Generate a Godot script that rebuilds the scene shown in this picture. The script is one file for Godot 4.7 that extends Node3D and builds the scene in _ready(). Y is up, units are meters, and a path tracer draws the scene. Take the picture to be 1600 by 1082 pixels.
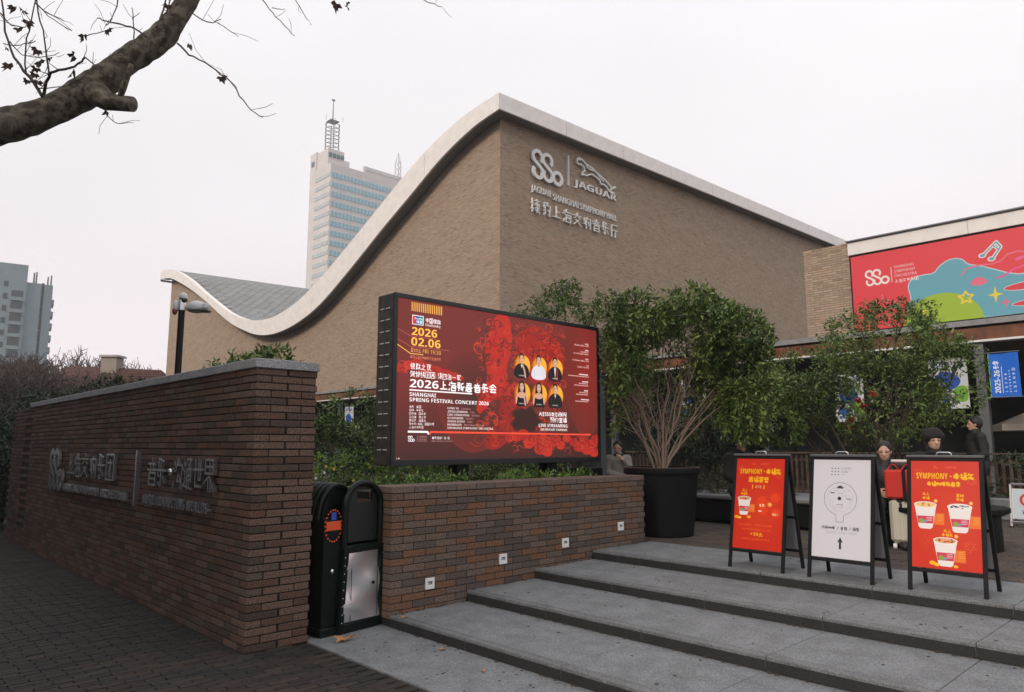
extends Node3D
# A concert hall with a wave-shaped roof behind a street corner: brick sign wall, steps, a big LED screen and A-boards.
# Axes: +X runs up the steps towards the hall, -Z runs along the street to the left, y is up, metres.

var rng := RandomNumberGenerator.new()
var names := {}
var eye := Vector3(0, 1.65, 0)

func _ready():
	rng.seed = 7
	# --- camera, sky, sun, exposure
	var cam := Camera3D.new()
	cam.name = "camera"
	cam.fov = 51.17
	cam.near = 0.05
	cam.far = 2500.0
	var yaw := deg_to_rad(46.3)
	var pitch := atan2(157.0, 1130.0)
	var flat_ahead := Vector3(cos(yaw), 0, -sin(yaw))
	add_child(cam)
	cam.look_at_from_position(eye, eye + flat_ahead * cos(pitch) + Vector3.UP * sin(pitch), Vector3.UP)
	var env := Environment.new()
	var sky_mat := ProceduralSkyMaterial.new()
	sky_mat.sky_top_color = Color(0.925, 0.925, 0.935)
	sky_mat.sky_horizon_color = Color(0.938, 0.908, 0.916)
	sky_mat.sky_curve = 0.25
	sky_mat.ground_bottom_color = Color(0.30, 0.29, 0.28)
	sky_mat.ground_horizon_color = Color(0.42, 0.41, 0.40)
	sky_mat.sky_energy_multiplier = 1.05
	sky_mat.sky_cover = thin_cloud()
	sky_mat.sky_cover_modulate = Color(1, 1, 1, 1)
	var sky := Sky.new()
	sky.sky_material = sky_mat
	env.background_mode = Environment.BG_SKY
	env.sky = sky
	env.tonemap_mode = Environment.TONE_MAPPER_LINEAR
	env.tonemap_exposure = 1.0
	env.sdfgi_enabled = true
	env.ssao_enabled = true
	env.ssil_enabled = true
	env.fog_enabled = true
	env.fog_mode = Environment.FOG_MODE_EXPONENTIAL
	env.fog_density = 0.0007
	env.fog_light_color = Color(0.93, 0.92, 0.93)
	var we := WorldEnvironment.new()
	we.name = "world_environment"
	we.environment = env
	add_child(we)
	var sun := DirectionalLight3D.new()
	sun.name = "sun"
	sun.light_color = Color(1.0, 0.935, 0.86)
	sun.light_energy = 0.70
	sun.light_angular_distance = 14.0
	sun.shadow_enabled = true
	add_child(sun)
	sun.look_at_from_position(Vector3.ZERO, Vector3(0.80, -0.50, -0.09), Vector3.UP)
	# --- setting, then things
	make_materials()
	make_ground()
	make_sidewalk()
	make_steps()
	make_plaza()
	make_sign_wall()
	make_low_wall()
	make_hall()
	make_wing()
	make_ground_floor()
	make_shade_house()
	make_towers()
	make_far_left()
	make_screen()
	make_planting()
	make_trees()
	make_bin()
	make_boards()
	make_street_things()
	make_people()

# ---------------------------------------------------------------- naming and tagging
func numbered(called: String) -> String:
	var k: int = names.get(called, 0)
	names[called] = k + 1
	return called if k == 0 else "%s_%03d" % [called, k]

func tag(o: Node3D, label: String, category: String, group := "", kind := "") -> Node3D:
	o.set_meta("label", label)
	if category: o.set_meta("category", category)
	if group: o.set_meta("group", group)
	if kind: o.set_meta("kind", kind)
	return o

func thing(called: String, label: String, category: String, at := Vector3.ZERO, turn := 0.0, group := "") -> Node3D:
	var o := Node3D.new()
	o.name = numbered(called)
	add_child(o)
	o.position = at
	o.rotation.y = turn
	tag(o, label, category, group)
	return o

func obj(called: String, mesh, m: Material, parent: Node3D = null) -> MeshInstance3D:
	var o := MeshInstance3D.new()
	o.mesh = mesh.commit() if mesh is MB else mesh
	o.material_override = m
	if parent == null:
		o.name = numbered(called)
		add_child(o)
	else:
		var k := 0
		var n := called
		while parent.has_node(NodePath(n)):
			k += 1
			n = "%s_%03d" % [called, k]
		o.name = n
		parent.add_child(o)
	return o

# for long runs of alike pieces, with a counter kept outside (has_node is slow there)
func piece(called: String, k: int, mesh: Mesh, m: Material, parent: Node3D, t: Transform3D) -> MeshInstance3D:
	var o := MeshInstance3D.new()
	o.mesh = mesh
	o.material_override = m
	o.name = called if k == 0 else "%s_%03d" % [called, k]
	o.transform = t
	parent.add_child(o)
	return o

func struct(called: String, mesh, m: Material) -> MeshInstance3D:
	var o := obj(called, mesh, m)
	o.set_meta("kind", "structure")
	return o

func stuff(o: Node3D) -> Node3D:
	o.set_meta("kind", "stuff")
	return o

func dup(root: Node3D, called: String, at: Vector3, turn: float, label: String) -> Node3D:
	var r: Node3D = root.duplicate()
	r.name = numbered(called)
	add_child(r)
	r.position = at
	r.rotation.y = turn
	r.set_meta("label", label)
	return r

# ---------------------------------------------------------------- mesh building
class MB:
	var v := PackedVector3Array()
	var n := PackedVector3Array()
	var uv := PackedVector2Array()
	var c := PackedColorArray()
	var idx := PackedInt32Array()
	var col := Color.WHITE
	func poly(pts: Array, out: Vector3, uvs: Array = []):
		var nn := Vector3.ZERO
		for i in range(1, pts.size() - 1):
			nn += (pts[i] - pts[0]).cross(pts[i + 1] - pts[0])
		nn = nn.normalized()
		var flip := nn.dot(out) < 0.0
		if flip: nn = -nn
		var b := v.size()
		for i in pts.size():
			v.append(pts[i])
			n.append(nn)
			uv.append(uvs[i] if uvs.size() else Vector2.ZERO)
			c.append(col)
		for i in range(1, pts.size() - 1):
			idx.append(b)
			if flip:
				idx.append(b + i)
				idx.append(b + i + 1)
			else:
				idx.append(b + i + 1)
				idx.append(b + i)
	func box(ctr: Vector3, size: Vector3, bev := 0.0, basis := Basis()):
		var h := size * 0.5
		if bev <= 0.0:
			for a in 3:
				for s in [-1.0, 1.0]:
					var p := []
					for q in [[-1.0, -1.0], [1.0, -1.0], [1.0, 1.0], [-1.0, 1.0]]:
						var w := Vector3.ZERO
						w[a] = s * h[a]
						w[(a + 1) % 3] = q[0] * h[(a + 1) % 3]
						w[(a + 2) % 3] = q[1] * h[(a + 2) % 3]
						p.append(ctr + basis * w)
					var o := Vector3.ZERO
					o[a] = s
					poly(p, basis * o)
			return
		bev = minf(bev, minf(h.x, minf(h.y, h.z)) * 0.6)
		var i := h - Vector3(bev, bev, bev)
		for a in 3:
			var e := (a + 1) % 3
			var f := (a + 2) % 3
			for s in [-1.0, 1.0]:
				var p := []
				for q in [[-1.0, -1.0], [1.0, -1.0], [1.0, 1.0], [-1.0, 1.0]]:
					var w := Vector3.ZERO
					w[a] = s * h[a]
					w[e] = q[0] * i[e]
					w[f] = q[1] * i[f]
					p.append(ctr + basis * w)
				var o := Vector3.ZERO
				o[a] = s
				poly(p, basis * o)
				for t in [-1.0, 1.0]:   # chamfer between face a,s and face e,t
					var r := []
					for q in [[0, -1.0], [0, 1.0], [1, 1.0], [1, -1.0]]:
						var w := Vector3.ZERO
						w[a] = s * (h[a] if q[0] == 0 else i[a])
						w[e] = t * (i[e] if q[0] == 0 else h[e])
						w[f] = q[1] * i[f]
						r.append(ctr + basis * w)
					var oo := Vector3.ZERO
					oo[a] = s
					oo[e] = t
					poly(r, basis * oo)
		for sx in [-1.0, 1.0]:
			for sy in [-1.0, 1.0]:
				for sz in [-1.0, 1.0]:
					poly([ctr + basis * Vector3(sx * h.x, sy * i.y, sz * i.z), ctr + basis * Vector3(sx * i.x, sy * h.y, sz * i.z), ctr + basis * Vector3(sx * i.x, sy * i.y, sz * h.z)], basis * Vector3(sx, sy, sz))
	func span(lo: Vector3, hi: Vector3, bev := 0.0):
		box((lo + hi) * 0.5, hi - lo, bev)
	# straight bar of rectangular section from a to b; w across (perpendicular to up), d along up
	func bar(a: Vector3, b: Vector3, w: float, d: float, up := Vector3.UP, bev := 0.0):
		var z := (b - a).normalized()
		var x := up.cross(z)
		if x.length() < 0.01: x = Vector3.RIGHT.cross(z)
		x = x.normalized()
		var y := z.cross(x)
		box((a + b) * 0.5, Vector3(w, d, (b - a).length()), bev, Basis(x, y, z))
	func tube(pts: Array, radii: Array, seg := 8, caps := true):
		var base := v.size()
		var m := pts.size()
		var x := Vector3.ZERO
		var along := 0.0
		for i in m:
			var t: Vector3 = (pts[mini(i + 1, m - 1)] - pts[maxi(i - 1, 0)]).normalized()
			if i == 0:
				x = t.cross(Vector3.UP if absf(t.y) < 0.9 else Vector3.RIGHT).normalized()
			else:
				x = (x - t * x.dot(t)).normalized()
				along += (pts[i] - pts[i - 1]).length()
			var y := t.cross(x)
			for k in seg + 1:
				var a := TAU * k / seg
				var d := x * cos(a) + y * sin(a)
				v.append(pts[i] + d * radii[i])
				n.append(d)
				uv.append(Vector2(float(k) / seg, along))
				c.append(col)
		for i in m - 1:
			for k in seg:
				var p := base + i * (seg + 1) + k
				var q := p + seg + 1
				for j in [p, q, p + 1, p + 1, q, q + 1]: idx.append(j)
		if caps:
			for e in [0, m - 1]:
				var ring := []
				for k in seg: ring.append(v[base + e * (seg + 1) + k])
				poly(ring, pts[0] - pts[1] if e == 0 else pts[m - 1] - pts[m - 2])
	# profile: [radius, y] pairs from bottom to top; flat between pairs
	func lathe(ctr: Vector3, prof: Array, seg := 24, squash := Vector2.ONE, smooth := true):
		for i in prof.size() - 1:
			var r0: float = prof[i][0]
			var r1: float = prof[i + 1][0]
			var y0: float = prof[i][1]
			var y1: float = prof[i + 1][1]
			var base := v.size()
			for k in seg + 1:
				var a := TAU * k / seg
				var d := Vector3(cos(a) * squash.x, 0, sin(a) * squash.y)
				var nn := Vector3(cos(a) * (y1 - y0), r0 - r1, sin(a) * (y1 - y0)).normalized()
				for e in 2:
					v.append(ctr + d * (r0 if e == 0 else r1) + Vector3.UP * (y0 if e == 0 else y1))
					n.append(nn)
					uv.append(Vector2(float(k) / seg, y0 if e == 0 else y1))
					c.append(col)
			for k in seg:
				var p := base + k * 2
				for j in [p, p + 2, p + 1, p + 1, p + 2, p + 3]: idx.append(j)
	func ball(ctr: Vector3, r: Vector3, seg := 12, rings := 8, basis := Basis()):
		var base := v.size()
		for i in rings + 1:
			var p := PI * i / rings
			for k in seg + 1:
				var a := TAU * k / seg
				var d := Vector3(sin(p) * cos(a), cos(p), sin(p) * sin(a))
				v.append(ctr + basis * (d * r))
				n.append((basis * (d / r)).normalized())
				uv.append(Vector2(float(k) / seg, float(i) / rings))
				c.append(col)
		for i in rings:
			for k in seg:
				var p := base + i * (seg + 1) + k
				var q := p + seg + 1
				for j in [p, q, p + 1, p + 1, q, q + 1]: idx.append(j)
	# flat polygon (2D points) pushed out: p -> o + x*px + y*py, thickness d along z
	func prism(pts: PackedVector2Array, o: Vector3, x: Vector3, y: Vector3, z: Vector3, d: float):
		var tris := Geometry2D.triangulate_polygon(pts)
		for s in [0.0, d]:
			for i in range(0, tris.size(), 3):
				var q := []
				for j in 3:
					var p: Vector2 = pts[tris[i + j]]
					q.append(o + x * p.x + y * p.y + z * s)
				poly(q, z if s > 0.0 else -z)
		var ccw := not Geometry2D.is_polygon_clockwise(pts)
		for i in pts.size():
			var a: Vector2 = pts[i]
			var b: Vector2 = pts[(i + 1) % pts.size()]
			var e := (b - a)
			var o2 := Vector2(e.y, -e.x) * (1.0 if ccw else -1.0)
			var pa := o + x * a.x + y * a.y
			var pb := o + x * b.x + y * b.y
			poly([pa, pb, pb + z * d, pa + z * d], x * o2.x + y * o2.y)
	# a folded leaf: base, direction, sideways vector, normal
	func leaf(b: Vector3, dir: Vector3, side: Vector3, nn: Vector3, len: float, wid: float, fold: float):
		var t := b + dir * len
		var m := b + dir * len * 0.45
		var l := m + side * wid + nn * fold * wid
		var r := m - side * wid + nn * fold * wid
		var k := v.size()
		var n1 := (nn - side * fold).normalized()
		var n2 := (nn + side * fold).normalized()
		for p in [b, t, l, b, t, r]:
			v.append(p)
			uv.append(Vector2.ZERO)
			c.append(col)
		for i in 3: n.append(n1)
		for i in 3: n.append(n2)
		# front faces run clockwise seen from nn
		if dir.cross(side).dot(nn) > 0.0:
			for i in [k, k + 2, k + 1, k + 3, k + 4, k + 5]: idx.append(i)
		else:
			for i in [k, k + 1, k + 2, k + 3, k + 5, k + 4]: idx.append(i)
	func append(mesh_arrays: Array, t: Transform3D, keep_color := false):
		var base := v.size()
		var av: PackedVector3Array = mesh_arrays[Mesh.ARRAY_VERTEX]
		var an: PackedVector3Array = mesh_arrays[Mesh.ARRAY_NORMAL]
		var ac = mesh_arrays[Mesh.ARRAY_COLOR]
		for i in av.size():
			v.append(t * av[i])
			n.append((t.basis * an[i]).normalized())
			uv.append(Vector2.ZERO)
			c.append(ac[i] if keep_color and ac != null else col)
		for i in mesh_arrays[Mesh.ARRAY_INDEX]: idx.append(base + i)
	func arrays() -> Array:
		var a := []
		a.resize(Mesh.ARRAY_MAX)
		a[Mesh.ARRAY_VERTEX] = v
		a[Mesh.ARRAY_NORMAL] = n
		a[Mesh.ARRAY_TEX_UV] = uv
		a[Mesh.ARRAY_COLOR] = c
		a[Mesh.ARRAY_INDEX] = idx
		return a
	func commit() -> ArrayMesh:
		var m := ArrayMesh.new()
		m.add_surface_from_arrays(Mesh.PRIMITIVE_TRIANGLES, arrays())
		return m

# ---------------------------------------------------------------- materials
var M := {}

func mat(r: float, g: float, b: float, rough := 0.8, metal := 0.0) -> StandardMaterial3D:
	var m := StandardMaterial3D.new()
	m.albedo_color = Color(r, g, b).linear_to_srgb()
	m.roughness = rough
	m.metallic = metal
	return m

# grey texture around 1.0 that multiplies a base colour, and a height map made from the same noise
func grain(size: int, freq: float, lo: float, hi: float, seed_: int, octaves := 4, kind := FastNoiseLite.TYPE_SIMPLEX_SMOOTH) -> ImageTexture:
	var f := FastNoiseLite.new()
	f.seed = seed_
	f.frequency = freq
	f.noise_type = kind
	f.fractal_octaves = octaves
	var im := f.get_seamless_image(size, size)
	im.convert(Image.FORMAT_RGB8)
	for y in size:
		for x in size:
			var g := lerpf(lo, hi, im.get_pixel(x, y).r)
			im.set_pixel(x, y, Color(g, g, g))
	return ImageTexture.create_from_image(im)

func triplanar(m: StandardMaterial3D, tex: Texture2D, per_metre: float, height := 0.0, world := true, height_tex: Texture2D = null) -> StandardMaterial3D:
	m.albedo_texture = tex
	m.uv1_triplanar = true
	m.uv1_world_triplanar = world
	m.uv1_scale = Vector3.ONE * per_metre
	if height > 0.0:
		m.heightmap_enabled = true
		m.heightmap_texture = height_tex if height_tex else tex
		m.heightmap_scale = height
	return m

func make_materials():
	var fine := grain(256, 0.06, 0.55, 1.0, 3, 5)
	var speck := grain(512, 0.22, 0.25, 1.15, 11, 3)
	var blot := grain(256, 0.02, 0.6, 1.0, 5, 5)
	M.fine = fine
	var faint := grain(256, 0.03, 0.93, 1.0, 8, 4)
	M.faint = faint
	M.speck = speck
	M.blot = blot
	var stone := stone_texture()
	var br := mat(1, 1, 1, 0.9)
	br.vertex_color_use_as_albedo = true
	M.brick = triplanar(br, fine, 3.0, 0.25)
	M.mortar = triplanar(mat(0.022, 0.020, 0.018, 0.95), fine, 4.0, 0.2)
	var pv := mat(1, 1, 1, 0.85)
	pv.vertex_color_use_as_albedo = true
	M.paver = triplanar(pv, fine, 2.5, 0.2)
	M.grout = triplanar(mat(0.03, 0.028, 0.026, 0.95), fine, 4.0, 0.2)
	M.granite = triplanar(mat(0.245, 0.262, 0.280, 0.75), stone, 0.45, 0.10)
	M.granite_light = triplanar(mat(0.38, 0.385, 0.40, 0.75), stone, 0.45, 0.08)
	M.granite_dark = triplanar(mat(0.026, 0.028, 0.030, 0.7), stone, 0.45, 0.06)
	M.nosing = triplanar(mat(0.20, 0.214, 0.23, 0.6), stone, 0.45, 0.10)
	M.ground = triplanar(mat(0.10, 0.095, 0.085, 0.95), blot, 0.2, 0.5)
	M.soil = triplanar(mat(0.05, 0.038, 0.028, 0.95), fine, 2.0, 1.0)
	M.bark = triplanar(mat(0.16, 0.12, 0.09, 0.95), fine, 3.0, 0.8)
	M.black = triplanar(mat(0.010, 0.012, 0.012, 0.5), blot, 1.5)
	M.black.metallic_specular = 0.25
	M.black_metal = mat(0.010, 0.011, 0.013, 0.45)
	M.black_metal.metallic_specular = 0.3
	M.grey_metal = mat(0.16, 0.17, 0.18, 0.45, 0.6)
	M.steel = mat(0.70, 0.72, 0.76, 0.24, 1.0)
	M.bright_steel = mat(0.62, 0.63, 0.65, 0.3, 1.0)
	M.white_metal = triplanar(mat(0.90, 0.865, 0.84, 0.5), faint, 0.2)
	M.white_paint = mat(0.75, 0.75, 0.74, 0.5)
	M.glass_dark = mat(0.02, 0.024, 0.026, 0.08)
	M.dark_void = mat(0.02, 0.019, 0.018, 0.9)
	M.rust = triplanar(mat(0.24, 0.085, 0.035, 0.6), blot, 0.4)
	M.wood = triplanar(mat(0.12, 0.07, 0.045, 0.7), blot, 1.4)
	M.hall_brick = hall_brick_material()
	M.concrete = triplanar(mat(0.46, 0.42, 0.39, 0.85), blot, 0.05)
	M.red_cloth = mat(0.55, 0.03, 0.02, 0.8)

# granite: fine light and dark grains under broad, soft stains
func stone_texture() -> ImageTexture:
	var size := 1024
	var f := FastNoiseLite.new()
	f.seed = 31
	f.frequency = 0.33
	f.noise_type = FastNoiseLite.TYPE_CELLULAR
	f.cellular_return_type = FastNoiseLite.RETURN_CELL_VALUE
	f.fractal_type = FastNoiseLite.FRACTAL_NONE
	var a := f.get_seamless_image(size, size)
	f = FastNoiseLite.new()
	f.seed = 32
	f.frequency = 0.006
	f.fractal_octaves = 5
	var b := f.get_seamless_image(size, size)
	var im := Image.create(size, size, false, Image.FORMAT_RGB8)
	for y in size:
		for x in size:
			var g := 0.70 + 0.36 * a.get_pixel(x, y).r
			g *= 0.86 + 0.20 * b.get_pixel(x, y).r
			im.set_pixel(x, y, Color(g, g, g))
	return ImageTexture.create_from_image(im)

# thin high overcast: broad soft patches that add a little light, faintly pink low down
func thin_cloud() -> ImageTexture:
	var f := FastNoiseLite.new()
	f.seed = 77
	f.frequency = 0.9
	f.fractal_octaves = 4
	var im := Image.create(512, 256, false, Image.FORMAT_RGBA8)
	for y in 256:
		var up := (0.5 - (y + 0.5) / 256.0) * PI
		for x in 512:
			var a := (x + 0.5) / 512.0 * TAU
			var d := Vector3(cos(a) * cos(up), sin(up) * 2.0, sin(a) * cos(up))
			var g := clampf(0.5 + 0.75 * f.get_noise_3dv(d), 0.0, 1.0)
			var low := clampf(1.0 - sin(maxf(up, 0.0)) * 1.6, 0.0, 1.0)
			im.set_pixel(x, y, Color(1.0, 1.0 - 0.12 * low, 1.0 - 0.05 * low, 0.03 + 0.15 * g))
	return ImageTexture.create_from_image(im)

# brick courses too far away to pick apart: tone per brick, dark joints and relief
func hall_brick_material() -> StandardMaterial3D:
	var w := 1024
	var h := 1024
	var im := Image.create(w, h, false, Image.FORMAT_RGB8)
	var hm := Image.create(w, h, false, Image.FORMAT_RGB8)
	im.fill(Color(0.50, 0.44, 0.385))
	hm.fill(Color(0.2, 0.2, 0.2))
	var r := RandomNumberGenerator.new()
	r.seed = 21
	var rows := 64
	var cols := 16
	for j in rows:
		var shift := (32 if j % 2 else 0) + (r.randi() % 3) * 4
		for i in cols + 1:
			var t := r.randf()
			var k := 0.93 + 0.12 * r.randf()
			var c := Color(0.665, 0.59, 0.515)
			if t < 0.22: c = Color(0.68, 0.588, 0.508)
			elif t < 0.4: c = Color(0.635, 0.572, 0.508)
			elif t < 0.48: c = Color(0.60, 0.515, 0.445)
			c = Color(c.r * k, c.g * k, c.b * k)
			var rect := Rect2i(i * 64 - shift, j * 16 + 1, 61, 13)
			im.fill_rect(rect, c)
			var g := 0.6 + 0.4 * r.randf()
			hm.fill_rect(rect, Color(g, g, g))
	var m := mat(1.0, 1.0, 1.0, 0.9)
	triplanar(m, ImageTexture.create_from_image(im), 1.0 / 4.48, 0.8, true, ImageTexture.create_from_image(hm))
	return m

# ---------------------------------------------------------------- lettering: brush strokes on a 10 x 10 grid (xy pairs, y down)
const GLYPH := {
	"上": "4048 4474 0898", "海": "1122 0324 0917 4032 3292 4439 4494 9489 3999 3696 6577", "交": "5051 0292 3314 6384 6509 3599", "响": "1237 1232 3237 1636 5142 4249 4292 9299 6477 6474 7477 6477",
	"音": "5051 1282 3234 6264 0494 2529 2585 8589 2787 2989", "乐": "7120 2024 0494 4149 3928 2615 6688", "厅": "1090 1019 3494 6469 6959", "捷": "1019 0323 0727 4191 4383 8386 4686 3494 6069 6787 4758 5899",
	"豹": "4011 2123 4224 1334 3438 3819 3516 3718 6052 6292 9289 8978 6576", "团": "0009 0090 9099 0999 2373 5258 5337 5847", "中": "1216 1282 8286 1686 5059", "国": "0009 0090 9099 0999 2272 2575 1878 5258 6677",
	"银": "3004 1232 0535 2229 2938 5159 5181 8185 5383 5585 5968 6599", "联": "0141 1118 3119 1333 1535 0847 5162 8171 5393 4696 7376 7649 7699", "星": "2024 2080 8084 2282 2484 3517 2686 2888 5559 0999", "期": "0242 1117 3117 1333 1535 0747 1809 3849 6168 6191 9199 6393 6696 6859",
	"五": "1181 4139 1575 7579 0999", "之": "4051 1373 7328 2899 1709", "夜": "5051 0191 3214 2329 5344 5383 8349 4599 5465", "贺": "0141 2005 4044 4434 6161 6164 6191 9194 6494 2528 2585 8588 5557 5709 6799", "锦": "2004 1232 0434 2229 2938 5155 5191 9195 5393 5595 4647 4698 7559",
	"绣": "2003 0333 3306 0636 0839 8151 5292 7056 7497 4575 7589 5459 8899", "圆": "0009 0090 9099 0999 3262 3234 6264 3464 2528 2575 7578 5357", "颂": "2015 5064 2719 2646 4658 5090 7162 6267 6292 9297 7477 7859 8899", "四": "0109 0191 9199 0999 3136 3627 6165 6585", "一": "0595",
	"家": "5051 1113 1191 9193 2373 5315 4558 5849 4516 4718 5574 5699", "新": "2021 0141 1213 3223 0343 0545 2329 2637 2616 8152 5258 5894 5595 7579 5258", "春": "1181 1383 0595 5024 2409 5589 2628 2676 7679 2979 2777 2629", "会": "5003 5093 2363 0595 4618 1888 6798",
	"关": "2031 7061 1383 0595 5309 5599", "注": "1122 0324 0917 6071 3292 3595 2999 6269", "微": "2002 3205 1519 3134 4145 5155 3454 3656 3639 5659 7063 6394 8276 6649 6799", "信": "3005 2329 6071 4292 4484 4686 4849 4888 8889 4989", "视": "1122 0333 3307 2229 2637 5056 5090 9096 7377 7759 7689 8999",
	"频": "1014 1333 3134 0444 2427 1518 4609 5090 7162 6267 6292 9297 7477 7859 8899", "号": "2024 2080 8084 2484 0595 4537 3777 7789 7959", "预": "0040 4022 1122 0343 2329 2919 5090 7162 6267 6292 9297 7477 7859 8899", "约": "2003 0333 3306 0636 0839 6042 5292 9289 8979 5567", "直": "0191 5052 2238 2272 7278 2474 2676 3878 0999",
	"播": "1019 0323 0727 4090 6066 4193 8143 4295 5456 3494 4639 4696 9699 4998 4797", "幸": "5054 2272 0494 3546 7556 0676 1787 5659", "福": "1122 0333 3307 2229 2637 5090 5252 5282 8285 5285 5585 4649 4696 9699 4999 4797 7699", "年": "2004 1282 1589 2525 0797 5259", "送": "4051 8071 3282 2494 6148 6588 1122 0324 2427 2709 0899",
	"套": "0191 5004 5194 3434 2474 3435 2575 3638 0797 4719 1979 6788", "餐": "2005 3131 2242 4115 5181 8154 5285 5404 5494 3537 2678 2737 2829 2877 7787 2989", "马": "1171 7174 2225 2585 8589 8969 0767", "元": "2171 0494 3439 3909 6468 6899 9997", "内": "5054 1219 1292 9299 5436 5477",
	"有": "0191 5007 3439 3484 8489 3684 3786", "咖": "0206 0226 2226 0626 3363 4238 6367 7272 7377 7393 9397 7797", "啡": "0206 0226 2226 0626 5059 3252 3454 2656 7079 7292 7494 7696", "蛋": "1171 4164 1316 1333 4144 2527 2575 7577 2777 5459 1989", "糕": "2029 0141 0343 2405 2436 5165 5262 9292 4393 7074 5494 4697 5759 5989 8789",
	"简": "2002 1131 2122 6052 5191 7172 1319 2343 4393 9399 3537 3575 7578 3878 3677", "季": "7020 0292 5254 5104 5294 2575 7556 5659 5939 0797", "请": "1021 0323 2328 2838 4191 4383 3595 6065 4649 4686 8689 4787 4888", "勿": "3004 2282 8289 8969 4217 6228", "沟": "1122 0324 0917 5033 4292 9289 8979 5547 4777 6587",
	"通": "1122 0324 2427 2709 0899 4080 8062 4349 4383 8387 4585 4786 6268", "世": "0393 2028 2888 5056 7076 5676", "界": "1014 1080 8084 5054 1282 1484 4507 5599 4649 6669", "咨": "1122 0325 4042 4292 6037 6577 2629 2676 7679 2979", "意": "5051 1282 3334 0494 2527 2575 7577 2777 1819 3839 3979 6869", "电": "1217 1282 8287 1787 1484 5059 5999",
}

func glyph_lines(ch: String) -> Array:
	var out := []
	for s in String(GLYPH.get(ch, "1181 1585 1989 1119 8189")).split(" "):
		var l := PackedVector2Array()
		for i in range(0, s.length() - 1, 2):
			l.append(Vector2((s.unicode_at(i) - 48) / 9.0, (s.unicode_at(i + 1) - 48) / 9.0))
		out.append(l)
	return out

# Latin text as flat triangles in units of the em: [points, indices, width]
var text_cache := {}
func flat_text(s: String, bold := true) -> Array:
	var key := s + ("b" if bold else "r")
	if not text_cache.has(key):
		var f := SystemFont.new()
		f.font_names = PackedStringArray(["Droid Sans"])
		f.font_weight = 700 if bold else 400
		var t := TextMesh.new()
		t.text = s
		t.font = f
		t.font_size = 64
		t.pixel_size = 1.0 / 64.0
		t.depth = 0.0
		t.curve_step = 2.0
		t.horizontal_alignment = HORIZONTAL_ALIGNMENT_LEFT
		var p := PackedVector2Array()
		var k := PackedInt32Array()
		for sf in t.get_surface_count():
			var a := t.surface_get_arrays(sf)
			var base := p.size()
			for q in a[Mesh.ARRAY_VERTEX]: p.append(Vector2(q.x, q.y))
			for q in a[Mesh.ARRAY_INDEX]: k.append(base + q)
		var lo := Vector2(1e9, 1e9)
		var hi := -lo
		for q in p:
			lo = lo.min(q)
			hi = hi.max(q)
		for i in p.size(): p[i] -= lo
		text_cache[key] = [p, k, hi - lo]
	return text_cache[key]

class Art:
	var im: Image
	var w: float
	var h: float
	var ss := 2
	func _init(width: int, height: int, back: Color, over := 2):
		w = width
		h = height
		ss = over
		im = Image.create(width * over, height * over, false, Image.FORMAT_RGB8)
		im.fill(back)
	func poly(p: PackedVector2Array, col: Color):
		var y0 := 1e9
		var y1 := -1e9
		for q in p:
			y0 = minf(y0, q.y)
			y1 = maxf(y1, q.y)
		for y in range(maxi(0, int(floor(y0 * ss))), mini(im.get_height(), int(ceil(y1 * ss)) + 1)):
			var yc := (y + 0.5) / ss
			var xs: Array[float] = []
			for i in p.size():
				var a := p[i]
				var b := p[(i + 1) % p.size()]
				if (a.y <= yc) != (b.y <= yc):
					xs.append(a.x + (b.x - a.x) * (yc - a.y) / (b.y - a.y))
			xs.sort()
			for i in range(0, xs.size() - 1, 2):
				var x0 := int(round(xs[i] * ss))
				var x1 := int(round(xs[i + 1] * ss))
				if x1 > x0: im.fill_rect(Rect2i(x0, y, x1 - x0, 1), col)
	func rect(x: float, y: float, rw: float, rh: float, col: Color):
		im.fill_rect(Rect2i(int(x * ss), int(y * ss), int(rw * ss), int(rh * ss)), col)
	func oval(x: float, y: float, rx: float, ry: float, col: Color, turn := 0.0):
		var p := PackedVector2Array()
		for k in 32:
			p.append(Vector2(x, y) + Vector2(cos(TAU * k / 32) * rx, sin(TAU * k / 32) * ry).rotated(turn))
		poly(p, col)
	func line(p: PackedVector2Array, width: float, col: Color, joints := true):
		for i in p.size() - 1:
			var d := (p[i + 1] - p[i])
			if d.length() < 0.001: continue
			var s := Vector2(-d.y, d.x).normalized() * width * 0.5
			poly(PackedVector2Array([p[i] + s, p[i + 1] + s, p[i + 1] - s, p[i] - s]), col)
			if joints and width * ss > 3.0 and i > 0:
				oval(p[i].x, p[i].y, width * 0.5, width * 0.5, col)
	func ring(x: float, y: float, rx: float, ry: float, width: float, col: Color, from := 0.0, to := TAU):
		var p := PackedVector2Array()
		for k in 41:
			var a := lerpf(from, to, k / 40.0)
			p.append(Vector2(x + cos(a) * rx, y + sin(a) * ry))
		line(p, width, col)
	func noise(amount: float, seed_: int):
		var f := FastNoiseLite.new()
		f.seed = seed_
		f.frequency = 0.012
		for y in im.get_height():
			for x in im.get_width():
				var c := im.get_pixel(x, y)
				var k := 1.0 + amount * f.get_noise_2d(x, y)
				im.set_pixel(x, y, Color(c.r * k, c.g * k, c.b * k))
	func done() -> ImageTexture:
		im.resize(int(w), int(h), Image.INTERPOLATE_BILINEAR)
		return ImageTexture.create_from_image(im)

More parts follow.
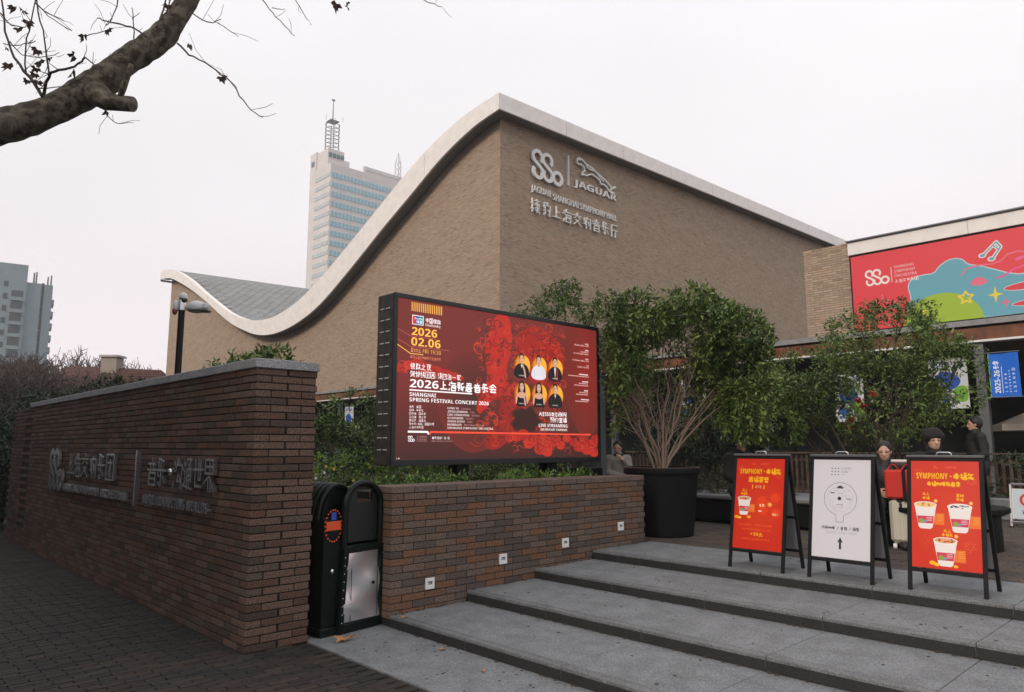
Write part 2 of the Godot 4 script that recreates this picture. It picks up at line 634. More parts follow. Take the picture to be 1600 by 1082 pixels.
# Latin text into a picture; (x, y) is the top left of the capitals, h their height, max_w squeezes
func put(a: Art, s: String, x: float, y: float, h: float, col: Color, bold := true, fit_w := 0.0, align := 0):
	var t := flat_text(s, bold)
	var size: Vector2 = t[2]
	var k := h / 0.72
	var kx := k if fit_w <= 0.0 else fit_w / size.x
	var ox := x if align == 0 else (x - size.x * kx if align == 1 else x - size.x * kx * 0.5)
	var p: PackedVector2Array = t[0]
	var idx: PackedInt32Array = t[1]
	for i in range(0, idx.size(), 3):
		var tri := PackedVector2Array()
		for j in 3:
			var q := p[idx[i + j]]
			tri.append(Vector2(ox + q.x * kx, y + (size.y - q.y) * k))
		a.poly(tri, col)

# brush characters (and Latin among them) into a picture: each one in a cell w x h
func brush(a: Art, s: String, x: float, y: float, w: float, h: float, col: Color, thick := 0.12, gap := 0.12):
	for ch in s:
		if ch == " ":
			x += w * 0.5
			continue
		if ch.unicode_at(0) < 256:
			put(a, ch, x, y + h * 0.08, h * 0.84, col, true, w * (0.35 if ch in ".,/-:|" else 0.72))
			x += w * (0.6 if ch in ".,/-:|" else 0.9)
			continue
		for l in glyph_lines(ch):
			var p := PackedVector2Array()
			for q in l: p.append(Vector2(x + w * (0.04 + 0.92 * q.x), y + h * (0.04 + 0.92 * q.y)))
			a.line(p, h * thick, col)
		x += w * (1.0 + gap)

# raised lettering: brush characters as bars standing on a surface
func brush_solid(mb: MB, s: String, o: Vector3, right: Vector3, up: Vector3, w: float, h: float, gap: float, thick: float, depth: float):
	var z := right.cross(up).normalized()
	var r := RandomNumberGenerator.new()
	r.seed = s.length() * 31
	for ch in s:
		for l in glyph_lines(ch):
			for i in l.size() - 1:
				var d := depth + r.randf() * 0.04 * depth
				var p: Vector3 = o + right * (l[i].x * w) + up * ((1.0 - l[i].y) * h)
				var q: Vector3 = o + right * (l[i + 1].x * w) + up * ((1.0 - l[i + 1].y) * h)
				var along: Vector3 = (q - p).normalized()
				mb.box((p + q) * 0.5 + z * d * 0.5, Vector3((q - p).length() + thick * 0.8, thick, d), 0.0, Basis(along, z.cross(along), z))
		o += right * (w + gap)

# a bent ribbon of constant width standing on a surface (2D points in metres)
func ribbon_solid(mb: MB, pts: PackedVector2Array, o: Vector3, right: Vector3, up: Vector3, width: float, depth: float):
	var z := right.cross(up).normalized()
	var outline := Geometry2D.offset_polyline(pts, width * 0.5, Geometry2D.JOIN_ROUND, Geometry2D.END_BUTT)
	for g in outline:
		if not Geometry2D.is_polygon_clockwise(g):
			mb.prism(g, o, right, up, z, depth * (1.0 + 0.01 * (mb.v.size() % 7)))

func latin_solid(mb: MB, s: String, o: Vector3, right: Vector3, up: Vector3, width: float, cap: float, depth: float, bold := true):
	var f := SystemFont.new()
	f.font_names = PackedStringArray(["Droid Sans"])
	f.font_weight = 700 if bold else 400
	var t := TextMesh.new()
	t.text = s
	t.font = f
	t.font_size = 48
	t.pixel_size = 1.0 / 48.0
	t.depth = 1.0
	t.curve_step = 3.0
	t.horizontal_alignment = HORIZONTAL_ALIGNMENT_LEFT
	var z := right.cross(up).normalized()
	for sf in t.get_surface_count():
		var a := t.surface_get_arrays(sf)
		var lo := Vector3(1e9, 1e9, 1e9)
		var hi := -lo
		for q in a[Mesh.ARRAY_VERTEX]:
			lo = lo.min(q)
			hi = hi.max(q)
		var sx := width / (hi.x - lo.x)
		var sy := cap / 0.72
		mb.append(a, Transform3D(Basis(right * sx, up * sy, z * depth / (hi.z - lo.z)), o - right * lo.x * sx - up * lo.y * sy - z * lo.z * depth / (hi.z - lo.z)))

# one raised line of Latin capitals, a part per word
func latin_words(called: String, s: String, o: Vector3, right: Vector3, up: Vector3, width: float, cap: float, depth: float, bold: bool, m: Material, t: Node3D):
	var words := s.split(" ")
	var total := 0.30 * (words.size() - 1)
	for w in words: total += (flat_text(w, bold)[2] as Vector2).x
	var x := 0.0
	for w in words:
		var wide: float = (flat_text(w, bold)[2] as Vector2).x * width / total
		var b := MB.new()
		latin_solid(b, w, o + right * x, right, up, wide, cap, depth, bold)
		obj(called, b, m, t)
		x += wide + 0.30 * width / total

# the hall's emblem: two linked S curves and a ring; unit height 1, returns centre lines
func emblem_lines() -> Array:
	var out := []
	for k in 2:
		var cx := 0.24 + k * 0.43
		var p := PackedVector2Array()
		for i in 19: p.append(Vector2(cx, 0.74) + Vector2(cos(deg_to_rad(-45 + i * 15.1)), sin(deg_to_rad(-45 + i * 15.1))) * 0.195)
		for i in 19: p.append(Vector2(cx + 0.03, 0.26) + Vector2(cos(deg_to_rad(62 - i * 15.4)), sin(deg_to_rad(62 - i * 15.4))) * 0.195)
		out.append(p)
	for h in 2:
		var r := PackedVector2Array()
		for i in 15: r.append(Vector2(1.12, 0.26) + Vector2(cos(PI * i / 14.0 + 2.4 + PI * h), sin(PI * i / 14.0 + 2.4 + PI * h)) * 0.195)
		out.append(r)
	return out

func emblem_art(a: Art, x: float, y: float, h: float, col: Color):
	for l in emblem_lines():
		var p := PackedVector2Array()
		for q in l: p.append(Vector2(x + q.x * h, y + (1.0 - q.y) * h))
		a.line(p, h * 0.125, col)

func print_mat(t: Texture2D, rough := 0.6) -> StandardMaterial3D:
	var m := StandardMaterial3D.new()
	m.albedo_texture = t
	m.roughness = rough
	m.texture_repeat = false
	return m

func px(x: float, y: float) -> Vector2: return Vector2(x, y)

func blob_points(pts: Array, times := 3) -> PackedVector2Array:   # corner cutting: a smooth closed shape
	var p := PackedVector2Array(pts)
	for t in times:
		var q := PackedVector2Array()
		for i in p.size():
			var a := p[i]
			var b := p[(i + 1) % p.size()]
			q.append(a.lerp(b, 0.25))
			q.append(a.lerp(b, 0.75))
		p = q
	return p

# print on the LED screen
func screen_art() -> ImageTexture:
	var W := 1280.0
	var H := 676.0
	var a := Art.new(1280, 676, Color(0.44, 0.17, 0.15))
	var dark := Color(0.27, 0.15, 0.13)
	var red := Color(0.70, 0.16, 0.12)
	var red2 := Color(0.60, 0.13, 0.10)
	var r := RandomNumberGenerator.new()
	r.seed = 5
	# soft dark and red fields
	for k in 90:
		var t := k / 89.0
		a.rect(0, H * (0.55 + 0.45 * t), W, H * 0.012, Color(0.44, 0.17, 0.15).lerp(Color(0.25, 0.14, 0.125), t))
	for k in 40:
		a.oval(W * 0.33, H * 0.62, W * 0.16 * (1 - k / 40.0), H * 0.34 * (1 - k / 40.0), Color(0.42, 0.165, 0.145).lerp(dark, k / 40.0))
	# swirling red wave ornament in the middle
	a.poly(blob_points([px(W * .42, 0), px(W * .50, -20), px(W * .52, H * .22), px(W * .47, H * .42), px(W * .53, H * .50), px(W * .50, H * .62), px(W * .42, H * .58), px(W * .36, H * .72), px(W * .33, H * .66), px(W * .40, H * .46), px(W * .37, H * .3)]), red)
	a.poly(blob_points([px(W * .52, H * .12), px(W * .64, H * .02), px(W * .78, H * .14), px(W * .80, H * .36), px(W * .72, H * .5), px(W * .6, H * .46), px(W * .54, H * .3)]), red2)
	a.poly(blob_points([px(W * .45, H * .52), px(W * .56, H * .44), px(W * .60, H * .7), px(W * .52, H * .86), px(W * .42, H * .96), px(W * .36, H * .9), px(W * .46, H * .7)]), Color(0.56, 0.14, 0.11))
	for k in 40: a.oval(W * .93, H * .3, W * .13 * (1 - k / 40.0), H * .55 * (1 - k / 40.0), Color(0.43, 0.165, 0.145).lerp(Color(0.54, 0.165, 0.14), k / 39.0))
	for k in 420:
		var x := W * (0.34 + 0.46 * r.randf())
		var y := H * (0.04 + 0.86 * r.randf())
		var rad := H * (0.012 + 0.050 * r.randf() * r.randf())
		var c: Color = [dark, Color(0.78, 0.24, 0.17), Color(0.36, 0.12, 0.10), Color(0.66, 0.19, 0.14)][r.randi() % 4]
		var from := r.randf() * TAU
		a.ring(x, y, rad, rad * 0.8, 3.4, c, from, from + 3.6)
		a.ring(x + rad * 0.2, y, rad * 0.55, rad * 0.45, 2.8, c, from + 2.0, from + 5.6)
	for k in 24:
		var q := k / 23.0
		var e := PackedVector2Array()
		for i in 40:
			var ang := TAU * i / 40
			var wob := 1.0 + 0.13 * sin(ang * 5.0 + 1.0) + 0.08 * sin(ang * 9.0)
			e.append(px(W * .585 + cos(ang) * W * .078 * wob * (1.0 - 0.45 * q), H * .735 + sin(ang) * H * .10 * wob * (1.0 - 0.45 * q)))
		a.poly(e, Color(0.40, 0.14, 0.12).lerp(Color(0.22, 0.125, 0.11), minf(1.0, q * 2.5)))
	# cloud bands: heaps of small scrolls
	for q in [[.02, .44, .030], [.05, .415, .030], [.085, .40, .034], [.12, .425, .036], [.16, .44, .036], [.20, .452, .034], [.235, .462, .030], [.262, .47, .022], [.50, .86, .03], [.535, .85, .036], [.57, .835, .04], [.605, .86, .04], [.64, .88, .042], [.60, .90, .036], [.68, .87, .036], [.66, .94, .04], [.715, .90, .042], [.70, .96, .034], [.75, .87, .036], [.775, .91, .034], [.81, .86, .03], [.85, .885, .034], [.88, .92, .04], [.91, .87, .034], [.93, .94, .044], [.965, .90, .04], [.985, .86, .034], [.975, .965, .036]]:
		var c := Color(0.62, 0.15, 0.12).lerp(Color(0.72, 0.19, 0.14), r.randf())
		a.oval(W * q[0], H * q[1], W * q[2] * 0.8, H * q[2] * 0.95, c)
	for q in 120:
		var left := q % 5 == 0
		var x := W * (r.randf() * 0.27 if left else 0.50 + r.randf() * 0.49)
		var y := H * ((0.41 + 0.05 * r.randf() + 0.10 * x / W) if left else (0.84 + 0.12 * r.randf()))
		var rad := H * (0.010 + 0.022 * r.randf())
		var from := r.randf() * TAU
		a.ring(x, y, rad, rad * 0.85, 2.0, Color(0.42, 0.09, 0.08) if q % 3 else Color(0.82, 0.30, 0.22), from, from + 4.4)
	# gold bars, pay emblem, date
	for k in 17: a.rect(W * (.055 + .0077 * k), H * .014, W * .0038, H * .058, Color(0.98, 0.72, 0.30))
	a.rect(W * .058, H * .095, W * .047, H * .062, Color(0.92, 0.93, 0.95))
	a.rect(W * .0605, H * .10, W * .016, H * .052, Color(0.85, 0.16, 0.2))
	a.rect(W * .0735, H * .10, W * .015, H * .052, Color(0.1, 0.3, 0.6))
	a.rect(W * .0865, H * .10, W * .016, H * .052, Color(0.1, 0.52, 0.55))
	put(a, "UnionPay", W * .068, H * .108, H * .013, Color.WHITE, true, W * .033)
	brush(a, "银联", W * .075, H * .125, H * .022, H * .022, Color.WHITE, 0.13)
	brush(a, "中国银联", W * .112, H * .102, W * .0148, H * .032, Color(0.95, 0.9, 0.9), 0.15)
	put(a, "ChinaUnionPay", W * .112, H * .138, H * .017, Color(0.95, 0.9, 0.9), true, W * .064)
	var gold := Color(0.99, 0.74, 0.30)
	put(a, "2026", W * .057, H * .172, H * .05, gold, true, W * .105)
	put(a, "02.06", W * .056, H * .237, H * .052, gold, true, W * .121)
	a.line(PackedVector2Array([px(0, H * .195), px(W * .054, H * .232), px(W * .16, H * .232)]), 1.6, Color(0.85, 0.45, 0.36))
	a.line(PackedVector2Array([px(0, H * .258), px(W * .054, H * .298), px(W * .215, H * .298)]), 1.6, Color(0.85, 0.45, 0.36))
	a.line(PackedVector2Array([px(0, H * .293), px(W * .054, H * .343), px(W * .106, H * .343)]), 3.6, gold)
	brush(a, "星期五", W * .053, H * .306, W * .0135, H * .026, Color(0.85, 0.56, 0.36), 0.12)
	put(a, "FRI 19:30", W * .103, H * .307, H * .024, gold, false, W * .076)
	brush(a, "捷豹上海交响音乐厅五音乐厅", W * .052, H * .352, W * .0088, H * .02, Color(0.85, 0.5, 0.38), 0.12)
	var white := Color(0.97, 0.95, 0.95)
	brush(a, "银联之夜", W * .054, H * .398, W * .0195, H * .044, white, 0.11)
	brush(a, "贺锦绣团圆", W * .054, H * .449, W * .0185, H * .040, white, 0.11)
	put(a, ",", W * .158, H * .476, H * .02, white)
	brush(a, "颂四海一家", W * .166, H * .449, W * .0185, H * .040, white, 0.11)
	put(a, "2026", W * .053, H * .502, H * .050, white, true, W * .118)
	brush(a, "上海新春音乐会", W * .176, H * .496, W * .0345, H * .064, white, 0.145, 0.08)
	a.rect(W * .052, H * .566, W * .268, H * .009, white)
	put(a, "SHANGHAI", W * .053, H * .584, H * .024, white, true, W * .108)
	put(a, "SPRING FESTIVAL CONCERT 2026", W * .053, H * .617, H * .024, white, true, W * .345)
	var roles := ["音乐  春国", "二期  新家年", "四中音  国会家", "五高音  贺之夜", "微信乐  福星元", "号关乐/送联  圆国世界", "上海交响乐团"]
	var en := [["LONG YU", "Conductor"], ["JIANG JIANHUA", "Erhu"], ["LIAO CHANGYONG", "Baritone"], ["GU WENMENG", "Soprano"], ["ZHANG AOZHE", "Violin"], ["HASIBAGEN", "Morin Khuur/Khoomei"], ["SHANGHAI SYMPHONY ORCHESTRA", ""]]
	for k in 7:
		var y := H * (.665 + .0212 * k)
		brush(a, roles[k], W * .053, y, W * .0088, H * .0165, Color(0.9, 0.85, 0.84), 0.14)
		var wid: float = W * 0.0069 * en[k][0].length() * (1.12 if k == 6 else 1.0)
		put(a, en[k][0], W * .211, y, H * .0135, Color(0.92, 0.88, 0.87), true, wid)
		if en[k][1]: put(a, en[k][1], W * .211 + wid + W * .012, y, H * .0125, Color(0.86, 0.66, 0.62), false)
	a.line(PackedVector2Array([px(W * .049, H * .828), px(W * .128, H * .828), px(W * .133, H * .843)]), H * .013, white)
	a.line(PackedVector2Array([px(W * .136, H * .846), px(W * .141, H * .828), px(W * .955, H * .828)]), H * .013, Color(0.93, 0.30, 0.20))
	emblem_art(a, W * .05, H * .853, H * .037, white)
	a.rect(W * .0865, H * .853, 1.2, H * .037, white)
	for k in 4: put(a, ["SHANGHAI", "SYMPHONY", "ORCHESTRA", "SINCE 1879"][k], W * .092, H * (.853 + .0098 * k), H * .0065, Color(0.85, 0.72, 0.7), false, W * .034)
	brush(a, "音乐总监: 余 隆", W * .146, H * .856, W * .0092, H * .017, white, 0.14)
	put(a, "Music Director LONG YU", W * .146, H * .88, H * .009, Color(0.85, 0.72, 0.7), false, W * .086)
	# six soloists in gold ovals, half-length figures against dark backs
	var skin := Color(0.80, 0.60, 0.50)
	for k in 6:
		var x := W * (.563 + .0915 * (k % 3))
		var y := H * (.345 + .2 * (k / 3))
		a.oval(x + W * .004, y, W * .042, H * .083, Color(0.70, 0.38, 0.10))
		a.oval(x + W * .008, y, W * .038, H * .078, Color(0.86, 0.54, 0.14))
		a.oval(x + W * .016, y - H * .012, W * .026, H * .060, Color(0.93, 0.66, 0.22))
		var coat: Color = [Color(0.10, 0.09, 0.10), Color(0.84, 0.82, 0.85), Color(0.11, 0.10, 0.12), Color(0.09, 0.08, 0.09), Color(0.10, 0.09, 0.10), Color(0.13, 0.12, 0.12)][k]
		var fold := coat.lerp(Color(0.5, 0.45, 0.45), 0.22)
		var bare: bool = k == 3 or k == 4
		if k == 4 or k == 3: a.poly(blob_points([px(x - W * .020, y + H * .03), px(x - W * .019, y - H * .07), px(x, y - H * .098), px(x + W * .019, y - H * .07), px(x + W * .020, y + H * .03)], 2), Color(0.12, 0.08, 0.07))
		if bare:
			a.poly(blob_points([px(x - W * .036, y + H * .085), px(x - W * .030, y + H * .010), px(x - W * .006, y - H * .016), px(x + W * .006, y - H * .016), px(x + W * .030, y + H * .010), px(x + W * .034, y + H * .085)], 2), skin)
			a.poly(PackedVector2Array([px(x - W * .021, y + H * .022), px(x - W * .008, y + H * .032), px(x + W * .008, y + H * .032), px(x + W * .021, y + H * .020), px(x + W * .028, y + H * .090), px(x - W * .028, y + H * .090)]), coat)
		else:
			a.poly(blob_points([px(x - W * .043, y + H * .092), px(x - W * .038, y + H * .014), px(x - W * .010, y - H * .020), px(x + W * .010, y - H * .020), px(x + W * .037, y + H * .010), px(x + W * .042, y + H * .092)], 2), coat)
			a.line(PackedVector2Array([px(x - W * .024, y + H * .02), px(x - W * .020, y + H * .085)]), 2.0, fold)
			a.line(PackedVector2Array([px(x + W * .022, y + H * .02), px(x + W * .024, y + H * .085)]), 2.0, fold)
			a.poly(PackedVector2Array([px(x - W * .006, y - H * .014), px(x + W * .006, y - H * .014), px(x, y + (H * .07 if k == 2 else H * .02))]), Color(0.85, 0.82, 0.82))
		a.rect(x - W * .005, y - H * .032, W * .010, H * .026, skin.darkened(0.2))
		if not bare: a.oval(x, y - H * .056, W * .0135, H * .036, Color(0.10, 0.07, 0.06))
		a.oval(x, y - H * .047, W * .0112, H * .031, skin)
		a.oval(x + W * .004, y - H * .045, W * .0065, H * .026, skin.lightened(0.12))
		a.line(PackedVector2Array([px(x - W * .007, y - H * .055), px(x - W * .002, y - H * .055)]), 2.2, Color(0.2, 0.12, 0.1))
		a.line(PackedVector2Array([px(x + W * .002, y - H * .055), px(x + W * .007, y - H * .055)]), 2.2, Color(0.2, 0.12, 0.1))
		a.line(PackedVector2Array([px(x - W * .004, y - H * .030), px(x + W * .004, y - H * .030)]), 2.2, Color(0.55, 0.22, 0.2))
		if k == 2: a.poly(PackedVector2Array([px(x + W * .004, y), px(x + W * .018, y + H * .004), px(x + W * .016, y + H * .088), px(x + W * .002, y + H * .080)]), Color(0.50, 0.13, 0.13))
		if k == 0 or k == 3:
			a.line(PackedVector2Array([px(x + W * .020, y + H * .085), px(x + W * .014, y + H * .030), px(x + W * .003, y - H * .012)]), W * .008, skin)
		put(a, en[(k + 3) % 6][0], x, y + H * .066, H * .009, Color(0.95, 0.9, 0.86), true, W * .03, 2)
	brush(a, "关注", W * .655, H * .666, W * .0145, H * .033, white, 0.14, 0.05)
	put(a, "SSO", W * .687, H * .670, H * .026, white, true, W * .034)
	brush(a, "微信视频号", W * .7235, H * .666, W * .0168, H * .033, white, 0.13, 0.06)
	brush(a, "预约直播", W * .716, H * .706, W * .0225, H * .036, white, 0.14, 0.08)
	put(a, "LIVE STREAMING", W * .815, H * .754, H * .023, white, true, W * .162, 1)
	put(a, "ON WECHAT CHANNEL", W * .815, H * .787, H * .017, white, true, W * .152, 1)
	# programme list at the right edge
	var rows := [[.115, .022, 1], [.13, .09, 0], [.165, .024, 1], [.18, .055, 0], [.196, .1, 0], [.235, .022, 1], [.25, .105, 0], [.285, .015, 1], [.30, .075, 0], [.36, .06, 1], [.375, .125, 0], [.415, .04, 1], [.43, .062, 0], [.446, .09, 0], [.485, .03, 1], [.50, .06, 0], [.516, .08, 0], [.555, .05, 1], [.57, .085, 0]]
	var words := "上海交响乐团新春音乐会国家之夜微信视频号预约直播"
	for q in rows:
		var n := int(q[1] / 0.0072)
		var st := r.randi() % 10
		if q[0] > 0.34:
			for i in int(q[1] * 160): a.rect(W * (.949 - q[1]) + i * W / 160.0, H * q[0], W / 160.0 - 2.0, H * .0085, white if q[2] else Color(0.85, 0.66, 0.62))
		else:
			brush(a, words.substr(st, n), W * (.949 - n * .0072), H * q[0], W * .0066, H * .0115, white if q[2] else Color(0.88, 0.72, 0.68), 0.15)
	brush(a, "上海", W * .006, H * .985, W * .006, H * .01, white, 0.15)
	return a.done()

func gift_cup(a: Art, x: float, y: float, w: float, top: Color, dots: Color, n: int):   # x, y: middle of the lid; w: width of the lid
	var h := w * 1.22
	a.rect(x + w * .22, y + h * .33, w * .62, h * .46, Color(0.93, 0.47, 0.16))
	for k in 4: a.rect(x + w * .55, y + h * (.40 + k * .07), w * .22, h * .015, Color(0.97, 0.72, 0.4))
	a.poly(PackedVector2Array([px(x - w * .5, y), px(x + w * .5, y), px(x + w * .31, y + h * .92), px(x + w * .22, y + h * .98), px(x - w * .22, y + h * .98), px(x - w * .31, y + h * .92)]), Color(0.93, 0.91, 0.91))
	a.poly(PackedVector2Array([px(x - w * .38, y + h * .46), px(x + w * .38, y + h * .46), px(x + w * .335, y + h * .76), px(x - w * .335, y + h * .76)]), Color(0.82, 0.24, 0.36))
	a.oval(x - w * .18, y + h * .66, w * .12, h * .09, Color(0.55, 0.66, 0.25))
	a.oval(x - w * .02, y + h * .68, w * .07, h * .06, Color(0.45, 0.62, 0.72))
	for k in 3: a.line(PackedVector2Array([px(x + w * .05, y + h * (.53 + .06 * k)), px(x + w * .3, y + h * (.51 + .06 * k))]), w * .025, Color(0.95, 0.85, 0.88))
	a.oval(x, y, w * .52, h * .13, Color(0.95, 0.93, 0.92))
	a.oval(x, y, w * .46, h * .10, top)
	var r := RandomNumberGenerator.new()
	r.seed = n * 13 + 5
	for k in n: a.oval(x + w * (r.randf() - .5) * .7, y + h * (r.randf() - .5) * .13, w * .05, h * .018, dots)

func spark(a: Art, x: float, y: float, r: float, col: Color, width: float):
	for k in 12:
		var d := Vector2(cos(TAU * k / 12), sin(TAU * k / 12))
		a.line(PackedVector2Array([px(x, y) + d * r * (0.45 if k % 2 else 0.3), px(x, y) + d * r * (1.0 if k % 2 else 0.75)]), width, col)

func poster_red(which: int) -> ImageTexture:
	var a := Art.new(560, 980, Color(0.82, 0.185, 0.105))
	var gold := Color(0.98, 0.74, 0.06)
	var dim := Color(0.94, 0.38, 0.18)
	for k in 30: a.oval(300, 560, 330 * (1 - k / 30.0), 380 * (1 - k / 30.0), Color(0.82, 0.185, 0.105).lerp(Color(0.86, 0.26, 0.12), k / 30.0))
	emblem_art(a, 190, 44, 26, dim)
	put(a, "COFFEE", 290, 48, 20, dim, true, 90)
	spark(a, 60, 110, 40, dim, 4)
	spark(a, 500, 180, 46, dim, 4)
	var edge := Color(0.80, 0.42, 0.02)
	for pass_ in 2:
		var c := edge if pass_ == 0 else gold
		var t := 0.28 if pass_ == 0 else 0.16
		var o := 3.0 if pass_ == 0 else 0.0
		put(a, "SYMPHONY", 46 + o, 112 + o, 54, c, true, 262)
		a.oval(332 + o, 140 + o, 7, 7, c)
		brush(a, "幸福年", 352 + o, 106 + o, 54, 62, c, t, 0.06)
	if which == 0:
		brush(a, "送福套餐", 150, 196, 56, 62, gold, 0.17, 0.08)
		a.rect(196, 286, 10, 46, gold)
		a.rect(330, 286, 10, 46, gold)
		put(a, "¥78", 230, 294, 30, Color(0.97, 0.82, 0.6), false, 74)
		brush(a, "马上", 82, 336, 28, 30, gold, 0.14)
		brush(a, "幸福年", 66, 372, 26, 30, gold, 0.14)
		gift_cup(a, 112, 440, 152, Color(0.88, 0.62, 0.42), Color(0.62, 0.25, 0.16), 14)
		a.oval(30, 646, 26, 16, Color(0.96, 0.68, 0.08))
		a.oval(66, 652, 22, 14, Color(0.99, 0.78, 0.18))
		a.oval(176, 640, 24, 15, Color(0.97, 0.7, 0.1))
		for q in [[320, 470, 66], [470, 420, 54], [330, 560, 54], [480, 580, 52]]:
			a.oval(q[0], q[1], q[2], q[2] * 0.95, Color(0.91, 0.25, 0.10))
			a.ring(q[0], q[1], q[2] * 0.7, q[2] * 0.66, 3, dim, 0.4, 5.2)
			spark(a, q[0], q[1] - 6, q[2] * 0.5, dim, 3)
		brush(a, "蛋糕", 290, 492, 28, 30, Color(1, 0.9, 0.66), 0.16)
		a.oval(410, 496, 26, 24, Color(0.97, 0.62, 0.25))
		put(a, "+", 400, 484, 24, Color(1, 0.95, 0.8))
		a.oval(300, 570, 20, 8, Color(0.95, 0.9, 0.86))
		brush(a, "福袋一", 440, 584, 22, 24, Color(1, 0.86, 0.6), 0.15)
		brush(a, "幸福年送福套餐 一季音乐会 家有福送", 50, 712, 21, 22, dim, 0.12)
		brush(a, "蛋糕咖啡有福 送福套餐一元 上海交", 100, 760, 19, 21, dim, 0.12)
		put(a, "+10", 200, 800, 36, gold, true, 92)
		brush(a, "元", 300, 798, 40, 42, gold, 0.16)
		brush(a, "幸福咖啡马上直送 国家音乐微信号", 96, 862, 19, 21, dim, 0.12)
	else:
		for pass_ in 2:
			brush(a, "幸福咖啡新春季", 134 + (3 if pass_ == 0 else 0), 190 + (3 if pass_ == 0 else 0), 38, 44, edge if pass_ == 0 else gold, 0.26 if pass_ == 0 else 0.16, 0.04)
		brush(a, "马上", 96, 296, 28, 28, gold, 0.16)
		brush(a, "幸福", 96, 332, 28, 28, gold, 0.16)
		brush(a, "星期", 372, 300, 28, 28, gold, 0.16)
		brush(a, "有福", 372, 336, 28, 28, gold, 0.16)
		gift_cup(a, 118, 410, 184, Color(0.93, 0.78, 0.5), Color(0.75, 0.2, 0.12), 5)
		gift_cup(a, 398, 418, 192, Color(0.92, 0.9, 0.9), Color(0.25, 0.24, 0.3), 16)
		for q in [[206, 372], [488, 380], [364, 682]]:
			a.oval(q[0], q[1], 17, 17, Color(0.98, 0.6, 0.2))
			spark(a, q[0], q[1], 12, Color(1, 0.9, 0.7), 3)
		brush(a, "马上", 262, 624, 30, 28, gold, 0.16)
		brush(a, "幸福年", 248, 658, 28, 28, gold, 0.16)
		gift_cup(a, 276, 726, 190, Color(0.90, 0.66, 0.46), Color(0.66, 0.2, 0.13), 12)
		a.oval(170, 930, 26, 18, Color(0.98, 0.72, 0.1))
		a.oval(206, 942, 24, 15, Color(0.99, 0.78, 0.2))
		a.oval(356, 946, 20, 13, Color(0.98, 0.72, 0.1))
		spark(a, 470, 760, 56, Color(0.93, 0.42, 0.16), 4)
		spark(a, 110, 740, 50, Color(0.9, 0.3, 0.12), 4)
	return a.done()

func poster_white() -> ImageTexture:
	var a := Art.new(560, 980, Color(0.83, 0.83, 0.86))
	var ink := Color(0.16, 0.17, 0.2)
	var grey := Color(0.5, 0.5, 0.53)
	for j in 3:
		for i in 3:
			var x := 186.0 + i * 32
			var y := 88.0 + j * 32
			a.line(PackedVector2Array([px(x - 8, y), px(x + 8, y)]), 4, ink)
			a.line(PackedVector2Array([px(x, y - 8), px(x, y + 8)]), 4, ink)
	put(a, "COFFEE", 276, 78, 22, grey, false, 98)
	put(a, "CUBE", 276, 110, 22, grey, false, 66)
	put(a, "x sso", 276, 146, 12, grey, false)
	a.ring(272, 396, 158, 164, 3, ink, PI / 2 + 0.26, PI * 2.5 - 0.26)
	a.line(PackedVector2Array([px(232, 556), px(236, 626), px(304, 626), px(308, 556)]), 3, ink)
	a.ring(272, 396, 120, 126, 1.6, Color(0.65, 0.65, 0.68))
	a.oval(264, 392, 18, 18, ink)
	a.poly(PackedVector2Array([px(238, 286), px(256, 266), px(280, 262), px(302, 284), px(300, 292), px(240, 290)]), ink)
	a.line(PackedVector2Array([px(176, 330), px(190, 340), px(216, 336)]), 9, ink)
	a.line(PackedVector2Array([px(330, 392), px(352, 396), px(378, 393)]), 5, ink)
	put(a, "COFFEE", 250, 336, 12, grey, false, 48)
	put(a, "MUSIC", 240, 448, 12, ink, false, 62)
	var r := RandomNumberGenerator.new()
	r.seed = 9
	for k in 24:
		var ang := r.randf() * TAU
		var rad := 60.0 + r.randf() * 80
		a.ring(272 + cos(ang) * rad, 396 + sin(ang) * rad, 8 + r.randf() * 12, 6 + r.randf() * 10, 2, Color(0.62, 0.62, 0.65), r.randf() * 3, 3 + r.randf() * 3)
	brush(a, "内有咖啡", 94, 668, 30, 36, ink, 0.12)
	put(a, "/", 248, 670, 32, ink, false)
	brush(a, "蛋糕", 280, 668, 30, 36, ink, 0.12)
	put(a, "/", 362, 670, 32, ink, false)
	brush(a, "简餐", 394, 668, 30, 36, ink, 0.12)
	put(a, "COFFEE / CAKE / FOOD", 140, 720, 20, Color(0.62, 0.62, 0.64), false, 290)
	a.poly(PackedVector2Array([px(278, 774), px(304, 826), px(288, 820), px(288, 890), px(268, 890), px(268, 820), px(252, 826)]), ink)
	return a.done()

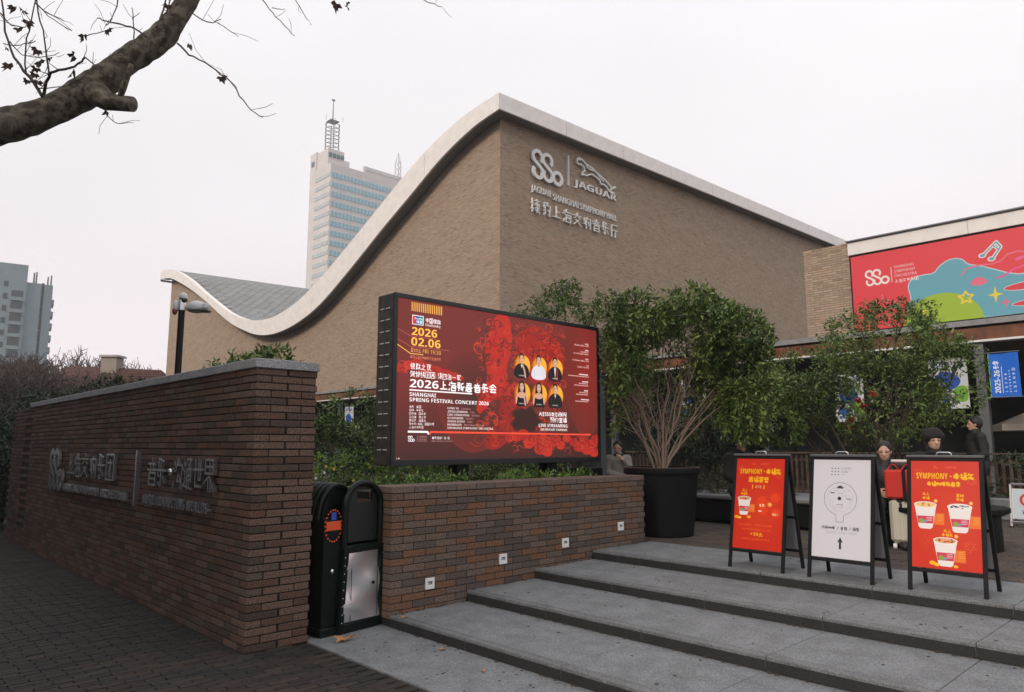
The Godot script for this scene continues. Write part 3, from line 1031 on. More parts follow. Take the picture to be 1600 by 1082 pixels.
# big red print on the wing; metres -> picture
func billboard_art(z0: float, z1: float, y0: float, y1: float) -> ImageTexture:
	var W := 1536
	var H := int(W * (y1 - y0) / (z1 - z0))
	var k := W / (z1 - z0)
	var a := Art.new(W, H, Color(0.89, 0.27, 0.31), 2)
	var g := func(z: float, y: float) -> Vector2: return Vector2((z - z0) * k, (y1 - y) * k)
	var blue := Color(0.40, 0.66, 0.74)
	var green := Color(0.62, 0.74, 0.24)
	var yellow := Color(0.90, 0.82, 0.32)
	var pink := Color(0.90, 0.45, 0.55)
	var white := Color(0.94, 0.9, 0.9)
	a.rect(0, (y1 - 4.80) * k, W, 200, Color(0.62, 0.55, 0.58))
	var cloud := PackedVector2Array()
	for q in [[-6.36, 4.80], [-6.50, 5.3], [-6.32, 5.55], [-6.42, 5.9], [-6.28, 6.12], [-6.0, 6.17], [-5.74, 6.15], [-5.62, 6.33], [-5.35, 6.48], [-5.07, 6.44], [-4.95, 6.25], [-4.72, 6.19], [-4.42, 6.05], [-4.1, 5.88], [-3.8, 5.8], [-2.9, 5.9], [-1.5, 6.2], [0.2, 6.0], [1.5, 5.4], [1.5, 4.80]]: cloud.append(g.call(q[0], q[1]))
	cloud = blob_points(Array(cloud), 3)
	a.poly(cloud, Color(0.72, 0.82, 0.86))
	var inner := Geometry2D.offset_polygon(cloud, -5.0)
	for p in inner: a.poly(p, blue)
	for q in [[-3.6, 5.52, .62, .09], [-3.4, 5.11, .68, .075], [-1.6, 5.6, .7, .09]]:
		a.oval(g.call(q[0], q[1]).x, g.call(q[0], q[1]).y, q[2] * k + 4, q[3] * k + 4, Color(0.75, 0.82, 0.86), -0.05)
		a.oval(g.call(q[0], q[1]).x, g.call(q[0], q[1]).y, q[2] * k, q[3] * k, Color(0.86, 0.25, 0.29), -0.05)
	var hill := PackedVector2Array()
	for i in 33:
		var t := PI * i / 32.0
		hill.append(g.call(-5.62 - cos(t) * 0.92, 4.82 + sin(t) * 0.78))
	a.poly(hill, green)
	for q in [[-5.06, 5.40, .17], [-6.1, 5.12, .14]]:   # open five-point stars
		var p := PackedVector2Array()
		for i in 11:
			var rr: float = q[2] * (1.0 if i % 2 == 0 else 0.48)
			p.append(g.call(q[0] + sin(TAU * i / 10) * rr, q[1] + cos(TAU * i / 10) * rr))
		a.line(p, 0.045 * k, yellow)
	for q in [[-4.42, 5.38, .17, yellow], [-4.22, 5.16, .12, pink], [-2.7, 5.5, .2, yellow]]:
		var p := PackedVector2Array()
		for i in 8:
			var rr: float = q[2] * (1.25 if i % 4 == 0 else (1.0 if i % 2 == 0 else 0.32))
			p.append(g.call(q[0] + sin(TAU * i / 8) * rr, q[1] + cos(TAU * i / 8) * rr))
		a.poly(p, q[3])
	var f := PackedVector2Array()
	for q in [[-4.98, 5.72], [-4.78, 5.92], [-4.54, 5.78], [-4.60, 5.68], [-4.80, 5.66]]: f.append(g.call(q[0], q[1]))
	a.poly(blob_points(Array(f), 2), pink)
	f = PackedVector2Array()   # arching ribbons
	for q in [[-5.12, 5.98], [-5.0, 6.14], [-4.72, 6.18], [-4.45, 6.16], [-4.25, 6.2], [-4.1, 6.34], [-3.88, 6.38], [-3.6, 6.3]]: f.append(g.call(q[0], q[1]))
	a.line(f, 0.035 * k, pink)
	f = PackedVector2Array()
	for q in [[-4.38, 5.80], [-4.2, 5.82], [-4.0, 5.95], [-3.78, 6.0], [-3.4, 6.1]]: f.append(g.call(q[0], q[1]))
	a.line(f, 0.04 * k, Color(0.93, 0.35, 0.6))
	a.oval(g.call(-3.85, 6.2).x, g.call(-3.85, 6.2).y, 0.1 * k, 0.04 * k, Color(0.93, 0.4, 0.62), -0.3)
	for pass_ in 2:   # a pair of quavers
		var c: Color = white if pass_ == 0 else blue
		var wd := 0.085 * k if pass_ == 0 else 0.035 * k
		a.line(PackedVector2Array([g.call(-4.6, 6.42), g.call(-4.30, 6.70), g.call(-4.22, 6.56), g.call(-4.40, 6.30)]), wd, c)
		a.line(PackedVector2Array([g.call(-4.38, 6.62), g.call(-4.26, 6.50)]), wd * 0.8, c)
		a.oval(g.call(-4.62, 6.41).x, g.call(-4.62, 6.41).y, (0.09 if pass_ == 0 else 0.06) * k, (0.065 if pass_ == 0 else 0.04) * k, c)
		a.oval(g.call(-4.43, 6.29).x, g.call(-4.43, 6.29).y, (0.09 if pass_ == 0 else 0.06) * k, (0.065 if pass_ == 0 else 0.04) * k, c)
	spark(a, g.call(-7.05, 5.36).x, g.call(-7.05, 5.36).y, 0.42 * k, pink, 0.03 * k)
	emblem_art(a, g.call(-7.46, 0).x, g.call(0, 6.52).y, 0.46 * k, white)
	a.rect(g.call(-6.78, 0).x, g.call(0, 6.50).y, 0.02 * k, 0.42 * k, white)
	for i in 3: put(a, ["SHANGHAI", "SYMPHONY", "ORCHESTRA"][i], g.call(-6.70, 0).x, g.call(0, 6.53 - 0.125 * i).y, 0.075 * k, white, false, (0.50 + 0.03 * i) * k)
	brush(a, "上海交响乐团", g.call(-6.70, 0).x, g.call(0, 6.15).y, 0.088 * k, 0.10 * k, white, 0.13)
	return a.done()

func banner_art() -> ImageTexture:
	var a := Art.new(300, 500, Color(0.07, 0.40, 0.82))
	var white := Color(0.92, 0.94, 0.96)
	a.rect(0, 0, 8, 500, Color(0.45, 0.75, 0.25))
	# the print stands upright along the cloth: paint it lying, then turn it
	var b := Art.new(500, 300, Color(0.07, 0.40, 0.82))
	b.rect(0, 0, 500, 7, Color(0.45, 0.75, 0.25))
	put(b, "2025-26", 44, 46, 54, white, true, 262)
	brush(b, "乐季", 316, 44, 48, 56, white, 0.13, 0.02)
	b.rect(44, 120, 300, 5, white)
	brush(b, "上海交响音", 50, 144, 22, 26, white, 0.12, 1.2)
	brush(b, "海乐团新春音乐会", 50, 186, 16, 20, white, 0.12, 1.1)
	brush(b, "上海交响乐团", 50, 226, 26, 30, white, 0.12, 0.9)
	b.im.resize(500, 300, Image.INTERPOLATE_BILINEAR)
	b.im.rotate_90(COUNTERCLOCKWISE)
	return ImageTexture.create_from_image(b.im)

func notice_art() -> ImageTexture:
	var a := Art.new(320, 380, Color(0.72, 0.77, 0.80))
	var ink := Color(0.12, 0.16, 0.28)
	a.oval(160, 140, 34, 44, Color(0.35, 0.5, 0.7))
	a.rect(120, 150, 80, 50, Color(0.35, 0.5, 0.7))
	a.ring(160, 140, 98, 98, 22, Color(0.72, 0.10, 0.12))
	a.line(PackedVector2Array([px(94, 72), px(226, 208)]), 20, Color(0.72, 0.10, 0.12))
	brush(a, "请勿上", 64, 268, 58, 64, ink, 0.13, 0.1)
	return a.done()

func season_poster_art() -> ImageTexture:
	var a := Art.new(200, 380, Color(0.80, 0.83, 0.84))
	a.poly(blob_points([px(20, 120), px(110, 90), px(180, 170), px(120, 250), px(40, 220)]), Color(0.12, 0.32, 0.70))
	a.poly(blob_points([px(120, 220), px(200, 200), px(200, 340), px(130, 330)]), Color(0.45, 0.68, 0.22))
	a.oval(60, 300, 34, 34, Color(0.15, 0.38, 0.75))
	put(a, "2025-26", 18, 24, 34, Color(0.1, 0.25, 0.6), true, 160)
	brush(a, "音乐季", 18, 330, 26, 30, Color(0.1, 0.25, 0.6), 0.13)
	return a.done()

# ---------------------------------------------------------------- brick and paving pieces
# Collects pieces (transform, mesh key) and builds the nearest ones singly, the rest joined.
class Pieces:
	var list := []          # [distance, Transform3D, mesh key]
	var meshes := {}
	func add(t: Transform3D, key: String, eye: Vector3):
		list.append([t.origin.distance_to(eye), t, key])

func brick_tones() -> Array:
	return [Color(0.163, 0.089, 0.062), Color(0.185, 0.105, 0.074), Color(0.120, 0.079, 0.062), Color(0.194, 0.093, 0.057), Color(0.101, 0.067, 0.053), Color(0.172, 0.119, 0.093), Color(0.219, 0.136, 0.100), Color(0.138, 0.071, 0.048)]

func low_brick_tones() -> Array:
	return [Color(0.215, 0.135, 0.098), Color(0.260, 0.136, 0.082), Color(0.160, 0.124, 0.106), Color(0.200, 0.152, 0.124), Color(0.285, 0.142, 0.080), Color(0.235, 0.165, 0.126), Color(0.138, 0.106, 0.090), Color(0.250, 0.176, 0.136)]

func lay(ps: Pieces, parent: Node3D, called: String, m: Material, limit: int):
	ps.list.sort_custom(func(a, b): return a[0] < b[0])
	var rest := MB.new()
	var cache := {}
	for k in ps.list.size():
		var e = ps.list[k]
		var mesh: MB = ps.meshes[e[2]]
		if k < limit:
			if not cache.has(e[2]): cache[e[2]] = mesh.commit()
			piece(called, k, cache[e[2]], m, parent, e[1])
		else:
			rest.append(mesh.arrays(), e[1], true)
	if rest.v.size():
		stuff(obj(called + "s_beyond", rest, m, parent))

func piece_mesh(ps: Pieces, key: String, size: Vector3, bev: float, col: Color) -> String:
	if not ps.meshes.has(key):
		var b := MB.new()
		b.col = col
		b.box(Vector3.ZERO, size, bev)
		ps.meshes[key] = b
	return key

func jitter(r: RandomNumberGenerator, base: Basis, amount: float) -> Basis:
	return base * Basis.from_euler(Vector3(r.randf() - 0.5, r.randf() - 0.5, r.randf() - 0.5) * amount)

# ---------------------------------------------------------------- ground
func make_ground():
	var g := MB.new()
	g.span(Vector3(-420, -1.0, -480), Vector3(480, -0.06, 420))
	struct("ground", g, M.ground)
	var road := MB.new()   # the carriageway behind the camera
	road.span(Vector3(-11.5, -0.16, -200), Vector3(-2.6, -0.052, 120))
	struct("road", road, triplanar(mat(0.05, 0.05, 0.052, 0.9), M.fine, 1.0, 0.3))
	var kerb := MB.new()
	kerb.span(Vector3(-2.6, -0.2, -200), Vector3(-2.35, 0.0, 120), 0.015)
	struct("kerb", kerb, M.granite)

func make_sidewalk():
	var root := Node3D.new()
	root.name = "pavement"
	add_child(root)
	root.set_meta("kind", "structure")
	root.set_meta("label", "dark clinker brick pavement in front of the sign wall")
	var bed := MB.new()
	bed.span(Vector3(-2.35, -0.2, -200), Vector3(3.19, -0.012, 120))
	obj("bed", bed, M.grout, root)
	var r := RandomNumberGenerator.new()
	r.seed = 4
	var ps := Pieces.new()
	var tones := [Color(0.036, 0.027, 0.023), Color(0.050, 0.035, 0.028), Color(0.026, 0.022, 0.021), Color(0.066, 0.045, 0.035), Color(0.040, 0.033, 0.030), Color(0.022, 0.018, 0.016)]
	var z := -18.0
	var row := 0
	while z < -2.2:
		var x := 3.185 - 0.12 * (row % 2) - r.randf() * 0.03
		# short closing piece next to the granite strip
		while x > -2.3:
			var k := r.randi() % 6
			var key := piece_mesh(ps, "p%d" % k, Vector3(0.232, 0.05, 0.056), 0.004, tones[k])
			var t := Transform3D(jitter(r, Basis(), 0.022), Vector3(x - 0.12, -0.026 + r.randf() * 0.006, z))
			var fwd := Vector3(0.691, 0, -0.723)
			if (t.origin - eye).dot(fwd) > 1.2 or t.origin.z < -5.5:
				ps.add(t, key, eye + Vector3(2.0, 0, -4.5))
			x -= 0.24
		z += 0.063
		row += 1
	lay(ps, root, "paver", M.paver, 300)
	# granite strip between the pavers and the first step
	var strip := Node3D.new()
	strip.name = "path"
	add_child(strip)
	strip.set_meta("kind", "structure")
	strip.set_meta("label", "pale grey granite strip at the foot of the steps")
	var zz := -6.9
	while zz < 8.0:
		var b := MB.new()
		b.span(Vector3(3.195, -0.15, zz), Vector3(4.05, 0.002, zz + 1.196), 0.004)
		obj("granite_slab", b, M.granite, strip)
		zz += 1.2
	var specks := MB.new()
	for k in 26:
		specks.ball(Vector3(3.3 + r.randf() * 0.66, 0.004, -5.7 + r.randf() * 2.2), Vector3(0.007 + r.randf() * 0.008, 0.0025, 0.006 + r.randf() * 0.007), 6, 4)
	stuff(obj("gum_spot", specks, mat(0.03, 0.03, 0.03, 0.8), strip))

# ---------------------------------------------------------------- steps: profile with a grooved nosing
func make_steps():
	var t := thing("stone_steps", "wide grey granite steps with dark risers leading up from the pavement", "steps")
	var xs := [3.985, 4.913, 5.89, 6.88, 8.06]
	var r := RandomNumberGenerator.new()
	r.seed = 12
	for i in 4:
		var y: float = 0.105 * (i + 1)
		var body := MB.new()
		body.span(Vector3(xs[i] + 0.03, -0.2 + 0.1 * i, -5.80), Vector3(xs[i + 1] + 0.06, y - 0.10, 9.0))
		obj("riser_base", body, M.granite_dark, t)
		var prof := PackedVector2Array([px(0.0, -0.098), px(0.085, -0.098), px(0.085, 0.0), px(0.062, 0.0), px(0.058, -0.006), px(0.050, -0.006), px(0.046, 0.0), px(0.012, 0.0), px(0.003, -0.004), px(0.0, -0.013)])
		var z := -5.80
		var k := 0
		while z < 8.0:
			var len := (1.08 if i % 2 == 0 else 1.10) if k == 0 else 1.055
			var b := MB.new()
			b.prism(prof, Vector3(xs[i], y, z + 0.003), Vector3.RIGHT, Vector3.UP, Vector3(0, 0, 1), len - 0.006)
			obj("nosing_stone", b, M.nosing, t)
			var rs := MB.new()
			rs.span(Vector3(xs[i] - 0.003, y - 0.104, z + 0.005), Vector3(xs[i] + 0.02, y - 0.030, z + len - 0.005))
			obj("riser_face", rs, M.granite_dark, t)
			if k < 9:   # the tread slab behind it
				var s := MB.new()
				s.span(Vector3(xs[i] + 0.0875, y - 0.1, z + 0.003), Vector3(xs[i + 1] + 0.02, y - 0.002, z + len - 0.003), 0.003)
				obj("tread_slab", s, M.granite, t)
			z += len
			k += 1

	# chewing-gum spots and dirt gathered at the foot of the risers
	var spots := MB.new()
	for k in 90:
		var i := r.randi() % 4
		var x: float = xs[i] + 0.12 + r.randf() * (xs[i + 1] - xs[i] - 0.16)
		spots.ball(Vector3(x, 0.105 * (i + 1) + 0.0005, -5.7 + r.randf() * 6.5), Vector3(0.006 + r.randf() * 0.013, 0.0025, 0.006 + r.randf() * 0.011), 6, 4)
	stuff(obj("gum_spot", spots, mat(0.045, 0.045, 0.045, 0.9), t))
	var dirt := MB.new()
	for k in 260:
		var i := r.randi() % 4
		var x: float = xs[i] - 0.006 - 0.03 * r.randf() * r.randf()
		if k % 4 == 0: x = xs[i] + r.randf() * 0.9
		var z := -5.79 + r.randf() * 6.5 if k % 4 else -5.795 + 0.03 * r.randf()
		dirt.box(Vector3(x, 0.105 * i + 0.004 + (0.105 if k % 4 == 0 else 0.0), z), Vector3(0.012 + 0.02 * r.randf(), 0.005, 0.01 + 0.03 * r.randf()), 0.0, Basis(Vector3.UP, r.randf() * TAU))
	stuff(obj("leaf_crumbs", dirt, mat(0.07, 0.05, 0.035, 0.95), t))

func make_plaza():
	var base := MB.new()
	base.span(Vector3(8.0, -0.2, -80), Vector3(95, 0.395, 60))
	base.span(Vector3(4.3, -0.2, -80), Vector3(8.0, 0.38, -8.6))
	struct("plaza_ground", base, M.grout)
	var root := Node3D.new()
	root.name = "plaza_pavement"
	add_child(root)
	root.set_meta("kind", "structure")
	root.set_meta("label", "brown brick paving of the forecourt at the top of the steps")
	var r := RandomNumberGenerator.new()
	r.seed = 8
	var ps := Pieces.new()
	var tones := [Color(0.115, 0.085, 0.070), Color(0.145, 0.100, 0.078), Color(0.095, 0.080, 0.072), Color(0.160, 0.108, 0.082), Color(0.120, 0.098, 0.088), Color(0.085, 0.068, 0.060)]
	var x := 8.10
	var row := 0
	while x < 14.2:
		var z := -9.0 + 0.115 * (row % 2)
		while z < 1.5:
			var k := r.randi() % 6
			var key := piece_mesh(ps, "q%d" % k, Vector3(0.107, 0.05, 0.222), 0.004, tones[k])
			if not (x < 8.0 and z < -5.8):
				ps.add(Transform3D(jitter(r, Basis(), 0.012), Vector3(x, 0.395 + r.randf() * 0.003, z)), key, eye)
			z += 0.23
		x += 0.113
		row += 1
	lay(ps, root, "paver", M.paver, 300)
	var far := MB.new()
	far.span(Vector3(14.2, 0.30, -30), Vector3(21.5, 0.41, 30))
	obj("far_paving", far, triplanar(mat(0.13, 0.10, 0.085, 0.85), M.speck, 1.0, 0.2), root)

# ---------------------------------------------------------------- the brick sign wall
func make_sign_wall():
	var t := thing("sign_wall", "tall dark brown brick wall with granite coping and raised metal lettering", "wall")
	var X0 := 2.634
	var X1 := 3.195
	var Z0 := -5.863
	var Z1 := -15.95
	var top := 2.31
	var core := MB.new()
	core.span(Vector3(X0 + 0.010, -0.1, Z1 + 0.01), Vector3(X1 - 0.010, top, Z0 - 0.010))
	obj("mortar_core", core, M.mortar, t)
	var r := RandomNumberGenerator.new()
	r.seed = 3
	var ps := Pieces.new()
	var tones := brick_tones()
	var cp := 0.0625
	var bh := 0.0525
	var n := 37
	var sizes := {"l": 0.27, "h": 0.13, "m": 0.20, "s": 0.06}
	var add := func(ctr: Vector3, len_key: String, along_x: bool, deep: float, odd := false):
		var k := r.randi() % 8
		if odd and r.randf() < 0.5: k = 6
		var key := piece_mesh(ps, "%s%d%d%d" % [len_key, k, int(along_x), int(deep * 100)], Vector3(sizes[len_key] if along_x else deep, bh, deep if along_x else sizes[len_key]), 0.003, tones[k])
		ps.add(Transform3D(jitter(r, Basis(), 0.008), ctr + Vector3((r.randf() - 0.5) * 0.004, (r.randf() - 0.5) * 0.002, (r.randf() - 0.5) * 0.004)), key, Vector3(1.2, 1.4, -2.0))
	for j in n:
		var y := (j + 0.5) * cp
		var even := j % 2 == 0
		# front face (towards +Z), X0..X1 = 0.561
		if even:    # this face owns both corners: long + long
			add.call(Vector3(X0 + 0.135, y, Z0 - 0.065), "l", true, 0.13, true)
			add.call(Vector3(X0 + 0.426, y, Z0 - 0.065), "l", true, 0.13, true)
		else:
			add.call(Vector3(X0 + 0.275, y, Z0 - 0.03), "l", true, 0.06, true)
			add.call(Vector3(X0 + 0.485, y, Z0 - 0.03), "h", true, 0.06, true)
		# street face (towards -X)
		var z := Z0 - (0.14 if even else 0.0)
		var first := true
		while z > Z1:
			var slot := z < -14.45 and z > -14.95 and (j % 2 == 1) and j > 3 and j < 35
			var deep := 0.13 if (first and not even) else 0.06
			if not slot:
				add.call(Vector3(X0 + deep * 0.5, y, z - 0.135), "l", false, deep)
			z -= 0.28
			first = false
		# far end and back are plain brick courses too
		if even:
			add.call(Vector3(X0 + 0.28, y, Z1 - 0.03), "l", true, 0.06)
	lay(ps, t, "brick", M.brick, 300)
	var back := MB.new()
	back.span(Vector3(X1 - 0.012, 0, Z1), Vector3(X1, top, Z0 - 0.135))
	obj("back_face", back, M.hall_brick, t)
	# openings of the pierced column: black slots are the missing bricks; coping stones
	var z := Z0 + 0.024
	while z > -14.6:
		var e := maxf(z - 1.19, -14.72)
		var c := MB.new()
		c.span(Vector3(X0 - 0.022, top, e + 0.002), Vector3(X1 + 0.010, top + 0.080, z), 0.006)
		obj("coping_stone", c, M.granite_light, t)
		z = e - 0.002
	# the lettering, raised from the street face
	var s := thing("wall_lettering", "polished steel lettering and ring emblem standing off the dark brick wall", "sign")
	var right := Vector3(0, 0, 1)
	var face := X0 - 0.004
	var stand := 0.032
	var em := MB.new()
	for l in emblem_lines():
		var p := PackedVector2Array()
		for q in l: p.append(q * Vector2(0.60, 0.60))
		ribbon_solid(em, p, Vector3(face - 0.02, 1.02, -12.76), right, Vector3.UP, 0.085, stand)
	obj("ring_emblem", em, M.steel, s)
	for q in [["上海交响乐团", -11.70, 1.255, 0.30, 0.30, 0.075], ["音乐", -8.30, 1.255, 0.27, 0.275, 0.02], ["沟通世界", -7.53, 1.255, 0.235, 0.275, 0.025]]:
		var x: float = q[1]
		for ch in String(q[0]):
			var b := MB.new()
			brush_solid(b, ch, Vector3(face - 0.02, q[2], x), right, Vector3.UP, q[3], q[4], 0.0, 0.021, stand)
			obj("letter", b, M.steel, s)
			x += q[3] + q[5]
	var dot := MB.new()
	dot.ball(Vector3(face - 0.04, 1.40, -7.63), Vector3(0.03, 0.035, 0.035))
	obj("dot", dot, M.steel, s)
	var bar := MB.new()
	bar.span(Vector3(face - 0.06, 1.01, -8.70), Vector3(face, 1.60, -8.665), 0.004)
	obj("divider_bar", bar, M.steel, s)
	for q in [["SHANGHAI SYMPHONY ORCHESTRA", -11.70, 2.78, 1.05], ["MUSIC CONNECTING WORLDS", -8.28, 1.74, 1.06]]:
		latin_words("word", q[0], Vector3(face - 0.045, q[3], q[1]), right, Vector3.UP, q[2], 0.095, 0.045, true, M.steel, s)

# ---------------------------------------------------------------- low planter wall beside the steps
func make_low_wall():
	var t := thing("planter_wall", "low brown brick planter wall with small lights beside the granite steps", "wall")
	var X0 := 3.98
	var X1 := 7.95
	var Z0 := -5.80
	var top := 1.205
	var cp := 0.067
	var core := MB.new()
	core.span(Vector3(X0 + 0.008, -0.1, -6.20), Vector3(X1 - 0.008, top, Z0 - 0.008))
	core.span(Vector3(X1 - 0.30, -0.1, -8.58), Vector3(X1 - 0.008, top, -6.2))
	core.span(Vector3(X0 + 0.008, -0.1, -8.58), Vector3(X0 + 0.25, top, -6.2))
	core.span(Vector3(X0 + 0.25, -0.1, -8.58), Vector3(X1 - 0.30, top, -8.35))
	obj("mortar_core", core, M.mortar, t)
	var soil := MB.new()
	soil.span(Vector3(X0 + 0.25, 0.5, -8.35), Vector3(X1 - 0.30, 1.12, -6.2))
	obj("soil", soil, M.soil, t)
	var r := RandomNumberGenerator.new()
	r.seed = 14
	var ps := Pieces.new()
	var tones := low_brick_tones()
	var pitch := 0.2635
	var nose := [3.985, 4.913, 5.89, 6.88]
	for j in 18:
		var y := (j + 0.5) * cp
		var even := j % 2 == 0
		var x := X0 + (0.0 if even else 0.14)
		while x < X1 - 0.05:
			var len := minf(pitch - 0.008, X1 - x)
			if len > 0.06:
				var k := r.randi() % 8
				var key := piece_mesh(ps, "b%d_%d_%d" % [int(len * 1000), k, int(x < X0 + 0.01)], Vector3(len, 0.0595, 0.13 if (x < X0 + 0.01) else 0.06), 0.003, tones[k])
				var hidden := false
				for i in 4:
					if x > nose[i] - 0.02 and y < 0.105 * (i + 1) - 0.05: hidden = true
				if not hidden:
					ps.add(Transform3D(jitter(r, Basis(), 0.008), Vector3(x + len * 0.5, y, Z0 - (0.065 if (x < X0 + 0.01) else 0.03) + (r.randf() - 0.5) * 0.003)), key, eye)
			x += pitch
		for e in 2:   # the two ends
			var z := Z0 - (0.14 if even and e == 0 else 0.0) - (0.065 if e == 1 else 0.0)
			var n := 0
			while z > -8.4 and n < (2 if e == 0 else 10):
				var k := r.randi() % 8
				var len := 0.255
				var first := n == 0 and not even
				var key := piece_mesh(ps, "e%d_%d_%d" % [int(first), k, e], Vector3(0.13 if first else 0.06, 0.0595, 0.132 if (first and e == 0) else len), 0.003, tones[k])
				var ll := 0.132 if (first and e == 0) else len
				ps.add(Transform3D(Basis(), Vector3(X0 + (0.065 if first else 0.03) if e == 0 else X1 - (0.065 if first else 0.03) + 0.002, y, z - ll * 0.5)), key, eye)
				z -= ll + 0.008
				n += 1
	lay(ps, t, "brick", M.brick, 300)
	var x := X0 - 0.004
	var caps := triplanar(mat(0.25, 0.175, 0.14, 0.9), M.fine, 3.0, 0.3)
	var caps2 := triplanar(mat(0.21, 0.16, 0.135, 0.9), M.fine, 3.0, 0.3)
	while x < X1:
		var b := MB.new()
		b.span(Vector3(x, top + 0.003, -6.16 + r.randf() * 0.008), Vector3(minf(x + 0.258, X1 + 0.004), 1.272 + r.randf() * 0.004, Z0 + 0.006), 0.006)
		obj("cap_brick", b, caps if r.randf() < 0.6 else caps2, t)
		x += 0.2635
	for q in [[4.436, 0.335, "lowest and nearest of the four small white step lights in the planter wall"], [5.406, 0.465, "second small white step light up from the litter bin end"], [6.393, 0.545, "third small white step light up from the litter bin end"], [7.431, 0.655, "highest and farthest of the four small white step lights, near the pot"]]:
		var l := thing("step_light", q[2], "wall light", Vector3(q[0], q[1], Z0 + 0.003), 0.0, "small square step lights in the planter wall")
		var f := MB.new()
		var a := 0.052
		f.span(Vector3(-a, -a, -0.01), Vector3(-0.030, a, 0.012), 0.002)
		f.span(Vector3(0.030, -a, -0.01), Vector3(a, a, 0.012), 0.002)
		f.span(Vector3(-0.030, 0.020, -0.01), Vector3(0.030, a, 0.012), 0.002)
		f.span(Vector3(-0.030, -a, -0.01), Vector3(0.030, -0.012, 0.012), 0.002)
		obj("frame", f, M.white_paint, l)
		var s := MB.new()
		s.span(Vector3(-0.030, -0.012, -0.03), Vector3(0.030, 0.020, -0.008))
		obj("recess", s, M.dark_void, l)
		var h := MB.new()
		h.span(Vector3(-0.030, -0.012, -0.008), Vector3(0.010, 0.010, 0.006))
		obj("diffuser", h, mat(0.35, 0.35, 0.34, 0.4), l)

# ---------------------------------------------------------------- the concert hall
func curve_at(pts: Array, z: float) -> float:   # Catmull-Rom through [z, y], z falling
	var n := pts.size()
	for i in n - 1:
		if z <= pts[i][0] and z >= pts[i + 1][0]:
			var p0 = pts[maxi(i - 1, 0)]
			var p1 = pts[i]
			var p2 = pts[i + 1]
			var p3 = pts[mini(i + 2, n - 1)]
			var t: float = (z - p1[0]) / (p2[0] - p1[0])
			var m1: float = (p2[1] - p0[1]) / (p2[0] - p0[0]) * (p2[0] - p1[0])
			var m2: float = (p3[1] - p1[1]) / (p3[0] - p1[0]) * (p2[0] - p1[0])
			var t2 := t * t
			var t3 := t2 * t
			return p1[1] * (2 * t3 - 3 * t2 + 1) + m1 * (t3 - 2 * t2 + t) + p2[1] * (-2 * t3 + 3 * t2) + m2 * (t3 - t2)
	return pts[0][1] if z > pts[0][0] else pts[n - 1][1]

const HX := 21.0       # street facade
const HZ := -22.75     # forecourt facade
const OV := 0.7        # roof overhang
const FAR_Z := -64.6

func roof_top(z: float) -> float:
	return curve_at([[-22.05, 17.08], [-23.34, 16.99], [-24.69, 16.80], [-26.62, 16.27], [-28.69, 15.47], [-30.92, 14.40], [-33.34, 13.21], [-35.29, 12.28], [-37.38, 11.33], [-39.62, 10.49], [-41.6, 10.02], [-43.6, 9.80], [-45.71, 9.90], [-47.75, 10.28], [-49.95, 10.96], [-51.73, 11.70], [-53.62, 12.56], [-55.63, 13.50], [-57.76, 14.55], [-60.0, 15.5], [-62.0, 16.2], [-64.0, 16.62], [-65.4, 16.7]], z)

func roof_low(z: float) -> float:
	return curve_at([[-22.05, 16.33], [-23.77, 16.07], [-26.1, 15.30], [-28.64, 14.06], [-30.86, 12.98], [-34.53, 11.08], [-37.26, 9.80], [-39.51, 9.13], [-41.95, 8.76], [-44.0, 8.74], [-45.9, 9.0], [-47.65, 9.48], [-49.65, 10.15], [-51.64, 11.02], [-54.6, 12.45], [-57.64, 13.80], [-60.5, 14.9], [-63.0, 15.7], [-65.4, 16.0]], z)

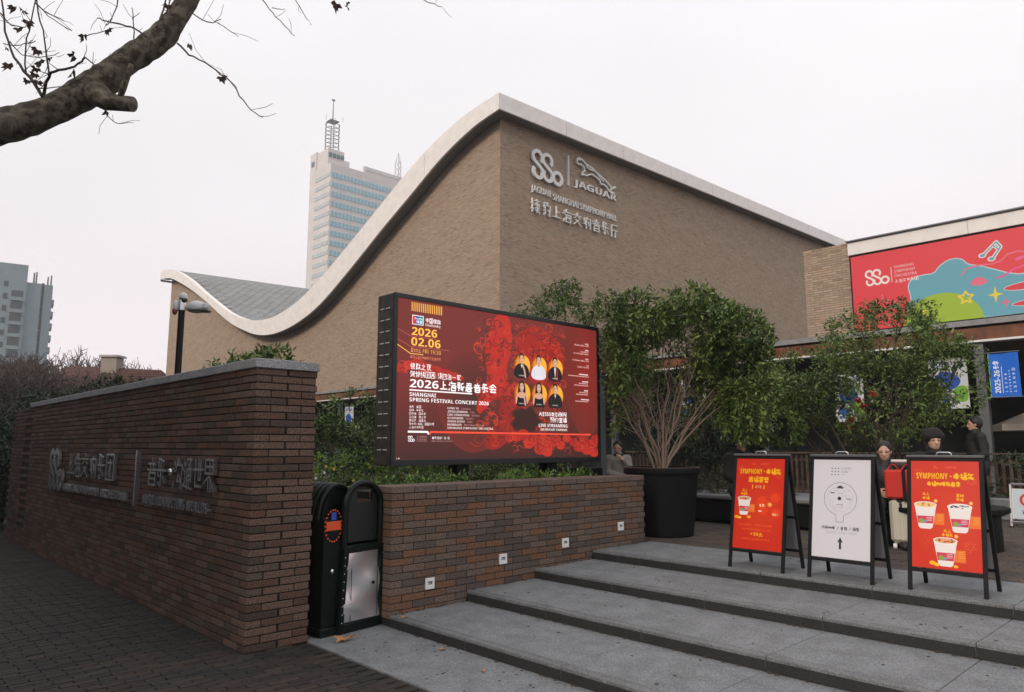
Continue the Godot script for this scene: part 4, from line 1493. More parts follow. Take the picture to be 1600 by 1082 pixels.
func make_hall():
	var t := thing("concert_hall", "large beige brick concert hall with a white-edged wave-shaped roof", "building")
	var zs := []
	var z := HZ + OV
	while z > FAR_Z - 0.8:
		zs.append(z)
		z -= 0.45
	zs.append(FAR_Z - 0.8)
	# brick walls
	var w := MB.new()
	var base_y := 4.75
	for i in zs.size() - 1:
		var a: float = minf(zs[i], HZ)
		var b: float = maxf(zs[i + 1], FAR_Z)
		if a <= b: continue
		w.poly([Vector3(HX, base_y, a), Vector3(HX, base_y, b), Vector3(HX, roof_low(b) + 0.3, b), Vector3(HX, roof_low(a) + 0.3, a)], Vector3.LEFT)
	obj("street_facade", w, M.hall_brick, t)
	w = MB.new()
	w.poly([Vector3(HX, base_y, HZ), Vector3(60, base_y, HZ), Vector3(60, 17.4, HZ), Vector3(HX, 16.5, HZ)], Vector3(0, 0, 1))
	obj("forecourt_facade", w, M.hall_brick, t)
	w = MB.new()
	w.poly([Vector3(HX, base_y, FAR_Z), Vector3(60, base_y, FAR_Z), Vector3(60, 16.9, FAR_Z), Vector3(HX, 16.2, FAR_Z)], Vector3(0, 0, -1))
	w.poly([Vector3(60, base_y, HZ), Vector3(60, base_y, FAR_Z), Vector3(60, 9, FAR_Z), Vector3(60, 9, HZ)], Vector3.RIGHT)
	w.poly([Vector3(HX, base_y, HZ), Vector3(60, base_y, HZ), Vector3(60, base_y, FAR_Z), Vector3(HX, base_y, FAR_Z)], Vector3.DOWN)
	obj("rear_wall", w, M.hall_brick, t)
	# white metal roof edge in panels, along the wave and along the forecourt
	var x0 := HX - OV
	var seg := 12
	var i := 0
	while i < zs.size() - 1:
		var e := mini(i + seg, zs.size() - 1)
		var f := MB.new()
		for k in range(i, e):
			var a: float = zs[k] - (0.012 if k == i else 0.0)
			var b: float = zs[k + 1]
			var ta := Vector3(x0, roof_top(a), a)
			var tb := Vector3(x0, roof_top(b), b)
			var la := Vector3(x0, roof_low(a), a)
			var lb := Vector3(x0, roof_low(b), b)
			var inn := Vector3(0.35, 0, 0)
			f.poly([la, lb, tb, ta], Vector3.LEFT)
			f.poly([ta, tb, tb + inn, ta + inn], Vector3.UP)
			f.poly([la, lb, lb + inn * 0.3, la + inn * 0.3], Vector3.DOWN)
			f.poly([ta + inn, tb + inn, tb + inn - Vector3(0, 0.3, 0), ta + inn - Vector3(0, 0.3, 0)], Vector3.RIGHT)
		obj("roof_edge_panel", f, M.white_metal, t)
		i = e
	var x := x0
	while x < 60.0:
		var f := MB.new()
		var x2 := minf(x + 4.4, 60.5)
		var rise := 0.9 / 40.0
		var a := Vector3(x + (0.014 if x > x0 else 0.0), 0, HZ + OV)
		var b := Vector3(x2, 0, HZ + OV)
		var at := a + Vector3.UP * (17.08 + rise * (x - x0))
		var bt := b + Vector3.UP * (17.08 + rise * (x2 - x0))
		var al := at - Vector3.UP * 0.75
		var bl := bt - Vector3.UP * 0.75
		var inn := Vector3(0, 0, -0.35)
		f.poly([al, bl, bt, at], Vector3(0, 0, 1))
		f.poly([at, bt, bt + inn, at + inn], Vector3.UP)
		f.poly([al, bl, bl + inn * 0.3, al + inn * 0.3], Vector3.DOWN)
		obj("roof_edge_panel", f, M.white_metal, t)
		x = x2
	# rounded far end of the roof edge
	var f2 := MB.new()
	var ez: float = FAR_Z - 0.8
	f2.poly([Vector3(x0, roof_low(ez), ez), Vector3(x0 + 0.45, roof_low(ez) + 0.1, ez - 1.3), Vector3(x0 + 0.45, roof_top(ez), ez - 1.3), Vector3(x0, roof_top(ez), ez)], Vector3.LEFT)
	f2.poly([Vector3(x0, roof_low(ez), ez), Vector3(x0 + 0.45, roof_low(ez) + 0.1, ez - 1.3), Vector3(x0 + 8, roof_low(ez) + 0.1, ez - 1.3), Vector3(x0 + 8, roof_low(ez), ez)], Vector3.DOWN)
	f2.poly([Vector3(x0, roof_top(ez), ez), Vector3(x0 + 0.45, roof_top(ez), ez - 1.3), Vector3(x0 + 8, roof_top(ez), ez - 1.3), Vector3(x0 + 8, roof_top(ez), ez)], Vector3.UP)
	obj("roof_edge_panel", f2, M.white_metal, t)
	# soffit
	var s := MB.new()
	for k in zs.size() - 1:
		var a: float = zs[k]
		var b: float = zs[k + 1]
		s.poly([Vector3(x0 + 0.1, roof_low(a) + 0.03, a), Vector3(x0 + 0.1, roof_low(b) + 0.03, b), Vector3(HX + 0.05, roof_low(b) + 0.06, b), Vector3(HX + 0.05, roof_low(a) + 0.06, a)], Vector3.DOWN)
	s.poly([Vector3(x0 + 0.1, 16.36, HZ + OV - 0.1), Vector3(60, 17.25, HZ + OV - 0.1), Vector3(60, 17.28, HZ - 0.05), Vector3(x0 + 0.1, 16.39, HZ - 0.05)], Vector3.DOWN)
	obj("soffit", s, mat(0.20, 0.21, 0.21, 0.8), t)
	# the roof surface: the same wave drawn back along +X, laid with rows of tiles
	var rf := MB.new()
	var tiles := MB.new()
	var r := RandomNumberGenerator.new()
	r.seed = 33
	for k in zs.size() - 1:
		var a: float = zs[k]
		var b: float = zs[k + 1]
		var ya := roof_top(a) - 0.10
		var yb := roof_top(b) - 0.10
		var lift := 0.9
		rf.poly([Vector3(x0 + 0.34, ya, a), Vector3(x0 + 0.34, yb, b), Vector3(60, yb + lift, b), Vector3(60, ya + lift, a)], Vector3.UP)
		if a < -43.0 and a > -64.5:
			var along := Vector3(0, yb - ya, b - a).normalized()
			var xx := x0 + 0.75 + 0.35 * (k % 2)
			var nn := along.cross(Vector3.RIGHT).normalized()
			if nn.y < 0: nn = -nn
			while xx < x0 + 19.0:
				var rise := (xx - x0) * 0.9 / 40.0
				var g := 0.9 + 0.25 * r.randf()
				tiles.col = Color(0.24 * g, 0.245 * g, 0.25 * g)
				tiles.box(Vector3(xx + (r.randf() - 0.5) * 0.06, lerpf(ya, yb, 0.5) + rise + 0.035, lerpf(a, b, 0.5)), Vector3(0.62, 0.05, 0.5), 0.0, Basis(Vector3.RIGHT, nn, Vector3.RIGHT.cross(nn)).rotated(Vector3.RIGHT, 0.10 + 0.06 * r.randf()))
				xx += 0.7
	obj("roof", rf, triplanar(mat(0.24, 0.245, 0.25, 0.7), M.blot, 0.6, 2.0), t)
	var tm := mat(1, 1, 1, 0.75)
	tm.vertex_color_use_as_albedo = true
	stuff(obj("roof_tiles", tiles, tm, t))
	# band under the brick: grey ledge, rust-coloured panels, white drip edge
	band(t, HX, HZ - 0.2, FAR_Z, "hall")
	# sign on the forecourt facade
	var sg := thing("hall_sign", "white emblem, leaping cat and raised lettering high on the beige brick facade", "sign")
	var o := Vector3(22.9, 0, HZ)
	var right := Vector3.RIGHT
	var up := Vector3.UP
	var em := MB.new()
	for l in emblem_lines():
		var p := PackedVector2Array()
		for q in l: p.append(Vector2(q.x * 1.56, q.y * 1.48))
		ribbon_solid(em, p, o + Vector3(0.0, 14.04, 0.06), right, up, 0.175, 0.10)
	obj("ring_emblem", em, M.white_paint, sg)
	var dv := MB.new()
	dv.span(Vector3(25.44, 14.30, HZ), Vector3(25.50, 15.85, HZ + 0.14))
	obj("divider_bar", dv, M.white_paint, sg)
	var cat := MB.new()
	var outline := PackedVector2Array()
	for q in [[0.02, 0.72], [0.10, 0.82], [0.26, 0.86], [0.44, 0.80], [0.62, 0.70], [0.82, 0.66], [1.05, 0.62], [1.30, 0.50], [1.52, 0.42], [1.76, 0.34], [2.02, 0.24], [2.24, 0.12], [2.42, 0.02], [2.60, 0.03], [2.74, 0.14], [2.62, 0.10], [2.46, -0.04], [2.30, -0.12], [2.44, -0.22], [2.62, -0.20], [2.40, -0.28], [2.22, -0.20], [2.06, -0.04], [1.84, 0.02], [1.66, -0.02], [1.58, 0.14], [1.34, 0.24], [1.06, 0.30], [0.86, 0.24], [0.66, 0.12], [0.44, 0.14], [0.34, 0.06], [0.40, 0.24], [0.56, 0.34], [0.46, 0.52], [0.30, 0.58], [0.14, 0.54], [0.02, 0.60], [0.02, 0.72]]: outline.append(Vector2(q[0] * 1.13, q[1] * 1.06))
	ribbon_solid(cat, outline.slice(0, 22), Vector3(26.05, 15.02, HZ + 0.06), right, up, 0.075, 0.1)
	ribbon_solid(cat, outline.slice(21), Vector3(26.05, 15.02, HZ + 0.06), right, up, 0.075, 0.102)
	for l in [[[0.56, 0.66], [0.74, 0.48], [0.98, 0.44], [1.2, 0.46]], [[1.40, 0.42], [1.62, 0.24], [1.86, 0.16]], [[0.10, 0.70], [0.2, 0.66], [0.28, 0.74]]]:
		var p := PackedVector2Array()
		for q in l: p.append(Vector2(q[0] * 1.13, q[1] * 1.22))
		ribbon_solid(cat, p, Vector3(26.05, 15.02, HZ + 0.06), right, up, 0.06, 0.09)
	obj("leaping_cat_emblem", cat, M.white_paint, sg)
	for q in [["JAGUAR", 25.85, 14.32, 3.40, 0.34, true], ["JAGUAR SHANGHAI SYMPHONY HALL", 22.88, 13.32, 6.38, 0.31, false]]:
		latin_words("word", q[0], Vector3(q[1], q[2], HZ + 0.05), right, up, q[3], q[4], 0.06, q[5], M.white_paint, sg)
	var cx := 22.88
	for ch in "捷豹上海交响音乐厅":
		var b := MB.new()
		brush_solid(b, ch, Vector3(cx, 12.42, HZ + 0.05), right, up, 0.53, 0.62, 0.0, 0.045, 0.09)
		obj("letter", b, M.white_paint, sg)
		cx += 0.73

# the horizontal band that runs round the buildings above the glazed ground floor
func band(t: Node3D, x: float, z0: float, z1: float, seedling: String):
	var l := MB.new()
	l.span(Vector3(x - 0.10, 4.66, z1), Vector3(x + 0.3, 4.80, z0))
	obj("ledge", l, M.granite_light, t)
	var d := MB.new()
	d.span(Vector3(x + 0.02, 4.60, z1), Vector3(x + 0.3, 4.66, z0))
	obj("shadow_gap", d, M.dark_void, t)
	var z := z0
	while z > z1 + 0.1:
		var e := maxf(z - 2.4, z1)
		var p := MB.new()
		p.span(Vector3(x - 0.04, 4.29, e + 0.006), Vector3(x + 0.25, 4.60, z - 0.006), 0.006)
		obj("rust_panel", p, M.rust, t)
		z = e
	var w := MB.new()
	w.span(Vector3(x - 0.07, 4.235, z1), Vector3(x + 0.25, 4.286, z0))
	obj("drip_edge", w, M.white_paint, t)

# ---------------------------------------------------------------- the wing with the red billboard
func make_wing():
	var t := thing("wing_building", "low wing with white coping, brick end panel and rust-coloured band under a red billboard", "building")
	var x := 20.85
	var zl := -9.19
	var zr := 6.0
	var b := MB.new()
	b.span(Vector3(x, 4.80, zl), Vector3(x + 0.4, 7.42, -7.88))
	obj("brick_panel", b, M.hall_brick, t)
	var body := MB.new()
	body.span(Vector3(x + 0.05, 4.80, -7.875), Vector3(40, 7.36, zr))
	body.span(Vector3(x + 0.42, 4.80, zl), Vector3(40, 7.36, -7.875))
	obj("body_wall", body, M.hall_brick, t)
	var z := -7.88
	while z < zr:
		var p := MB.new()
		p.span(Vector3(x - 0.10, 7.02, z + 0.006), Vector3(x + 0.3, 7.40, minf(z + 3.0, zr)), 0.01)
		obj("coping_panel", p, M.white_metal, t)
		z += 3.0
	var cap := MB.new()
	cap.span(Vector3(x - 0.16, 7.40, -7.90), Vector3(x + 0.5, 7.445, zr), 0.008)
	obj("coping_cap", cap, M.grey_metal, t)
	band(t, x - 0.02, zr, -22.6, "wing")
	var roof := MB.new()
	roof.span(Vector3(x + 0.3, 4.24, -22.4), Vector3(27, 4.62, zr))
	obj("canopy", roof, mat(0.10, 0.09, 0.085, 0.9), t)
	for zz in [-16.5, -10.7, -4.9, 0.9]:
		var c := MB.new()
		c.span(Vector3(x - 0.01, 0.40, zz - 0.11), Vector3(x + 0.21, 4.234, zz + 0.11), 0.012)
		for yy in [1.6, 2.78, 4.0]: c.span(Vector3(x - 0.018, yy, zz - 0.118), Vector3(x + 0.218, yy + 0.03, zz + 0.118))
		obj("column", c, M.grey_metal, t)
	var bill := thing("billboard", "long red printed billboard with white ring emblem, blue cloud, green hill and stars", "billboard")
	var fr := MB.new()
	fr.span(Vector3(x - 0.05, 4.81, -7.86), Vector3(x + 0.045, 7.0, 1.2))
	obj("backing_frame", fr, M.black_metal, bill)
	var face := MB.new()
	face.poly([Vector3(x - 0.056, 4.84, -7.82), Vector3(x - 0.056, 4.84, 1.16), Vector3(x - 0.056, 6.97, 1.16), Vector3(x - 0.056, 6.97, -7.82)], Vector3.LEFT, [px(0, 1), px(1, 1), px(1, 0), px(0, 0)])
	obj("printed_sheet", face, print_mat(billboard_art(-7.82, 1.16, 4.84, 6.97), 0.45), bill)

# ---------------------------------------------------------------- what stands under the band: glazing, fence, posters
func make_ground_floor():
	var t := thing("ground_floor_front", "dark recessed glazed shopfront under the rust-coloured band", "shopfront")
	var x := 24.6
	var z := 6.0
	var r := RandomNumberGenerator.new()
	r.seed = 2
	var back := MB.new()
	back.span(Vector3(x + 0.06, 0.39, -64), Vector3(x + 0.3, 4.74, 6))
	obj("back_wall", back, triplanar(mat(0.10, 0.085, 0.075, 0.9), M.fine, 2.0, 0.3), t)
	while z > -40.0:
		var m := MB.new()
		m.span(Vector3(x - 0.05, 0.39, z - 0.05), Vector3(x + 0.06, 4.2, z + 0.05))
		obj("mullion", m, M.black_metal, t)
		if r.randf() < 0.72:
			var g := MB.new()
			g.span(Vector3(x, 0.5, z - 1.9), Vector3(x + 0.02, 3.9, z - 0.05))
			obj("pane", g, M.glass_dark, t)
		z -= 1.95
	var ce := MB.new()
	ce.span(Vector3(21.25, 4.25, -64.4), Vector3(x + 0.3, 4.33, -22.8))
	obj("ceiling", ce, mat(0.12, 0.1, 0.09, 0.9), t)
	for zz in [-30.0, -36.0, -42.0]:
		var post := MB.new()
		post.span(Vector3(21.0, 0.38, zz - 0.11), Vector3(21.2, 4.234, zz + 0.11))
		obj("post", post, M.grey_metal, t)
	# picket fence
	var f := thing("picket_fence", "brown wooden picket fence with a flat top rail under the trees", "fence")
	var pk := MB.new()
	pk.span(Vector3(-0.012, 0.0, -0.03), Vector3(0.012, 1.05, 0.03), 0.004)
	var pm := pk.commit()
	var wood2 := triplanar(mat(0.17, 0.11, 0.07, 0.7), M.blot, 1.4)
	var k := 0
	z = -13.2
	while z < -2.0:
		piece("picket", k, pm, wood2 if r.randf() < 0.5 else M.wood, f, Transform3D(Basis(), Vector3(17.4, 0.42, z)))
		k += 1
		z += 0.13
	for y in [0.62, 1.30]:
		var rail := MB.new()
		rail.span(Vector3(17.415, y, -13.3), Vector3(17.455, y + 0.06, -1.9))
		obj("rail", rail, M.wood, f)
	var tr := MB.new()
	tr.span(Vector3(17.33, 1.475, -13.3), Vector3(17.47, 1.515, -1.9), 0.006)
	obj("top_rail", tr, wood2, f)
	# season posters hung between the columns, seen through the trees
	var pa := print_mat(season_poster_art())
	for q in [[-5.75, 2.62, 0.9, 1.32, "white season poster with blue shapes hanging left of the blue flag column"], [-8.3, 2.35, 0.8, 1.35, "white season poster half hidden behind the red-dotted tree crown"], [-13.4, 2.55, 0.95, 1.35, "white season poster behind the potted tree branches"], [-35.4, 2.35, 0.9, 1.5, "white season poster at the far left beside the small tree"]]:
		var p := thing("season_poster", q[4], "poster", Vector3(21.3, q[1], q[0]), 0.0, "white and blue season posters under the band")
		var s := MB.new()
		s.span(Vector3(0.0, 0, -q[2] * 0.5), Vector3(0.02, q[3], q[2] * 0.5))
		obj("board", s, M.white_paint, p)
		var h := MB.new()
		h.poly([Vector3(-0.003, 0.01, -q[2] * 0.49), Vector3(-0.003, 0.01, q[2] * 0.49), Vector3(-0.003, q[3] - 0.01, q[2] * 0.49), Vector3(-0.003, q[3] - 0.01, -q[2] * 0.49)], Vector3.LEFT, [px(0, 1), px(1, 1), px(1, 0), px(0, 0)])
		obj("print", h, pa, p)
		for zz in [-q[2] * 0.4, q[2] * 0.4]:
			var c := MB.new()
			c.tube([Vector3(0.01, q[3], zz), Vector3(0.01, 4.25 - q[1], zz)], [0.006, 0.006], 5)
			obj("cord", c, M.black_metal, p)
	# blue season flag on the column
	var b := thing("season_flag", "bright blue season flag with white sideways lettering on the grey column", "flag", Vector3(20.8, 0, -4.79))
	var cl := MB.new()
	var n := 8
	for i in n:
		var u0 := float(i) / n
		var u1 := float(i + 1) / n
		var bulge := func(u: float) -> float: return 0.025 * sin(u * PI * 1.5)
		for j in 6:
			var v0 := j / 6.0
			var v1 := (j + 1) / 6.0
			var pt := func(u: float, v: float) -> Vector3: return Vector3(bulge.call(u) * (0.5 + v), 2.85 + v * 1.08 - 0.02 * u, 0.08 + u * 0.64)
			cl.poly([pt.call(u0, v0), pt.call(u1, v0), pt.call(u1, v1), pt.call(u0, v1)], Vector3.LEFT, [px(u0, 1 - v0), px(u1, 1 - v0), px(u1, 1 - v1), px(u0, 1 - v1)])
	obj("cloth", cl, print_mat(banner_art(), 0.7), b)
	for y in [2.84, 3.94]:
		var a := MB.new()
		a.tube([Vector3(0.0, y, 0.0), Vector3(0.0, y, 0.75)], [0.014, 0.014], 6)
		obj("arm", a, M.grey_metal, b)
	# cafe parasols beyond
	for q in [[23.2, -4.35, 2.62, "beige square cafe parasol just below the blue flag"]]:
		var p := thing("cafe_parasol", q[3], "parasol", Vector3(q[0], 0.41, q[1]), 0.35)
		var c := MB.new()
		var y: float = q[2] - 0.41
		for i in 4:
			var a := TAU * (i + 0.5) / 4
			var d := TAU * (i + 1.5) / 4
			var p1 := Vector3(cos(a) * 1.15, y - 0.4, sin(a) * 1.15)
			var p2 := Vector3(cos(d) * 1.15, y - 0.4, sin(d) * 1.15)
			c.poly([Vector3(0, y, 0), p1, p2], Vector3.UP + (p1 + p2) * 0.3)
			c.poly([p1, p2, p2 - Vector3(0, 0.16, 0), p1 - Vector3(0, 0.16, 0)], p1 + p2)
		var cm := mat(0.62, 0.55, 0.46, 0.9)
		cm.backlight_enabled = true
		cm.backlight = Color(0.3, 0.26, 0.2)
		obj("canopy", c, cm, p)
		var s := MB.new()
		s.tube([Vector3.ZERO, Vector3(0, y + 0.05, 0)], [0.025, 0.025], 8)
		obj("pole", s, M.black_metal, p)

# ---------------------------------------------------------------- unseen building added across the street to shade the sign wall and pavement
func make_shade_house():
	var t := thing("added_shade_house", "long unseen plastered building added behind the camera to shade the sign wall", "building", Vector3(-12.5, 0, 0))
	var w := MB.new()
	w.span(Vector3(-10, -0.1, -60), Vector3(0, 21.0, -3.2))
	obj("wall", w, triplanar(mat(0.16, 0.14, 0.125, 0.9), M.blot, 0.2), t)
	var c := MB.new()
	c.span(Vector3(-10.2, 21.0, -60.2), Vector3(0.3, 21.5, -3.0), 0.04)
	obj("cornice", c, M.concrete, t)
	var f := MB.new()
	f.span(Vector3(0.0, 0, -0.6), Vector3(0.06, 1.7, 0.6), 0.01)
	var frame := f.commit()
	var g := MB.new()
	g.span(Vector3(0.06, 0.08, -0.52), Vector3(0.075, 1.62, 0.52))
	var pane := g.commit()
	for k in 16:
		for j in 5:
			var o := obj("window", frame, M.white_paint, t)
			o.position = Vector3(0.003, 2.0 + j * 3.6, -5.4 - k * 3.5)
			obj("pane", pane, M.glass_dark, o)

# ---------------------------------------------------------------- towers in the haze
func tower_windows(t: Node3D, o: Vector3, along: Vector3, out: Vector3, len: float, y0: float, dy: float, floors: int, n: int, h: float, frame: Material, glass: Material):
	for j in floors:
		var y := y0 - j * dy
		var f := MB.new()
		var mid := o + along * len * 0.5 + Vector3.UP * (y - h * 0.5)
		f.box(mid + out * 0.02, Vector3(len, h, 0.2), 0.0, Basis(along, Vector3.UP, out))
		var fo := obj("window_band", f, glass, t)
		var g := MB.new()
		for i in n + 1:
			g.box(o + along * (len * i / n) + Vector3.UP * (y - h * 0.5) + out * 0.16, Vector3(0.22, h, 0.14), 0.0, Basis(along, Vector3.UP, out))
		stuff(obj("mullions", g, frame, fo))

func make_towers():
	# slab tower with the mast
	var t := thing("office_tower", "tall pale tower with blue window bands and a lattice mast on its crown", "building")
	var wall := triplanar(mat(0.66, 0.635, 0.62, 0.9), M.faint, 0.02)
	var blue := mat(0.20, 0.46, 0.56, 0.25)
	var corner := Vector3(124.7, 0, -224.8)
	var B := Vector3(1, 0, 0)        # broad face, going right
	var A := Vector3(0, 0, -1)   # narrow face, going left
	var outB := Vector3(-B.z, 0, B.x)
	if outB.dot(-corner) < 0: outB = -outB
	var outA := Vector3(-A.z, 0, A.x)
	if outA.dot(-corner) < 0: outA = -outA
	var la := 11.0
	var lb := 34.0
	var quad := func(mb: MB, p: Vector3, a: Vector3, b: Vector3, y0: float, y1: float):
		var c := [p, p + a, p + a + b, p + b]
		var mid: Vector3 = (c[0] + c[2]) * 0.5
		for i in 4:
			var q: Vector3 = c[i]
			var w: Vector3 = c[(i + 1) % 4]
			mb.poly([q + Vector3.UP * y0, w + Vector3.UP * y0, w + Vector3.UP * y1, q + Vector3.UP * y1], (q + w) * 0.5 - mid)
		mb.poly([c[0] + Vector3.UP * y1, c[1] + Vector3.UP * y1, c[2] + Vector3.UP * y1, c[3] + Vector3.UP * y1], Vector3.UP)
	var body := MB.new()
	quad.call(body, corner, A * la, B * lb, 0.0, 103.0)
	obj("wall", body, wall, t)
	var core := MB.new()
	quad.call(core, corner + A * la, A * 4.4, B * 14.0, 0.0, 110.2)
	quad.call(core, corner + A * 3.0 + B * 0.4, A * 8.0, B * 6.6, 103.0, 109.6)
	obj("stair_core", core, wall, t)
	var parapet := MB.new()
	quad.call(parapet, corner + B * 14.0 + A * 0.3, A * 1.0, B * 20.0, 103.0, 105.6)
	obj("parapet", parapet, wall, t)
	for k in 6:
		var p := MB.new()
		p.box(corner + B * (15.5 + k * 2.6) + A * 0.25 + Vector3.UP * 104.6, Vector3(1.5, 0.9, 0.3), 0.0, Basis(B, Vector3.UP, outB))
		obj("parapet_opening", p, mat(0.6, 0.62, 0.64, 0.8), t)
	tower_windows(t, corner + B * 0.4, B, outB, lb - 0.8, 99.6, 3.62, 17, 22, 1.9, wall, blue)
	tower_windows(t, corner + A * 0.3, A, outA, la - 0.6, 99.6, 3.62, 17, 6, 1.5, wall, mat(0.42, 0.50, 0.53, 0.25))
	for k in 4:
		var p := MB.new()
		p.box(corner + A * 2.85 + B * (1.2 + k * 1.65) + Vector3.UP * 107.2 + outB * 0.1, Vector3(1.15, 1.5, 0.3), 0.0, Basis(B, Vector3.UP, outB))
		obj("window", p, mat(0.06, 0.14, 0.18, 0.2), t)
	for q in [[0.5, 107.4]]:
		var p := MB.new()
		p.box(corner + A * (la + 2.2) + Vector3.UP * 106.0 + outA * 0.1, Vector3(1.8, 1.8, 0.3), 0.0, Basis(A, Vector3.UP, outA))
		obj("window", p, mat(0.06, 0.14, 0.18, 0.2), t)
	# lattice mast with ring stages
	var mast := MB.new()
	var mc := corner + A * 7.0 + B * 4.0
	for k in 4:
		var a := TAU * k / 4 + 0.3
		var d := Vector3(cos(a), 0, sin(a)) * 2.4
		mast.tube([mc + d + Vector3.UP * 109, mc + d + Vector3.UP * 121.5], [0.17, 0.17], 5)
	for k in 8:
		var ring := []
		var rr := []
		for i in 17:
			ring.append(mc + Vector3(cos(TAU * i / 16) * 2.6, 110.0 + k * 1.5, sin(TAU * i / 16) * 2.6))
			rr.append(0.13)
		mast.tube(ring, rr, 4, false)
	mast.box(mc + Vector3.UP * 122.0, Vector3(3.6, 0.25, 3.6))
	for k in 5: mast.tube([mc + Vector3(-2.8 + 1.4 * k, 122, 2.5 * sin(k * 2.0)), mc + Vector3(-2.8 + 1.4 * k, 124.2, 2.5 * sin(k * 2.0))], [0.09, 0.06], 4)
	mast.tube([mc + Vector3.UP * 121, mc + Vector3.UP * 131], [0.28, 0.12], 6)
	mast.box(mc + Vector3.UP * 130.6, Vector3(1.3, 0.5, 0.5))
	obj("mast", mast, mat(0.2, 0.2, 0.21, 0.7), t)
	var m2 := MB.new()
	var m2c := corner + B * 31.0 + A * 3.0
	for k in 3:
		var a := TAU * k / 3
		var d := Vector3(cos(a), 0, sin(a)) * 1.3
		m2.tube([m2c + d + Vector3.UP * 103, m2c + d + Vector3.UP * 112, m2c + Vector3.UP * 116.5], [0.13, 0.12, 0.08], 4)
	for k in 4:
		for i in 3:
			var a := TAU * i / 3
			var b := TAU * (i + 1) / 3
			m2.tube([m2c + Vector3(cos(a) * 1.3, 104 + k * 2.4, sin(a) * 1.3), m2c + Vector3(cos(b) * 1.3, 106.2 + k * 2.4, sin(b) * 1.3)], [0.08, 0.08], 4)
	obj("small_mast", m2, mat(0.3, 0.26, 0.26, 0.7), t)
	# residential tower at the far left
	var h := thing("apartment_tower", "bluish grey apartment tower with rows of balconies at the far left", "building")
	var hw := triplanar(mat(0.24, 0.31, 0.345, 0.9), M.faint, 0.03)
	var win := mat(0.05, 0.07, 0.085, 0.25)
	var c0 := Vector3(34.3, 0, -210.4)     # middle junction
	var F := Vector3(-c0.x, 0, -c0.z).normalized()     # towards the camera
	var R := Vector3.UP.cross(F)      # to the right as seen
	var basis := Basis(R, Vector3.UP, F)
	var bb := func(mb: MB, x0: float, x1: float, y0: float, y1: float, f0: float, f1: float): mb.box(c0 + R * (x0 + x1) * 0.5 + F * (f0 + f1) * 0.5 + Vector3.UP * (y0 + y1) * 0.5, Vector3(x1 - x0, y1 - y0, f1 - f0), 0.0, basis)
	var hb := MB.new()
	bb.call(hb, -24.0, 0.0, 0.0, 46.4, -14.0, 0.0)
	bb.call(hb, 0.0, 3.1, 0.0, 42.2, -10.0, -0.6)
	bb.call(hb, 3.1, 3.7, 0.0, 42.2, -10.0, -1.3)
	obj("wall", hb, hw, h)
	bb.call(hb, 0, 0, 0, 0, 0, 0)
	var side := MB.new()
	bb.call(side, 3.7, 5.5, 0.0, 42.0, -10.0, -0.2)
	obj("side_wall", side, triplanar(mat(0.20, 0.265, 0.295, 0.9), M.faint, 0.03), h)
	for k in 14:
		var y := 40.5 - k * 3.02
		for q in [[-0.2, 0.9, 1.4], [-6.0, 0.9, 1.4]]:
			var wi := MB.new()
			bb.call(wi, q[0] - q[1] * 0.5 - 4.0, q[0] + q[1] * 0.5 - 4.0, y, y + q[2], -0.05, 0.06)
			obj("window", wi, win, h)
		if k > 0:
			var bo := MB.new()
			bb.call(bo, -3.0, -0.6, y - 0.3, y + 0.0, 0.0, 0.9)
			bb.call(bo, -3.0, -0.6, y + 0.0, y + 0.55, 0.8, 0.9)
			obj("balcony", bo, hw, h)
			var op := MB.new()
			bb.call(op, -3.0, -0.6, y + 0.1, y + 2.3, -0.02, 0.05)
			obj("balcony_door", op, win, h)
			var b2 := MB.new()
			bb.call(b2, 5.5, 6.0, y - 0.4, y + 0.9, -6.0, -0.6)
			obj("balcony", b2, hw, h)
		var st := MB.new()
		bb.call(st, 3.12, 3.68, y - 0.9, y + 2.0, -1.32, -1.24)
		obj("stair_window", st, win, h)
	var ant := MB.new()
	for x in [1.4, 1.9, 4.4, 5.1]:
		ant.tube([c0 + R * x + F * -4.0 + Vector3.UP * 42, c0 + R * x + F * -4.0 + Vector3.UP * (44.6 + fmod(x, 2.0) * 0.6)], [0.22, 0.18], 5)
	obj("roof_pipes", ant, mat(0.2, 0.2, 0.2, 0.8), h)

